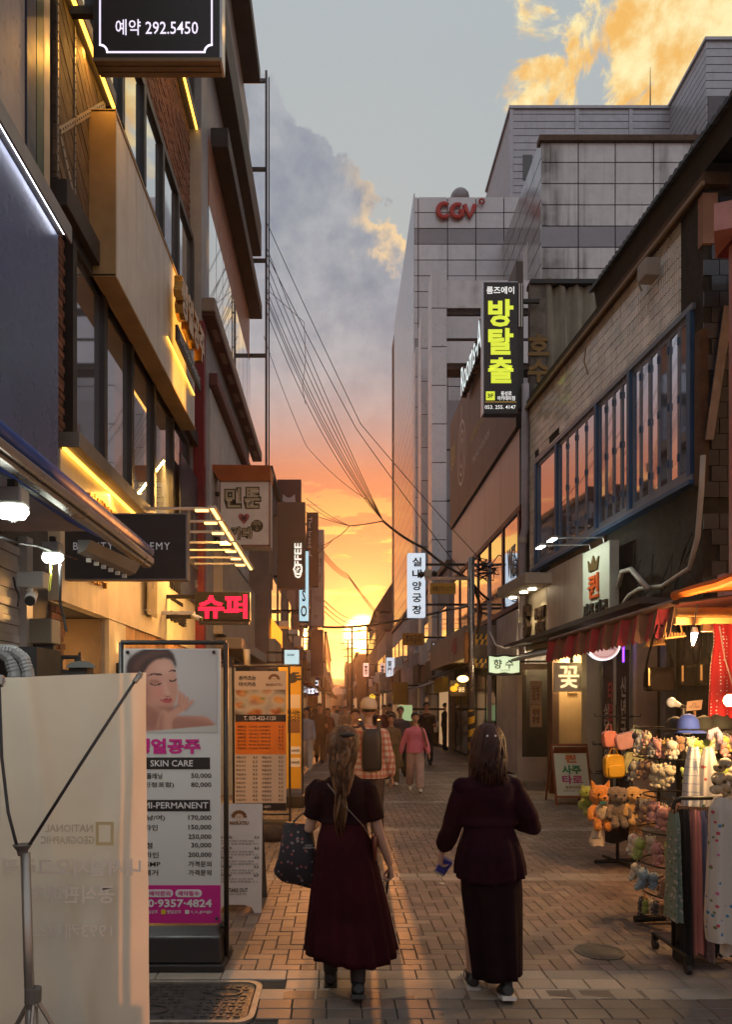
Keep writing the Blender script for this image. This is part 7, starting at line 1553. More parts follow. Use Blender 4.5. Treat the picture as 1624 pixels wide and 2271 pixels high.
tg = thing('price_board', 'small cream price board on a stick above the plush rack', 'price sign', P(1540, 1590, 5.9)); MB().obox(P(1540, 1564, 5.9), (.062, 0, .006), (0, .006, 0), (.006, 0, .04)).build('card', mat('card_cream', (.62, .50, .30), .6), tg); MB().cyl(P(1541, 1576, 5.92), P(1541, 1610, 5.92), .012, n=6).build('stick', MATS['stall_wood'], tg); MB().text('균일\n3개 10000', P(1540, 1564, 5.892), RX, UZ, w=.09, h=.045, depth=.002).build('lettering', MATS['print_ink'], tg)
# ------------------------------------------------------------------ revolving stand with little rucksacks and plush bags
def bag_stand():
    x, Y = XU(1370, 7.85), 7.85; t = thing('bag_stand', 'black revolving display stand with hooks carrying small rucksacks', 'display stand', (x, Y, 0)); mbk = mat('stand_black', (.02, .018, .017), .4, .5)
    MB().cyl((x, Y, .06), (x, Y, 1.75), .018, n=10).build('pole', mbk, t)
    for a in (.2, 1.77): MB().tube([(x - .27 * math.cos(a), Y - .27 * math.sin(a), .035), (x + .27 * math.cos(a), Y + .27 * math.sin(a), .035)], .022, 8).build('foot', mbk, t)
    for z, r in ((1.62, .20), (1.31, .22), (1.0, .26)):
        MB().tube([(x + r * math.cos(q), Y + r * math.sin(q), z) for q in np.linspace(0, 2 * math.pi, 25)], .006, 5).build('hook_ring', mbk, t)
        for k in range(8): q = k * .785; MB().tube([(x, Y, z), (x + (r + .05) * math.cos(q), Y + (r + .05) * math.sin(q), z), (x + (r + .06) * math.cos(q), Y + (r + .06) * math.sin(q), z + .03)], .005, 5).build('hook', mbk, t)
    g = MB(); rings = []
    for k, q in ((0, 1.0), (.5, .9), (1, .8)): rings.append([(x - .02 + .21 * q * math.cos(a) * (1 + .06 * math.sin(5 * a)), Y + .15 * q * math.sin(a), .27 + .55 * k + .02 * math.sin(4 * a)) for a in np.linspace(0, 2 * math.pi, 30, endpoint=False)])
    g.loft(rings, False, False); g.build('dark_cloth', mat('cloth_black', (.018, .012, .012), .85, var=.2), label='dark cloth bag hanging low on the revolving stand', cat='cloth bag', smooth=True)
bag_stand()
def rucksack(label, u0, u1, v0, v1, Y, col, tilt=0., strap_v=None, pocket=True):
    a, b, z0, z1 = XU(u0, Y), XU(u1, Y), ZV(v1, Y), ZV(v0, Y); w, h, c = (b - a) / 2, (z1 - z0) / 2, Vector(((a + b) / 2, Y, (z0 + z1) / 2)); t = thing('mini_rucksack', label, 'rucksack', c, 'mini rucksacks on the revolving stand')
    m = mat('ruck_%02d%02d%02d' % tuple(int(q * 99) for q in col), col, .45, var=.12, scale=9, coat=.2); ca, sa = math.cos(tilt), math.sin(tilt); Rx, Ry = Vector((ca, 0, sa)), Vector((-sa, 0, ca))
    def out(w, h, top=.55): return [(w * math.copysign(abs(math.cos(q)) ** .5, math.cos(q)), h * math.copysign(abs(math.sin(q)) ** (top if math.sin(q) > 0 else .4), math.sin(q))) for q in np.linspace(0, 2 * math.pi, 28, endpoint=False)]
    o = c + Vector((0, .05, 0)); MB().prism(out(w, h), o, Rx, Ry, .10).build('body', m, t, bevel=.016)
    if pocket:
        MB().prism(out(w * .78, h * .5), c + Ry * (-h * .36) - Vector((0, .052, 0)), Rx, Ry, .022).build('pocket', m, t, bevel=.008)
    lt = tuple(min(1, q * 1.5 + .05) for q in col); MB().tube([c + Rx * x + Ry * y - Vector((0, .054, 0)) for x, y in out(w * .93, h * .93)[1:14]], .004, 4).build('zip_line', mat('zip_%02d%02d' % (int(lt[0] * 99), int(lt[1] * 99)), lt, .4), t)
    if strap_v is not None: zt = ZV(strap_v, Y); MB().tube([c + Rx * (-w * .5) + Ry * (h * .9), c + Rx * (-w * .25) + Vector((0, 0, zt - c.z)), c + Rx * (w * .25) + Vector((0, 0, zt - c.z)), c + Rx * (w * .5) + Ry * (h * .9)], .012, 6, .35).build('strap', m, t)
Yb = 7.6
rucksack('coral pink mini pouch bag at the upper left of the revolving stand', 1337, 1366, 1620, 1656, Yb, (.55, .20, .15), .15, 1606, False); rucksack('lilac pink rounded pouch tilted in the top row of the stand', 1364, 1411, 1624, 1660, Yb - .05, (.48, .26, .26), .28, None, False); rucksack('mint clear mini bag at the upper right of the stand', 1398, 1420, 1616, 1656, Yb + .1, (.36, .44, .34), -.1, 1608, False)
rucksack('bright yellow mini rucksack in the second row of the stand', 1340, 1383, 1672, 1725, Yb - .05, (.62, .36, .02), .06, 1660); rucksack('pale green mini rucksack beside the bright yellow one', 1380, 1424, 1668, 1722, Yb, (.40, .42, .20), -.22, 1656); rucksack('tiny pale pink purse right of the green mini rucksack', 1421, 1441, 1688, 1722, Yb + .1, (.46, .36, .30), -.1, 1674)
FUR = bpy.data.textures.new('fur', 'CLOUDS'); FUR.noise_scale = .012; FUR.noise_depth = 2
def plush(label, u, v0, v1, Y, col, ears, extra=None, belly=None, yaw=0., name='plush_bag', s=1.):
    z1, z0 = ZV(v0, Y), ZV(v1, Y); h = z1 - z0; c = Vector((XU(u, Y), Y, z0)); t = thing(name, label, 'plush toy', c, 'plush animal bags on the revolving stand'); m = fuzz('%02d%02d%02d' % tuple(int(q * 99) for q in col), col); dk = mat('plush_eye', (.01, .008, .008), .2, var=0)
    r = h * .25; H = c + Vector((0, 0, h - r * .95)); mb = MB()
    mb.ell(H, r * 1.0 * s, r * .85, r * .88, 16, 12); mb.ell(c + Vector((0, .01, h * .40)), r * .85 * s, r * .72, h * .26, 16, 12); mb.ell(H + Vector((0, -r * .7, -r * .25)), r * .42, r * .4, r * .32, 12, 8)
    for q in (-1, 1):
        mb.tube([c + Vector((q * r * .55 * s, -.01, h * .52)), c + Vector((q * r * 1.0 * s, -.03, h * .40)), c + Vector((q * r * 1.02 * s, -.05, h * .29))], [r * .26, r * .3, r * .27], 10); mb.ell(c + Vector((q * r * 1.02 * s, -.05, h * .27)), r * .29, r * .29, r * .29, 10, 8)
        mb.tube([c + Vector((q * r * .35 * s, -.02, h * .24)), c + Vector((q * r * .45 * s, -.06, h * .10))], [r * .36, r * .36], 10); mb.ell(c + Vector((q * r * .46 * s, -.075, h * .075)), r * .40, r * .36, r * .38, 10, 8)
        if ears == 'long': mb.tube([H + Vector((q * r * .6, 0, r * .6)), H + Vector((q * r * 1.15, -.01, r * .1)), H + Vector((q * r * 1.25, -.02, -r * .75))], [r * .24, r * .34, r * .30], 10); mb.ell(H + Vector((q * r * 1.25, -.02, -r * .78)), r * .3, r * .2, r * .3, 10, 8)
        elif ears == 'point': mb.tube([H + Vector((q * r * .55, 0, r * .55)), H + Vector((q * r * .78, 0, r * 1.3))], [r * .34, r * .05], 10)
        elif ears == 'flop': mb.ell(H + Vector((q * r * .95, 0, -r * .1)), r * .30, r * .3, r * .62, 10, 8)
        else: mb.ell(H + Vector((q * r * .62, 0, r * .75)), r * .34, r * .26, r * .34, 10, 8)
    o = mb.build('body', m, t); md = o.modifiers.new('remesh', 'REMESH'); md.mode = 'VOXEL'; md.voxel_size = max(.006, h / 60); md.use_smooth_shade = True; sm = o.modifiers.new('smooth', 'SMOOTH'); sm.iterations = 5; dm = o.modifiers.new('fur', 'DISPLACE'); dm.texture = FUR; dm.strength = .016; dm.texture_coords = 'GLOBAL'
    for q in (-1, 1): MB().ell(H + Vector((q * r * .42, -r * .80, r * .12)), r * .11, r * .08, r * .12, 8, 6).build('eye', dk, t, smooth=True)
    MB().ell(H + Vector((0, -r * 1.1, -r * .14)), r * .14, r * .09, r * .1, 8, 6).build('nose', dk, t, smooth=True)
    if belly: MB().ell(c + Vector((0, -r * .38, h * .40)), r * .62, r * .45, h * .20, 14, 10).build('belly', fuzz('belly%02d' % int(belly[0] * 99), belly), t, smooth=True)
    return t, c, h, r
plush('lime green plush bag at the left of the plush row', 1304, 1742, 1806, 7.7, (.30, .34, .04), 'round', s=1.2)
t, c, h, r = plush('orange plush fox bag with a small teal bow', 1332, 1738, 1838, 7.45, (.62, .22, .02), 'point', belly=(.55, .42, .26)); MB().obox(c + Vector((-.02, -r * 1.0, h * .62)), (.03, 0, .004), (0, .01, 0), (0, 0, .013)).build('bow', mat('bow_teal', (.03, .16, .16), .6), t)
d = garment('printed_pouch', 'white drawstring pouch with a small dark word under the orange fox', 'pouch', [(1832, 1318, 1338), (1845, 1312, 1342), (1865, 1306, 1342), (1874, 1310, 1340)], 7.45, mat('pouch_white', (.56, .46, .34), .8, var=.06), 5, .008, .05); MB().text('London', P(1324, 1858, 7.385), RX, UZ, w=.085, depth=.003, bold=.03).build('lettering', m_ink2, d)
plush('grey brown plush rabbit bag with long drooping ears', 1369, 1742, 1832, 7.4, (.17, .125, .085), 'long'); plush('golden plush dog bag seen from the front, right of the rabbit', 1405, 1742, 1826, 7.4, (.58, .34, .10), 'flop'); plush('sandy plush puppy bag at the right end of the plush row', 1430, 1748, 1828, 7.6, (.50, .27, .08), 'flop')
for u0, u1, v1 in ((1398, 1396, 1884), (1418, 1424, 1890)): MB().tube([P(u0, 1822, 7.45), P((u0 + u1) / 2, 1850, 7.43), P(u1, v1, 7.43)], .018, 6, .3).build('strap_ribbon', mat('ribbon_cream', (.55, .38, .18), .8), label='%s cream strap dangling below the golden plush dog' % ('shorter left' if u0 == 1398 else 'longer right'), cat='strap')
garment('tan_pouch', 'tan plush pouch hanging behind the two cream straps', 'pouch', [(1822, 1402, 1422), (1840, 1400, 1424), (1860, 1402, 1424), (1870, 1408, 1420)], 7.55, mat('pouch_tan', (.42, .26, .10), .85, var=.1), 5, .01, .05)
# ------------------------------------------------------------------ rack of small plush keyrings with caps on top
def key_rack():
    x, Y = 2.78, 5.75; t = thing('keyring_rack', 'black wire rack hung all round with little plush keyrings', 'display rack', (x, Y, 0)); mk = MATS['stand_black']
    MB().cyl((x, Y, .05), (x, Y, 1.72), .02, n=10).build('pole', mk, t)
    for a in (.15, 1.7): MB().tube([(x - .42 * math.cos(a), Y - .42 * math.sin(a), .045), (x + .42 * math.cos(a), Y + .42 * math.sin(a), .045)], .026, 10).build('foot', mk, t)
    tiers = [(1.56, .34), (1.33, .36), (1.02, .30), (.74, .34), (.48, .32), (.24, .30)]
    for z, r in tiers: MB().tube([(x + r * math.cos(q), Y + r * math.sin(q), z) for q in np.linspace(0, 2 * math.pi, 33)], .007, 5).build('wire_ring', mk, t)
    cols = {'cream': (.58, .46, .28), 'white': (.62, .56, .46), 'brown': (.26, .13, .06), 'pink': (.55, .24, .20), 'grey': (.28, .25, .22), 'yellow': (.58, .36, .06), 'lime': (.28, .34, .05), 'dark': (.05, .04, .04), 'sky': (.25, .36, .44)}
    meshes = {}
    for cn, c in cols.items():
        mb = MB(); e = rnd() < .5; mb.ell((0, 0, -.05), .034, .03, .031, 10, 8).ell((0, .0, -.098), .029, .025, .034, 10, 7)
        for q in (-1, 1):
            mb.ell((q * .026, 0, -.025 if e else -.055), .011, .009, .013 if e else .022, 7, 5).ell((q * .03, -.008, -.092), .011, .011, .02, 7, 5).ell((q * .015, -.018, -.125), .013, .014, .011, 7, 5)
        mb.tube([(0, 0, -.02), (0, 0, .0)], .003, 4); meshes[cn] = mb.mesh('plush_keyring', fuzz('key_' + cn, c), smooth=True)
    names = ['highest', 'second', 'third', 'fourth', 'fifth', 'lowest']; low = [['brown', 'pink', 'cream', 'grey'], ['white', 'lime', 'pink', 'cream'], ['sky', 'white', 'brown', 'grey'], ['lime', 'dark', 'brown', 'cream']]
    for i, (z, r) in enumerate(tiers):
        n = 66 if i == 0 else 34
        for k in range(n):
            q = 2 * math.pi * k / n + U(-.05, .05)
            if math.sin(q) > .45: continue
            cn = random.choice(list(cols)) if i == 0 else random.choice(low[(i + 2) % 4]); s = U(.85, 1.25) * (1.3 if i in (1, 2, 3, 4) else 1)
            o = bpy.data.objects.new('plush_keyring', meshes[cn]); COL.objects.link(o); o.location = (x + (r + U(-.03, .03)) * math.cos(q), Y + (r + .02) * math.sin(q), z - U(0, .10 if i == 0 else .05)); o.rotation_euler = (U(-.2, .2), U(-.25, .25), q + math.pi / 2 + U(-.6, .6)); o.scale = (s, s, s)
            o['label'] = '%s plush keyring on the %s ring of the wire rack' % (cn, names[i]); o['category'] = 'plush keyring'; o['group'] = '%s plush keyrings on the %s ring' % (cn, names[i])
    for lab, u, v, Yc, c, s in (('black cap leaning at the left on top of the keyring rack', 1498, 1616, 5.7, (.015, .012, .012), 1.0), ('royal blue bucket hat on top of the keyring rack', 1527, 1612, 5.5, (.03, .06, .30), 1.05), ('olive black cap right of the blue hat', 1562, 1614, 5.6, (.03, .028, .018), 1.0), ('dark brown beret at the far right of the hats', 1596, 1612, 5.6, (.03, .02, .016), 1.2)):
        h = thing('hat', lab, 'hat', P(u, v, Yc), 'hats stacked on the keyring rack'); m = mat('hat_%02d%02d' % (int(c[0] * 990), int(c[2] * 99)), c, .8, var=.15); o = P(u, v, Yc)
        MB().loft([[o + Vector((.075 * s * k * math.cos(a), .075 * s * k * math.sin(a), z * s)) for a in np.linspace(0, 2 * math.pi, 16, endpoint=False)] for k, z in ((1, -.03), (1.04, .0), (.93, .05), (.6, .085), (.1, .10))]).build('crown', m, h, smooth=True); MB().loft([[o + Vector((.08 * s * k * math.cos(a), -.03 * s + .085 * s * k * math.sin(a), z)) for a in np.linspace(math.pi, 2 * math.pi, 10)] for k, z in ((.9, -.022), (1.35, -.036), (1.35, -.042), (.9, -.03))], False, False, closed=False).build('brim', m, h)
    t2 = thing('scrunchie', 'lilac fluffy hair band draped on the rack beside the hats', 'hair band', P(1585, 1632, 5.3)); MB().tube([P(1575, 1640, 5.3), P(1578, 1622, 5.3), P(1590, 1618, 5.3), P(1598, 1630, 5.3), P(1597, 1648, 5.3)], .022, 8).build('band', fuzz('lilac', (.36, .24, .36)), t2, smooth=True)
key_rack()
# ------------------------------------------------------------------ clothes rail
def clothes_rail():
    Y = 4.84; x0, x1 = XU(1494, Y), 3.35; zr = ZV(1769, Y); mk = MATS['stand_black']; t = thing('clothes_rail', 'black wheeled clothes rail at the right edge of the stall', 'clothes rail', (x0, Y, 0))
    MB().tube([(x0, Y, .10), (x0, Y, zr - .05), (x0 + .015, Y, zr - .015), (x0 + .05, Y, zr), (x1, Y, zr)], .014, 8).build('rail', mk, t, smooth=True); MB().tube([(x0, Y - .22, .11), (x0, Y + .3, .11)], .014, 8).build('base_bar', mk, t); MB().tube([(x0, Y, .14), (x1, Y, .14)], .012, 8).build('lower_bar', mk, t)
    for dy in (-.2, .28):
        w = MB(); w.cyl((x0 - .014, Y + dy, .036), (x0 + .014, Y + dy, .036), .036, n=14); w.build('wheel', m_black, t); MB().box(x0 - .02, x0 + .02, Y + dy - .015, Y + dy + .015, .07, .12).build('fork', mk, t)
    items = [('green_print_skirt', 'sage green printed skirt hanging at the left end of the rail', 1486, 1502, 1800, 2036, print_mat('sage_print', (.17, .23, .19), [(.4, .36, .34), (.10, .16, .10)], 30, .3, .7)), ('black_trousers', 'plain black trousers hanging second on the rail', 1503, 1527, 1792, 2130, mat('cloth_black2', (.012, .011, .012), .9, var=.2)), ('pink_skirt', 'long salmon pink pleated skirt on the rail', 1524, 1550, 1794, 2104, mat('cloth_salmon', (.52, .20, .17), .8, var=.08)), ('blue_skirt', 'dusty blue skirt beside the salmon one', 1544, 1561, 1796, 2006, mat('cloth_dustblue', (.16, .20, .30), .85, var=.1)), ('brown_dot_skirt', 'mauve brown dotted skirt on the rail', 1557, 1572, 1795, 2120, print_mat('mauve_dot', (.24, .17, .16), [(.5, .42, .4)], 40, .22, .8)), ('dark_print_skirt', 'black skirt with tiny pale print on the rail', 1569, 1584, 1794, 2110, print_mat('black_print', (.02, .018, .02), [(.45, .4, .42)], 44, .2, .6)), ('leaf_print_skirt', 'dark leafy printed skirt half behind the white floral dress', 1580, 1626, 1850, 2110, print_mat('leaf_print', (.03, .035, .035), [(.20, .22, .20), (.3, .3, .33)], 26, .3, .6))]
    for i, (nm, lab, a, b, v0, v1, m) in enumerate(items):
        g = garment(nm, lab, 'skirt' if 'skirt' in nm else 'trousers', [(v0, a + 2, b - 2), (v0 + 25, a + 1, b - 1), ((v0 + v1) / 2, a, b), (v1, a - 2, b + 2)], Y + .02 * (i % 2), m, 6 + i % 3, .020, .11, group='skirts and trousers on the rail')
        u = (a + b) / 2; MB().tube([P(u, v0 + 3, Y), P(u, 1785, Y), P(u + 3, 1776, Y), P(u, 1766, Y), P(u - 3, 1769, Y)], .003, 5).build('hanger_hook', m_steel, g); MB().box(XU(a + 2, Y), XU(b - 2, Y), Y - .012, Y + .012, ZV(v0 + 2, Y), ZV(v0 - 6, Y)).build('hanger_clip', mat('clip_wood', (.22, .11, .05), .5), g)
    garment('checked_dress', 'white summer dress with blue window check behind the rail', 'dress', [(1656, 1528, 1548), (1690, 1522, 1556), (1740, 1516, 1562), (1800, 1512, 1568), (1900, 1508, 1574)], 5.15, print_mat('window_check', (.50, .47, .47), [], 17, .10, plaid=((.10, .14, .26), .75)), 7, .018, .07)
    garment('leaf_spot_dress', 'white dress sprinkled with green leaf spots next to the checked dress', 'dress', [(1658, 1562, 1580), (1690, 1556, 1590), (1740, 1552, 1600), (1820, 1550, 1606), (1900, 1548, 1610)], 5.1, print_mat('leaf_spots', (.52, .47, .43), [(.06, .16, .08), (.35, .06, .06)], 13, .20, .5), 7, .018, .07)
    garment('white_floral_dress', 'large white dress with scattered coloured motifs nearest on the right', 'dress', [(1768, 1588, 1640), (1790, 1576, 1650), (1860, 1574, 1660), (1960, 1570, 1670), (2040, 1566, 1680), (2085, 1570, 1690)], 4.42, print_mat('motif_white', (.50, .45, .40), [(.45, .05, .08), (.05, .18, .34), (.14, .16, .05), (.5, .12, .26)], 21, .22, .34), 8, .022, .10)
    garment('white_hem_dress', 'plain white dress hem below the floral dress', 'dress', [(2000, 1606, 1650), (2060, 1602, 1660), (2114, 1600, 1670)], 4.5, mat('cloth_white', (.55, .5, .46), .85, var=.05), 6, .02, .06)
    mm = fuzz('mottled', (.34, .25, .16)); mb = MB()
    for k in range(16): mb.ell(P(U(1588, 1630), U(1690, 1765), 4.75 + U(-.05, .05)), U(.025, .05), .04, U(.03, .05), 9, 7)
    mb.build('patterned_scarves', print_mat('scarf_print', (.36, .28, .18), [(.10, .06, .03), (.5, .44, .36)], 22, .3, .6), label='bunch of tan patterned scarves tied above the floral dress', cat='scarves', kind='stuff', smooth=True)
    MB().tube([(2.62, 4.25, .035), (3.3, 4.1, .035)], .035, 8).build('black_stand_foot', m_black, label='thick black foot of a stand at the lower right edge', cat='stand foot', smooth=True)
clothes_rail()
# ================================================================== people
m_skin = mat('skin', (.42, .24, .17), .55, var=.06, scale=6); m_hairk = mat('hair_black', (.014, .010, .009), .42, var=.25, scale=30, spec=.6)
m_hairb = mat('hair_brown', (.075, .030, .012), .55, var=.45, scale=16, spec=.3, sdir_=(40, 40, 2)); m_hairr = mat('hair_auburn', (.034, .009, .007), .55, var=.3, scale=20, spec=.3)
m_eye = mat('eye_dark', (.012, .009, .008), .25, var=0); m_lip = mat('lip_rose', (.30, .085, .075), .5, var=0)
def remesh(o, vox, it=4, fac=.5):
    md = o.modifiers.new('remesh', 'REMESH'); md.mode = 'VOXEL'; md.voxel_size = vox; md.use_smooth_shade = True
    s = o.modifiers.new('smooth', 'SMOOTH'); s.iterations = it; s.factor = fac; return o
def oval(c, rx, ry, n=16, ph=0.): return [c + Vector((rx * math.cos(a), ry * math.sin(a), 0)) for a in np.linspace(0, 2 * math.pi, n, endpoint=False)]
class Figure:
    """joints in a frame facing +y; X = right; M maps them to the street"""
    def __init__(s, name, label, group, x, Y, yaw, H, pose=None, wide=1.0, fem=True, vox=.014):
        s.t = thing(name, label, 'person', (x, Y, 0), group); s.H = H; k = s.k = H / 1.65; s.vox = vox; s.fem = fem; s.wide = wide
        s.M = Matrix.Translation((x, Y, 0)) @ Matrix.Rotation(yaw, 4, 'Z'); p = dict(lf=18, lk=4, rf=-14, rk=22, la=(-10, 12, 14), ra=(14, 12, 16), tilt=0); p.update(pose or {})
        R = math.radians; J = s.J = {}; hz = .86 * k
        for q, f, kn in ((-1, p['lf'], p['lk']), (1, p['rf'], p['rk'])):
            n = 'L' if q < 0 else 'R'; h = Vector((q * .085 * k, 0, hz)); f, kn = R(f), R(kn); kk = h + Vector((0, math.sin(f), -math.cos(f))) * .41 * k; a = kk + Vector((0, math.sin(f - kn), -math.cos(f - kn))) * .39 * k
            J['hip' + n], J['knee' + n], J['ank' + n] = h, kk, a; J['pitch' + n] = (f - kn) * .8
        low = min(J['ankL'].z - .07 * k, J['ankR'].z - .07 * k)
        for n in list(J):
            if isinstance(J[n], Vector): J[n].z -= low
        J['pel'] = Vector((0, 0, hz - low + .03 * k)); J['sh'] = Vector((0, .0, hz - low + .47 * k)); J['head'] = Vector((0, .015 * k, hz - low + .675 * k))
        for q, (a, b, e) in ((-1, p['la']), (1, p['ra'])):
            n = 'L' if q < 0 else 'R'; sh = Vector((q * .150 * k * wide, -.005, J['sh'].z - .062 * k)); a, b, e = R(a), R(b), R(e); d = Vector((q * math.sin(b), math.sin(a) * math.cos(b), -math.cos(a) * math.cos(b)))
            el = sh + d * .28 * k; d2 = Vector((q * math.sin(b) * .6, math.sin(a + e) * math.cos(b), -math.cos(a + e) * math.cos(b))).normalized(); J['sh' + n], J['elb' + n], J['wri' + n] = sh, el, el + d2 * .235 * k; J['hand' + n] = d2
    def out(s, mb, nm, m, smooth=True, vox=None, it=4, label=None):
        mb.v = [s.M @ q for q in mb.v]; o = mb.build(nm, m, s.t, smooth=smooth, label=label)
        return remesh(o, vox, it) if vox else o
    def hand(s, mb, n, curl=.5, grip=None):
        k = s.k; w, d = s.J['wri' + n], s.J['hand' + n]; q = -1 if n == 'L' else 1
        inn = Vector((-q, 0, 0)); inn = (inn - d * inn.dot(d)).normalized(); fw = d.cross(inn) * q * -1; fw = fw if fw.y > 0 or abs(fw.y) < .3 else -fw
        c = w + d * .045 * k; mb.tube([w, w + d * .03 * k, w + d * .085 * k], [.024 * k, .032 * k, .034 * k], 10, .55, up=inn)
        for i, (o, L) in enumerate(((.027, .068), (.010, .076), (-.008, .070), (-.025, .055))):
            b = w + d * .078 * k + fw * o * k; c1, c2, c3 = curl * .7, curl * 1.5, curl * 2.3; st = L * k / 3; pts = [b]
            for cc in (c1, c2, c3): pts.append(pts[-1] + (d * math.cos(cc) + inn * math.sin(cc)) * st)
            mb.tube(pts, [.0092 * k, .009 * k, .0082 * k, .0068 * k], 7)
        b = w + d * .025 * k + fw * .026 * k; mb.tube([b, b + (d * .6 + fw * .7) * .03 * k, b + (d * .8 + fw * .45 + inn * .5) * .055 * k, b + (d * .9 + fw * .1 + inn * .7) * .078 * k], [.013 * k, .0115 * k, .010 * k, .008 * k], 7)
    def body(s, hands=True, face=None, curl=(.5, .5)):
        J, k = s.J, s.k; mb = MB(); W = s.wide
        P_ = J['pel']; sh = J['sh']
        prof = [(-.06, .13, .09), (.02, .165, .115), (.10, .15, .10), (.20, .122 if s.fem else .145, .088), (.32, .14, .105), (.39, .150, .098), (.43, .125, .075), (.462, .075, .055), (.49, .048, .05)]
        mb.loft([oval(Vector((0, 0, P_.z + z * k)), rx * k * W, ry * k * W) for z, rx, ry in prof])
        hd = J['head']; mb.tube([Vector((0, 0, sh.z - .02 * k)), Vector((0, .01, hd.z - .06 * k))], [.052 * k, .046 * k], 10)
        mb.ell(hd + Vector((0, -.008 * k, .02 * k)), .075 * k, .092 * k, .095 * k, 18, 12); mb.ell(hd + Vector((0, .03 * k, -.035 * k)), .056 * k, .062 * k, .078 * k, 14, 10)
        mb.tube([hd + Vector((0, .086 * k, .015 * k)), hd + Vector((0, .106 * k, -.022 * k))], [.009 * k, .015 * k], 8)
        for q in (-1, 1): mb.ell(hd + Vector((q * .076 * k, -.005 * k, -.005 * k)), .010 * k, .02 * k, .03 * k, 8, 6)
        for n in 'LR':
            h, kn, a = J['hip' + n], J['knee' + n], J['ank' + n]; mb.tube([h, h.lerp(kn, .5), kn, kn.lerp(a, .35), a], [.085 * k * W, .073 * k * W, .053 * k, .052 * k, .034 * k], 12)
            f = J['pitch' + n]; fd = Vector((0, math.cos(f), math.sin(f))); dn = Vector((0, math.sin(f), -math.cos(f))); mb.tube([a + dn * .02 * k - fd * .04 * k, a + dn * .04 * k + fd * .06 * k, a + dn * .052 * k + fd * .15 * k], [.034 * k, .036 * k, .024 * k], 10, .7)
            S_, E_, Wr = J['sh' + n], J['elb' + n], J['wri' + n]; mb.ell(S_, .05 * k * W, .05 * k, .05 * k, 10, 8); mb.tube([S_, S_.lerp(E_, .5), E_, E_.lerp(Wr, .4), Wr], [.046 * k * W, .041 * k * W, .034 * k, .034 * k, .023 * k], 10)
            if hands: s.hand(mb, n, curl[0 if n == 'L' else 1])
        s.out(mb, 'body', m_skin, vox=s.vox, it=3 if s.vox < .01 else 2)
        if face:
            for q in (-1, 1):
                e = MB(); e.ell(hd + Vector((q * .029 * k, .083 * k, .012 * k)), .013 * k, .009 * k, .007 * k, 10, 6); s.out(e, 'eye', m_eye)
                e = MB(); e.tube([hd + Vector((q * .014 * k, .092 * k, .033 * k)), hd + Vector((q * .03 * k, .088 * k, .039 * k)), hd + Vector((q * .046 * k, .076 * k, .034 * k))], .0035 * k, 5); s.out(e, 'eyebrow', m_hairk)
            e = MB(); e.ell(hd + Vector((0, .088 * k, -.055 * k)), .022 * k, .008 * k, .007 * k, 10, 6); s.out(e, 'mouth', m_lip)
    def top(s, m, grow=.014, sleeve='long', hem=-.02, nm='top', flare=0., amp=.006, neck=True):
        J, k, W = s.J, s.k, s.wide; P_ = J['pel']; mb = MB(); g = grow
        zs = [(hem, .155 + flare + g, .115 + flare * .7 + g), (hem * .5 + .1, .148 + flare * .5 + g, .108 + flare * .4 + g), (.20, .13 + g + (.0 if s.fem else .02), .096 + g), (.32, .146 + g, .112 + g), (.385, .156 + g * .8, .102 + g), (.425, .130 + g * .6, .078 + g * .8), (.458, .082 + g * .3, .060 + g * .4), (.478, .058, .056)]
        rings = []
        for i, (z, rx, ry) in enumerate(zs): rings.append([Vector((rx * k * W * math.cos(a) * (1 + amp * 6 * math.sin(5 * a + i * 1.7)), ry * k * W * math.sin(a) * (1 + amp * 6 * math.sin(4 * a + i * 2.3)), P_.z + z * k)) for a in np.linspace(0, 2 * math.pi, 28, endpoint=False)])
        mb.loft(rings)
        for n in 'LR':
            S_, E_, Wr = J['sh' + n], J['elb' + n], J['wri' + n]; e = g * .9
            if sleeve == 'long': mb.tube([S_, S_.lerp(E_, .3), S_.lerp(E_, .7), E_, E_.lerp(Wr, .3), E_.lerp(Wr, .65), E_.lerp(Wr, .95)], [(.05 + e) * k * W, (.05 + e) * k, (.045 + e) * k, (.042 + e * 1.3) * k, (.043 + e) * k, (.037 + e * 1.2) * k, (.026 + e * .7) * k], 12)
            elif sleeve == 'puff': mb.tube([S_, S_.lerp(E_, .3), S_.lerp(E_, .8), E_, E_.lerp(Wr, .4), E_.lerp(Wr, .75), E_.lerp(Wr, .98)], [.056 * k, .066 * k, .066 * k, .063 * k, .065 * k, .058 * k, .030 * k], 12)
            elif sleeve == 'short': mb.tube([S_, S_.lerp(E_, .3), S_.lerp(E_, .72)], [(.054 + e) * k * W, (.054 + e) * k, (.050 + e) * k], 12)
            mb.ell(S_, (.045 + e) * k * W, (.050 + e) * k, (.045 + e) * k, 12, 8)
        return s.out(mb, nm, m, vox=max(s.vox, .010), it=5)
    def trousers(s, m, grow=.014, wide=0., nm='trousers', to=.95):
        J, k, W = s.J, s.k, s.wide; mb = MB(); mb.loft([oval(Vector((0, 0, J['pel'].z + z * k)), (rx + grow) * k * W, (ry + grow) * k * W) for z, rx, ry in ((-.10, .13, .10), (0, .168, .118), (.08, .155, .105), (.13, .140, .10))])
        for n in 'LR':
            h, kn, a = J['hip' + n], J['knee' + n], J['ank' + n]; mb.tube([h + Vector((0, 0, .02)), h.lerp(kn, .5), kn, kn.lerp(a, .4), kn.lerp(a, to)], [(.088 + grow) * k * W, (.076 + grow + wide * .4) * k, (.058 + grow + wide * .7) * k, (.056 + grow + wide) * k, (.044 + grow + wide) * k], 14)
        return s.out(mb, nm, m, vox=max(s.vox, .011), it=4)
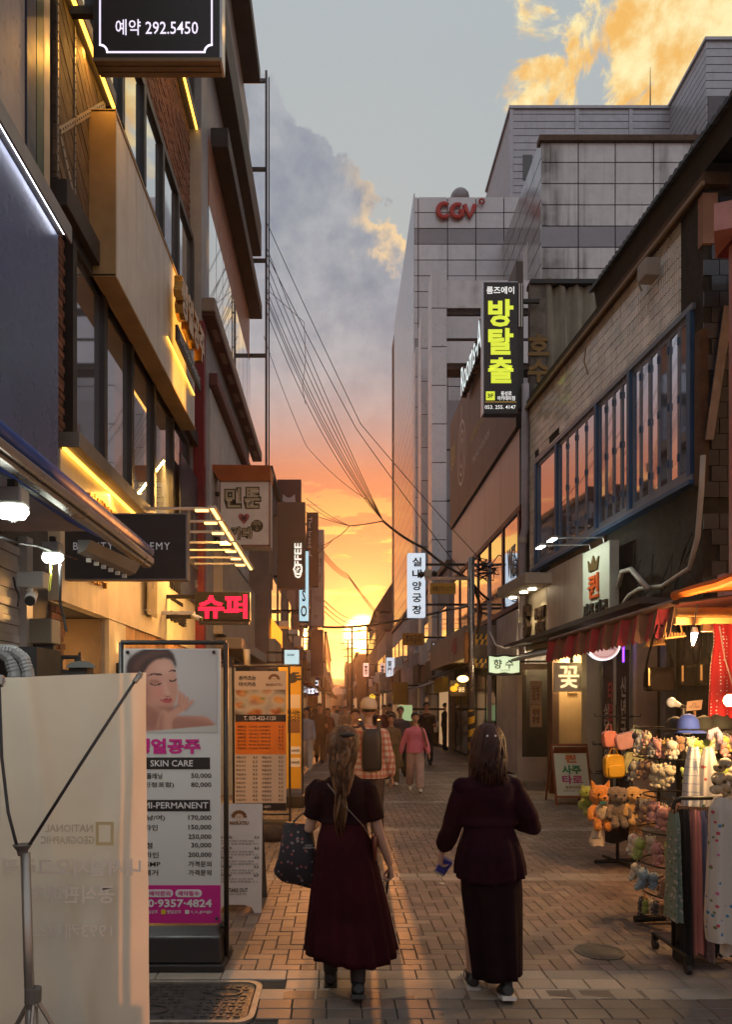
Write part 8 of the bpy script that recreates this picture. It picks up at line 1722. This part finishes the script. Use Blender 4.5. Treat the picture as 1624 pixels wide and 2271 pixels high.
    def shoes(s, m, sole=None):
        for n in 'LR':
            J, k = s.J, s.k; a, f = J['ank' + n], J['pitch' + n]; fd = Vector((0, math.cos(f), math.sin(f))); dn = Vector((0, math.sin(f), -math.cos(f))); mb = MB()
            mb.tube([a + dn * .022 * k - fd * .055 * k, a + dn * .03 * k, a + dn * .04 * k + fd * .09 * k, a + dn * .05 * k + fd * .17 * k], [.038 * k, .044 * k, .042 * k, .026 * k], 12, .85); mb.tube([a - dn * .03 * k, a + dn * .03 * k], [.04 * k, .043 * k], 12); sh = s.out(mb, 'shoe', m, vox=.008)
            if sole: q = MB(); q.obox(a + dn * .068 * k + fd * .05 * k, Vector((.042 * k, 0, 0)), fd * .125 * k, dn * .012 * k); s.out(q, 'sole', sole, False)
    def hair(s, m, style='short', locks=0, seed=1, m2=None, fall=.3):
        J, k = s.J, s.k; hd = J['head']; rs = random.Random(seed); mb = MB(); rings = []
        for i in range(9):
            f = i / 8; th = f * math.radians(112)
            rings.append([hd + Vector((.088 * k * math.sin(th + .02) * math.cos(a), -.012 * k + .106 * k * math.sin(th + .02) * math.sin(a), .026 * k + .104 * k * math.cos(th * (1 - .42 * max(0, math.sin(a))) ))) for a in np.linspace(0, 2 * math.pi, 22, endpoint=False)])
        mb.loft(rings)
        h = s.out(mb, 'hair', m)
        if locks:
            L = [MB(), MB()]
            for i in range(locks):
                a = rs.uniform(math.pi * .98, math.pi * 2.02) if style != 'pony' else rs.uniform(math.pi * .95, math.pi * 2.05); th = math.radians(rs.uniform(5, 95)); sp = lambda t_, g=1.0: hd + Vector((.092 * g * k * math.sin(t_) * math.cos(a), -.012 * k + .108 * g * k * math.sin(t_) * math.sin(a), .028 * k + .108 * g * k * math.cos(t_)))
                pts = [sp(th), sp(min(th + .5, 1.9), 1.03), sp(min(th + 1.0, 2.0), 1.06)]; e = pts[-1]; ln = fall * rs.uniform(.7, 1.05) * k; wv = rs.uniform(0, 6)
                if style == 'pony':
                    tx, ty = rs.uniform(-.055, .035), rs.uniform(-.13, -.085); ln = fall * (rs.random() ** .5) * k
                    for q in range(1, 8): f = q / 7; pts.append(Vector((e.x * (1 - f) ** 1.5 + (tx * (1 - .45 * f) - .012) * (1 - (1 - f) ** 1.5) + .011 * math.sin(wv * .2 + f * 10 + i * .02), (e.y * (1 - f) + (ty - .01 * f) * f) + .008 * math.cos(wv + f * 9), e.z - ln * f)))
                else:
                    for q in range(1, 6): f = q / 5; pts.append(Vector((e.x * (1 + .10 * f) + .010 * math.sin(wv + f * 5), min(e.y, .05) - .03 * f * k + .006 * math.cos(wv + f * 6), e.z - ln * f)))
                r = rs.uniform(.008, .014) * k; L[rs.random() < .28].tube(pts, [r * (.7 + .5 * min(1, j / 3)) * (1 - .75 * max(0, (j - len(pts) + 4) / 3)) for j in range(len(pts))], 6, .55)
            for q, mm in zip(L, (m, m2 or m)):
                if q.v: o = s.out(q, 'hair_strands', mm); o['kind'] = 'stuff'
    def skirt(s, m, rings, folds, amp, nm='skirt', n=96, seed=2):
        """rings: (z, cx, rx, ry) in metres from the ground"""
        rs = random.Random(seed); ph = [rs.uniform(0, 6) for _ in range(4)]; full = []
        for i in range(len(rings) - 1):
            for j in range(7): full.append([a + (b - a) * j / 7 for a, b in zip(rings[i], rings[i + 1])])
        full.append(list(rings[-1])); R_ = []
        for i, (z, cx, rx, ry) in enumerate(full):
            f = i / (len(full) - 1); w = amp * (.12 + .88 * f)
            R_.append([Vector((cx + rx * math.cos(a) * (1 + w * (math.sin(folds * a + ph[0] + .5 * f) + .5 * math.sin((folds * 1.7) // 1 * a + ph[1]))), -.01 + ry * math.sin(a) * (1 + w * (math.sin(folds * a + ph[0] + .5 * f) + .5 * math.sin((folds * 1.7) // 1 * a + ph[1]))), z + .012 * f * math.sin(2 * a + ph[2]))) for a in np.linspace(0, 2 * math.pi, n, endpoint=False)])
        mb = MB(); mb.loft(R_, True, False); o = s.out(mb, nm, m); sd = o.modifiers.new('solidify', 'SOLIDIFY'); sd.thickness = .005; return o
# ------------------------------------------------------------------ the two women in front
m_flare = mat('cloth_plum', (.028, .003, .006), .9, spec=.1, var=.25, scale=5, bump=.5, bscale=10); m_ink3 = mat('cloth_night', (.012, .004, .006), .9, spec=.1, var=.25, scale=5, bump=.5, bscale=10); m_night = mat('cloth_darker_flare', (.018, .003, .008), .9, spec=.1, var=.25, scale=5, bump=.5, bscale=10)  # dark cloth, with the maroon of the lens flare put into its colour
def woman_left():
    f = Figure('person', 'woman in dark midi dress with long wavy brown hair walking away, tote bag on arm', 'women walking away in front', XU(763, 4.4), 4.4, 0, 1.60, dict(lf=7, lk=2, rf=-3, rk=22, la=(10, 14, 70), ra=(6, 17, 8)), .98, True, .0062); k = f.k
    J = f.J; J['elbL'] = Vector((-.215, .02, J['shL'].z - .255)); J['wriL'] = Vector((-.15, .22, J['elbL'].z + .04)); J['handL'] = Vector((.2, .97, .1)).normalized(); J['elbR'] = Vector((.215, -.01, J['shR'].z - .27)); J['wriR'] = Vector((.285, .03, J['elbR'].z - .205)); J['handR'] = Vector((.12, .15, -.98)).normalized()
    f.body(curl=(.7, .95)); f.top(m_ink3, .012, 'short', .16)
    f.skirt(m_flare, [(1.03, -.0, .128, .098), (.93, .0, .155, .13), (.78, .012, .185, .165), (.5, .03, .235, .21), (.235, .045, .275, .29)], 15, .042)
    f.trousers(mat('tights', (.018, .010, .011), .6), .003, 0, 'tights', 1.0); f.shoes(m_black, m_black); f.hair(m_hairb, 'pony', 190, 5, mat('hair_light', (.15, .068, .024), .5, var=.3, scale=20), .56)
    c = MB(); c.ell(J['head'] + Vector((.02, -.118, .075)), .05, .016, .014, 12, 6); f.out(c, 'hair_clip', m_black)
    st = MB(); st.tube([Vector((-.10, -.10, J['sh'].z - .02)), Vector((.0, -.128, 1.15)), Vector((.12, -.125, 1.02)), Vector((.165, -.06, .93))], .006, 6, .4); f.out(st, 'bag_strap', mat('strap_grey', (.20, .17, .15), .4, .5))
    t = thing('crossbody_bag', 'small dark red crossbody bag at the hip of the brown haired woman', 'bag', f.M @ Vector((.17, -.05, .80))); mb = MB(); mb.loft([[f.M @ Vector((.165 + .018 * math.cos(a) + .02, -.02 + .07 * w * math.sin(a), z)) for a in np.linspace(0, 2 * math.pi, 14, endpoint=False)] for z, w in ((.80, .8), (.84, 1), (.92, 1), (.95, .8))]); mb.build('body', mat('oxblood', (.11, .016, .010), .4), t, smooth=True)
    jk = thing('folded_jacket', 'black jacket folded over the left forearm of the brown haired woman', 'jacket', f.M @ Vector((-.2, .06, 1.0))); mb = MB()
    mb.tube([f.M @ Vector(q) for q in ((-.12, .02, 1.26), (-.165, .02, 1.262), (-.20, .02, 1.22), (-.205, .03, 1.13), (-.19, .04, 1.05))], [.03, .045, .055, .055, .03], 12, .8); remesh(mb.build('cloth', m_ink3, jk), .012, 4)
    b = thing('tote_bag', 'black floral tote bag hanging from the bent arm of the brown haired woman', 'bag', f.M @ Vector((-.30, .07, .63))); mp = print_mat('floral_dark', (.016, .011, .016), [(.20, .05, .06), (.18, .15, .16)], 34, .30, .45)
    rings = []
    for z, x0, x1, d in ((.635, -.435, -.15, .07), (.65, -.44, -.145, .085), (.80, -.41, -.17, .08), (1.0, -.375, -.20, .05), (1.005, -.37, -.205, .04)): rings.append([f.M @ Vector(((x0 + x1) / 2 + (x1 - x0) / 2 * math.copysign(abs(math.cos(a)) ** .4, math.cos(a)), .10 + d * math.copysign(abs(math.sin(a)) ** .6, math.sin(a)), z + (.10 if False else 0) - .06 * (((x1 - x0) / 2 * math.cos(a)) / .14) * (1 if z < .7 else .2))) for a in np.linspace(0, 2 * math.pi, 26, endpoint=False)])
    MB().loft(rings).build('body', mp, b, smooth=True)
    for y in (.06, .14):
        for sx in (-.34, -.24): MB().tube([f.M @ Vector(q) for q in ((sx, y, .99), (sx + (.12 if sx < -.3 else .05) * .6, y, 1.06), (-.205, .10, 1.085))], .012, 6, .3).build('handle', m_black, b)
    MB().text('LUCKY\nCHOUETTE', f.M @ Vector((-.215, .008, .875)), RX, UZ, w=.075, depth=.003, bold=.02).build('lettering', mat('tote_white', (.4, .38, .38)), b)
    w, d = J['wriR'], J['handR']; q = f.M @ (w + d * .095 + Vector((-.022, .012, -.01))); ph = MB(); ph.obox(q, (.005, 0, 0), (.0, .036, .008), Vector((.008, -.01, .074))); ph.build('phone', m_black, label='dark phone gripped in the lowered right hand of the brown haired woman', cat='phone', bevel=.003)
woman_left()
def woman_right():
    f = Figure('person', 'woman in dark tunic and long skirt, shoulder length auburn hair with two pearl pins', 'women walking away in front', XU(1082, 4.38), 4.38, 0, 1.61, dict(lf=6, lk=2, rf=-2, rk=15), 1.06, True, .0062); J = f.J
    J['elbL'] = Vector((-.225, .0, J['shL'].z - .26)); J['wriL'] = Vector((-.275, .05, J['elbL'].z - .14)); J['handL'] = Vector((-.08, .25, -.96)).normalized(); J['elbR'] = Vector((.275, -.02, J['shR'].z - .235)); J['wriR'] = Vector((.16, .17, J['elbR'].z + .03)); J['handR'] = Vector((-.6, .75, .2)).normalized()
    f.body(curl=(1.0, .7)); f.top(m_night, .022, 'puff', .14)
    f.skirt(m_night, [(1.035, .0, .142, .115), (.98, .005, .150, .125), (.86, .01, .188, .155), (.77, .012, .206, .168), (.70, .014, .208, .17)], 11, .05, 'peplum', seed=4)
    f.skirt(m_ink3, [(.80, .01, .18, .15), (.6, .02, .178, .155), (.35, .035, .160, .17), (.115, .05, .142, .185)], 7, .085, 'long_skirt', seed=7)
    b = MB(); b.loft([oval(Vector((0, 0, z)), .150, .122, 24) for z in (1.015, 1.04)]); f.out(b, 'waistband', m_flare)
    f.shoes(m_black, mat('sole_white', (.5, .47, .44), .6)); f.hair(m_hairr, 'long', 170, 9, None, .235)
    for x in (-.024, .024): p = MB(); p.ell(J['head'] + Vector((x, -.121, .058)), .0075, .006, .0075, 10, 8); f.out(p, 'hair_pin', mat('pearl', (.75, .68, .66), .25, var=0))
    p = MB(); p.ell(J['ankR'] * 0 + J['ankL'] + Vector((-.045, -.0, -.0)), .004, .02, .02, 10, 8); f.out(p, 'shoe_badge', mat('sole_white', (.5, .47, .44), .6))
    c = f.M @ (J['wriL'] + J['handL'] * .09 + Vector((.028, .02, -.012))); t = thing('snack_pack', 'crumpled blue snack pack held in the left hand of the auburn haired woman', 'snack pack', c)
    m = Matrix.Rotation(.5, 3, 'Y') @ Matrix.Rotation(.3, 3, 'X'); mb = MB(); mb.obox(c, m @ Vector((.034, 0, 0)), m @ Vector((0, .022, 0)), m @ Vector((0, 0, .05))); o = mb.build('pack', mat('pack_blue', (.035, .04, .26), .35, var=.3, scale=20), t, bevel=.006); mb = MB(); mb.obox(c - m @ Vector((0, 0, .055)), m @ Vector((.036, 0, 0)), m @ Vector((0, .006, 0)), m @ Vector((0, 0, .014))); mb.build('foil_edge', mat('foil', (.5, .45, .42), .3, .6), t)
woman_right()
# ------------------------------------------------------------------ people farther along
def plaid_mat(): return print_mat('plaid_red', (.56, .44, .36), [], 13, .46, plaid=((.34, .05, .03), .62))
def cap_man():
    f = Figure('person', 'man in a beige cap and red plaid shirt walking away with a black backpack', 'people in the street', XU(818, 9.0), 9.0, 0, 1.80, dict(lf=12, lk=4, rf=-14, rk=20, la=(8, 14, 30), ra=(-6, 14, 20)), 1.08, False, .011); k = f.k; J = f.J
    f.body(); f.top(plaid_mat(), .026, 'long', -.13, flare=.02); f.trousers(mat('trousers_brown', (.06, .035, .025), .85), .016, .01); f.shoes(m_black); f.hair(m_hairk)
    h = J['head']; mb = MB(); mb.loft([[h + Vector((.098 * k * q * math.cos(a), -.012 + .115 * k * q * math.sin(a), z * k)) for a in np.linspace(0, 2 * math.pi, 20, endpoint=False)] for q, z in ((1, .02), (1.02, .05), (.94, .10), (.7, .14), (.2, .155))]); c = thing('baseball_cap', 'beige baseball cap on the man with the black backpack', 'cap', f.M @ h); mb.v = [f.M @ q for q in mb.v]; mc = mat('cap_beige', (.52, .40, .29), .8, var=.06); mb.build('crown', mc, c, smooth=True)
    mb = MB(); mb.loft([[f.M @ (h + Vector((.085 * k * math.cos(a), .08 * k + .10 * k * q * math.sin(a), .03 * k - .01 * q))) for a in np.linspace(0, math.pi, 10)] for q in (.2, 1)], False, False, closed=False); mb.build('brim', mc, c); mb = MB(); mb.ell(f.M @ (h + Vector((0, -.01, .157 * k))), .008, .008, .006, 8, 6); mb.build('button', mc, c)
    b = thing('backpack', 'slim black backpack on the man in the plaid shirt', 'backpack', f.M @ Vector((.0, -.19, 1.0))); mb = MB(); mb.loft([[f.M @ Vector((.03 + .125 * math.copysign(abs(math.cos(a)) ** .5, math.cos(a)) * w, -.20 + .07 * math.copysign(abs(math.sin(a)) ** .6, math.sin(a)) * w, z * k)) for a in np.linspace(0, 2 * math.pi, 22, endpoint=False)] for z, w in ((.86, .85), (.89, 1), (1.2, 1), (1.30, .92), (1.33, .6))]); mb.build('body', m_black, b, smooth=True)
    for sx in (-.11, .13): mb = MB(); mb.tube([f.M @ Vector(q) for q in ((sx * .7 + .02, -.17, 1.31 * k), (sx, -.10, 1.42 * k), (sx, .06, 1.425 * k))], .026, 8, .35); mb.build('strap', m_black, b)
cap_man()
def walker(label, u, v, Yd, H, top, bottom, hair='short', sleeve='long', pose=None, skirt=None, fem=True, yaw=math.pi, shoe=None, wide=1., group='people in the street', extra=None, locks=60, hm=None):
    f = Figure('person', label, group, XU(u, Yd), Yd, yaw, H, pose, wide, fem, .014 if Yd < 24 else .02); near = Yd < 30
    f.body(hands=near, face=abs(yaw) > 1.2 and near)
    f.top(top, .018, sleeve, -.08 if not skirt else .05, flare=.02)
    if skirt: f.skirt(skirt, [(f.J['pel'].z + .12 * f.k, 0, .145, .115), (f.J['pel'].z - .1, 0, .20, .16), (f.J['pel'].z - .45 * f.k, 0, .27, .22)], 9, .04)
    f.trousers(bottom, .014, .022 if fem else .012); f.shoes(shoe or m_black); f.hair(hm or m_hairk, 'long' if hair == 'long' else 'short', locks if hair == 'long' else 0, int(u), None, .22)
    if extra: extra(f)
    return f
C = lambda n, c: mat('cloth_' + n, c, .85, var=.12, scale=6)
def shoulder_bag(f):
    b = thing('brown_bag_strap', 'long brown bag strap over the shoulder of the woman in pink', 'bag strap', f.M @ Vector((-.14, .1, 1.0))); mb = MB(); mb.tube([f.M @ Vector(q) for q in ((-.12, .02, f.J['sh'].z + .02), (-.15, .14, 1.2), (-.21, .16, .95), (-.25, .08, .85))], .02, 6, .35); mb.build('strap', mat('strap_brown', (.14, .055, .025), .5), b)
def cup(f):
    c = f.M @ (f.J['wriL'] + f.J['handL'] * .09); MB().tube([c - Vector((0, 0, .06)), c + Vector((0, 0, .06))], [.032, .04], 12).build('paper_cup', mat('cup_white', (.55, .5, .45), .5), label='pale paper cup held by the person at x%d' % 0 if False else 'pale paper cup held in front of the %s' % ('navy top' if f.fem else 'black shirt'), cat='cup')
walker('woman in a bright pink shirt and pale wide trousers walking towards us', 921, 0, 14.4, 1.60, C('pink', (.56, .16, .24)), C('pale_pink', (.42, .31, .29)), 'short', 'long', dict(lf=14, lk=4, rf=-10, rk=24, la=(12, 16, 15), ra=(-14, 20, 12)), shoe=mat('shoe_white', (.6, .57, .54), .5), extra=shoulder_bag)
walker('short haired woman in an olive jacket and skirt half behind the plaid shirt man', 868, 0, 15.6, 1.56, C('olive', (.16, .11, .06)), C('olive_dark', (.09, .07, .03)), 'short', 'long', None, C('olive_skirt', (.13, .10, .035)), shoe=mat('shoe_white', (.6, .57, .54)))
walker('older woman in a black top left of the capped man', 788, 0, 12.2, 1.70, C('black', (.016, .014, .014)), C('black', (.016, .014, .014)), 'short', 'short', hm=m_hairb)
walker('woman in a navy top carrying a cup behind the pink shirt', 888, 0, 17.6, 1.72, C('navy', (.035, .035, .06)), C('black', (.016, .014, .014)), 'short', 'short', dict(la=(25, 8, 80)), extra=cup)
walker('man in a black polo shirt carrying a drink on the right', 946, 0, 20.8, 1.82, C('black', (.016, .014, .014)), C('black_jean', (.022, .02, .022)), 'short', 'short', dict(la=(20, 8, 85), lf=10, rf=-8), fem=False, wide=1.12, extra=cup)
walker('man in a black tee with crossed forearms on the left', 709, 0, 21.4, 1.78, C('black', (.016, .014, .014)), C('black_jean', (.022, .02, .022)), 'short', 'short', dict(la=(20, 6, 75), ra=(20, 4, 70), lf=10, rf=-12), fem=False, wide=1.1)
walker('young woman in a pale blue crop top and white trousers by the yellow banner', 680, 0, 19.0, 1.66, C('pale_blue', (.26, .29, .37)), C('white_jean', (.52, .48, .46)), 'long', 'long', dict(la=(10, 8, 20), ra=(-5, 26, 10), lf=8, rf=-8), shoe=mat('shoe_white', (.6, .57, .54)))
walker('shop worker in black standing side on under the slanted awning', 988, 0, 27.5, 1.80, C('black', (.016, .014, .014)), C('black', (.016, .014, .014)), 'short', 'short', dict(la=(25, 5, 60), ra=(20, 5, 60), lf=2, rf=-2, rk=2), fem=False, yaw=-1.3, wide=1.05)
far = [(700, 27, 1.62, 'dark', 'long'), (727, 24, 1.64, 'wine', 'long'), (741, 30, 1.70, 'white', 'short'), (755, 36, 1.66, 'grey', 'short'), (766, 27, 1.68, 'tan', 'short'), (775, 44, 1.7, 'white', 'short'), (800, 33, 1.7, 'white', 'short'), (838, 26, 1.66, 'dark', 'short'), (852, 22.5, 1.74, 'wine', 'short'), (864, 30, 1.8, 'dark', 'short'), (690, 38, 1.66, 'tan', 'long'), (748, 52, 1.7, 'dark', 'short'), (784, 58, 1.7, 'wine', 'short'), (905, 32, 1.64, 'tan', 'long'), (830, 48, 1.72, 'grey', 'short')]
cc = {'dark': (.03, .026, .03), 'wine': (.10, .025, .03), 'white': (.50, .46, .42), 'grey': (.18, .17, .17), 'tan': (.28, .20, .14)}; words_ = ['left of the violet sign', 'behind the crossed arms man', 'just left of the street centre', 'in the middle of the far crowd', 'left behind the older woman', 'far off below the sunset', 'right behind the plaid shirt man', 'between the capped man and the olive jacket', 'close behind the olive jacket', 'tall, before the far right shops', 'far left near the wall', 'very small near the vanishing point', 'tiny below the setting sun', 'by the green lit poster', 'far off right of the sun']
for i, (u, Yd, H, c, hr) in enumerate(far):
    walker('%s clothed pedestrian %s' % ({'dark': 'dark', 'wine': 'wine red', 'white': 'white', 'grey': 'grey', 'tan': 'tan'}[c], words_[i]), u, 0, Yd, H, C(c, cc[c]), C(['dark', 'grey', 'white'][i % 3], cc[['dark', 'grey', 'white'][i % 3]]), hr, ['short', 'long'][i % 2], dict(lf=16 - 2 * (i % 5), rf=-12 + (i % 4) * 3), fem=bool(i % 2), yaw=math.pi if i % 3 else 0., group='far pedestrians', locks=24)
# ================================================================== overhead cables, kerb details, air
m_cab = mat('cable_black', (.02, .018, .017), .6, var=0)
def cable(label, pts, r=.012, sag=.0, grp='overhead cables'):
    q = [P(*p) for p in pts]; out = []
    for i in range(len(q) - 1):
        n = 10
        for k in range(n): f = k / n; v = q[i].lerp(q[i + 1], f); v.z -= sag * 4 * f * (1 - f); out.append(v)
    out.append(q[-1]); MB().tube(out, r, 5).build('overhead_cable', m_cab, label=label, cat='cable', group=grp, smooth=True)
J0 = (850, 1155, 19.0)
for i, (u, v) in enumerate(((590, 545), (590, 580), (591, 610), (590, 640), (590, 655), (592, 668), (591, 690))):
    cable('one of the thin cables fanning down from the tall dark house to the knot', [(u, v, 20.4), J0], .010, .25 + .06 * i)
cable('high cable from the tall house past the knot to the utility pole', [(590, 490, 20.4), (800, 940, 19.4), (1086, 1262, 18.5)], .011, .06); cable('second high cable running down right to the utility pole', [(590, 560, 20.4), (790, 950, 19.4), (1072, 1330, 18.5)], .011, .06)
cable('low sagging cable on the left of the bundle', [(585, 745, 20.5), (680, 990, 20), (815, 1108, 19.2)], .008, .12); cable('loose looped cable end dangling from the bundle', [(590, 640, 20.4), (675, 715, 20.2), (678, 800, 20.2), (671, 860, 20.2), (678, 897, 20.2)], .008, .0)
cable('thick cable from the knot down to the steel pole', [J0, (940, 1215, 18.2), (1042, 1284, 17.4), (1086, 1330, 18.5)], .035, .06); cable('cable from the knot to the left joint', [J0, (776, 1166, 22)], .02, .02)
for i, p in enumerate(((680, 1105, 25), (680, 1118, 25), (620, 1108, 22.5))): cable('thin cable from the left joint up to the dark signs', [(776, 1166, 22), p], .010, .08)
for i, p in enumerate(((700, 1215, 27), (688, 1240, 27))): cable('thin cable from the left joint down to the noodle sign', [(776, 1166, 22), (740, 1195, 24), p], .012, .05)
for i in range(4): cable('one of the far parallel cables descending to the right', [(690, 1180 + i * 7, 30), (770 + i * 2, 1272 + i * 4, 48), (900, 1420 + i * 6, 70)], .018, .3)
for i in range(3): cable('one of the lower far cables crossing the sunset', [(718, 1330 + i * 12, 30), (800, 1370 + i * 10, 60), (870, 1400 + i * 4, 80)], .02, .4)
cable('dark horizontal cable bundle crossing the street before the sun', [(715, 1390, 27.5), (800, 1388, 27), (900, 1372, 26), (1000, 1350, 25), (1046, 1340, 18)], .045, .03)
def far_pole(label, u, Y, v):
    x = XU(u, Y); t = thing('power_pole', label, 'power pole', (x, Y, 0), 'power poles at the end of the street'); z = ZV(v, Y); MB().cyl((x, Y, 0), (x, Y, z), .16, .11, 8).build('shaft', m_cab, t)
    for k in range(3): MB().box(x - 1.1 + .2 * k, x + 1.1 - .2 * k, Y - .06, Y + .06, z - .5 - 1.0 * k, z - .38 - 1.0 * k).build('crossarm', m_cab, t)
far_pole('nearer far power pole with three crossarms before the sunset', 781, 85, 1392); far_pole('more distant power pole left of the sun', 772, 110, 1420); far_pole('tall thin power pole in front of the sun', 815, 75, 1388)
rs = random.Random(11); ml = mat('litter_paper', (.45, .42, .38), .7)
for i, (u, v) in enumerate(((1302, 1798), (1244, 1700), (792, 1905), (980, 1960))):
    c = Vector((XU(u, YG(v)), YG(v), .004)); MB().prism([(.035 * math.cos(a) * rs.uniform(.6, 1.2), .03 * math.sin(a) * rs.uniform(.6, 1.2)) for a in np.linspace(0, 6.28, 7, endpoint=False)], c, RX, RYF, .006).build('paper_scrap', ml, label='small pale paper scrap on the paving %s' % ('by the folding signboard', 'near the glass door step', 'between the women, farther one', 'between the women, nearer one')[i], cat='litter')
HAZE = .00055
if HAZE:
    hz = bpy.data.materials.new('haze_air'); hz.use_nodes = True; t_ = hz.node_tree; t_.nodes.remove(t_.nodes['Principled BSDF']); v_ = t_.nodes.new('ShaderNodeVolumePrincipled'); v_.inputs['Density'].default_value = HAZE; v_.inputs['Color'].default_value = (.96, .84, .76, 1); v_.inputs['Anisotropy'].default_value = .82; t_.links.new(v_.outputs[0], t_.nodes['Material Output'].inputs['Volume'])
    MB().box(-1120, 1120, -120, 1010, -1.2, 39).build('haze', hz, kind='stuff', loc=(0, 0, 0))
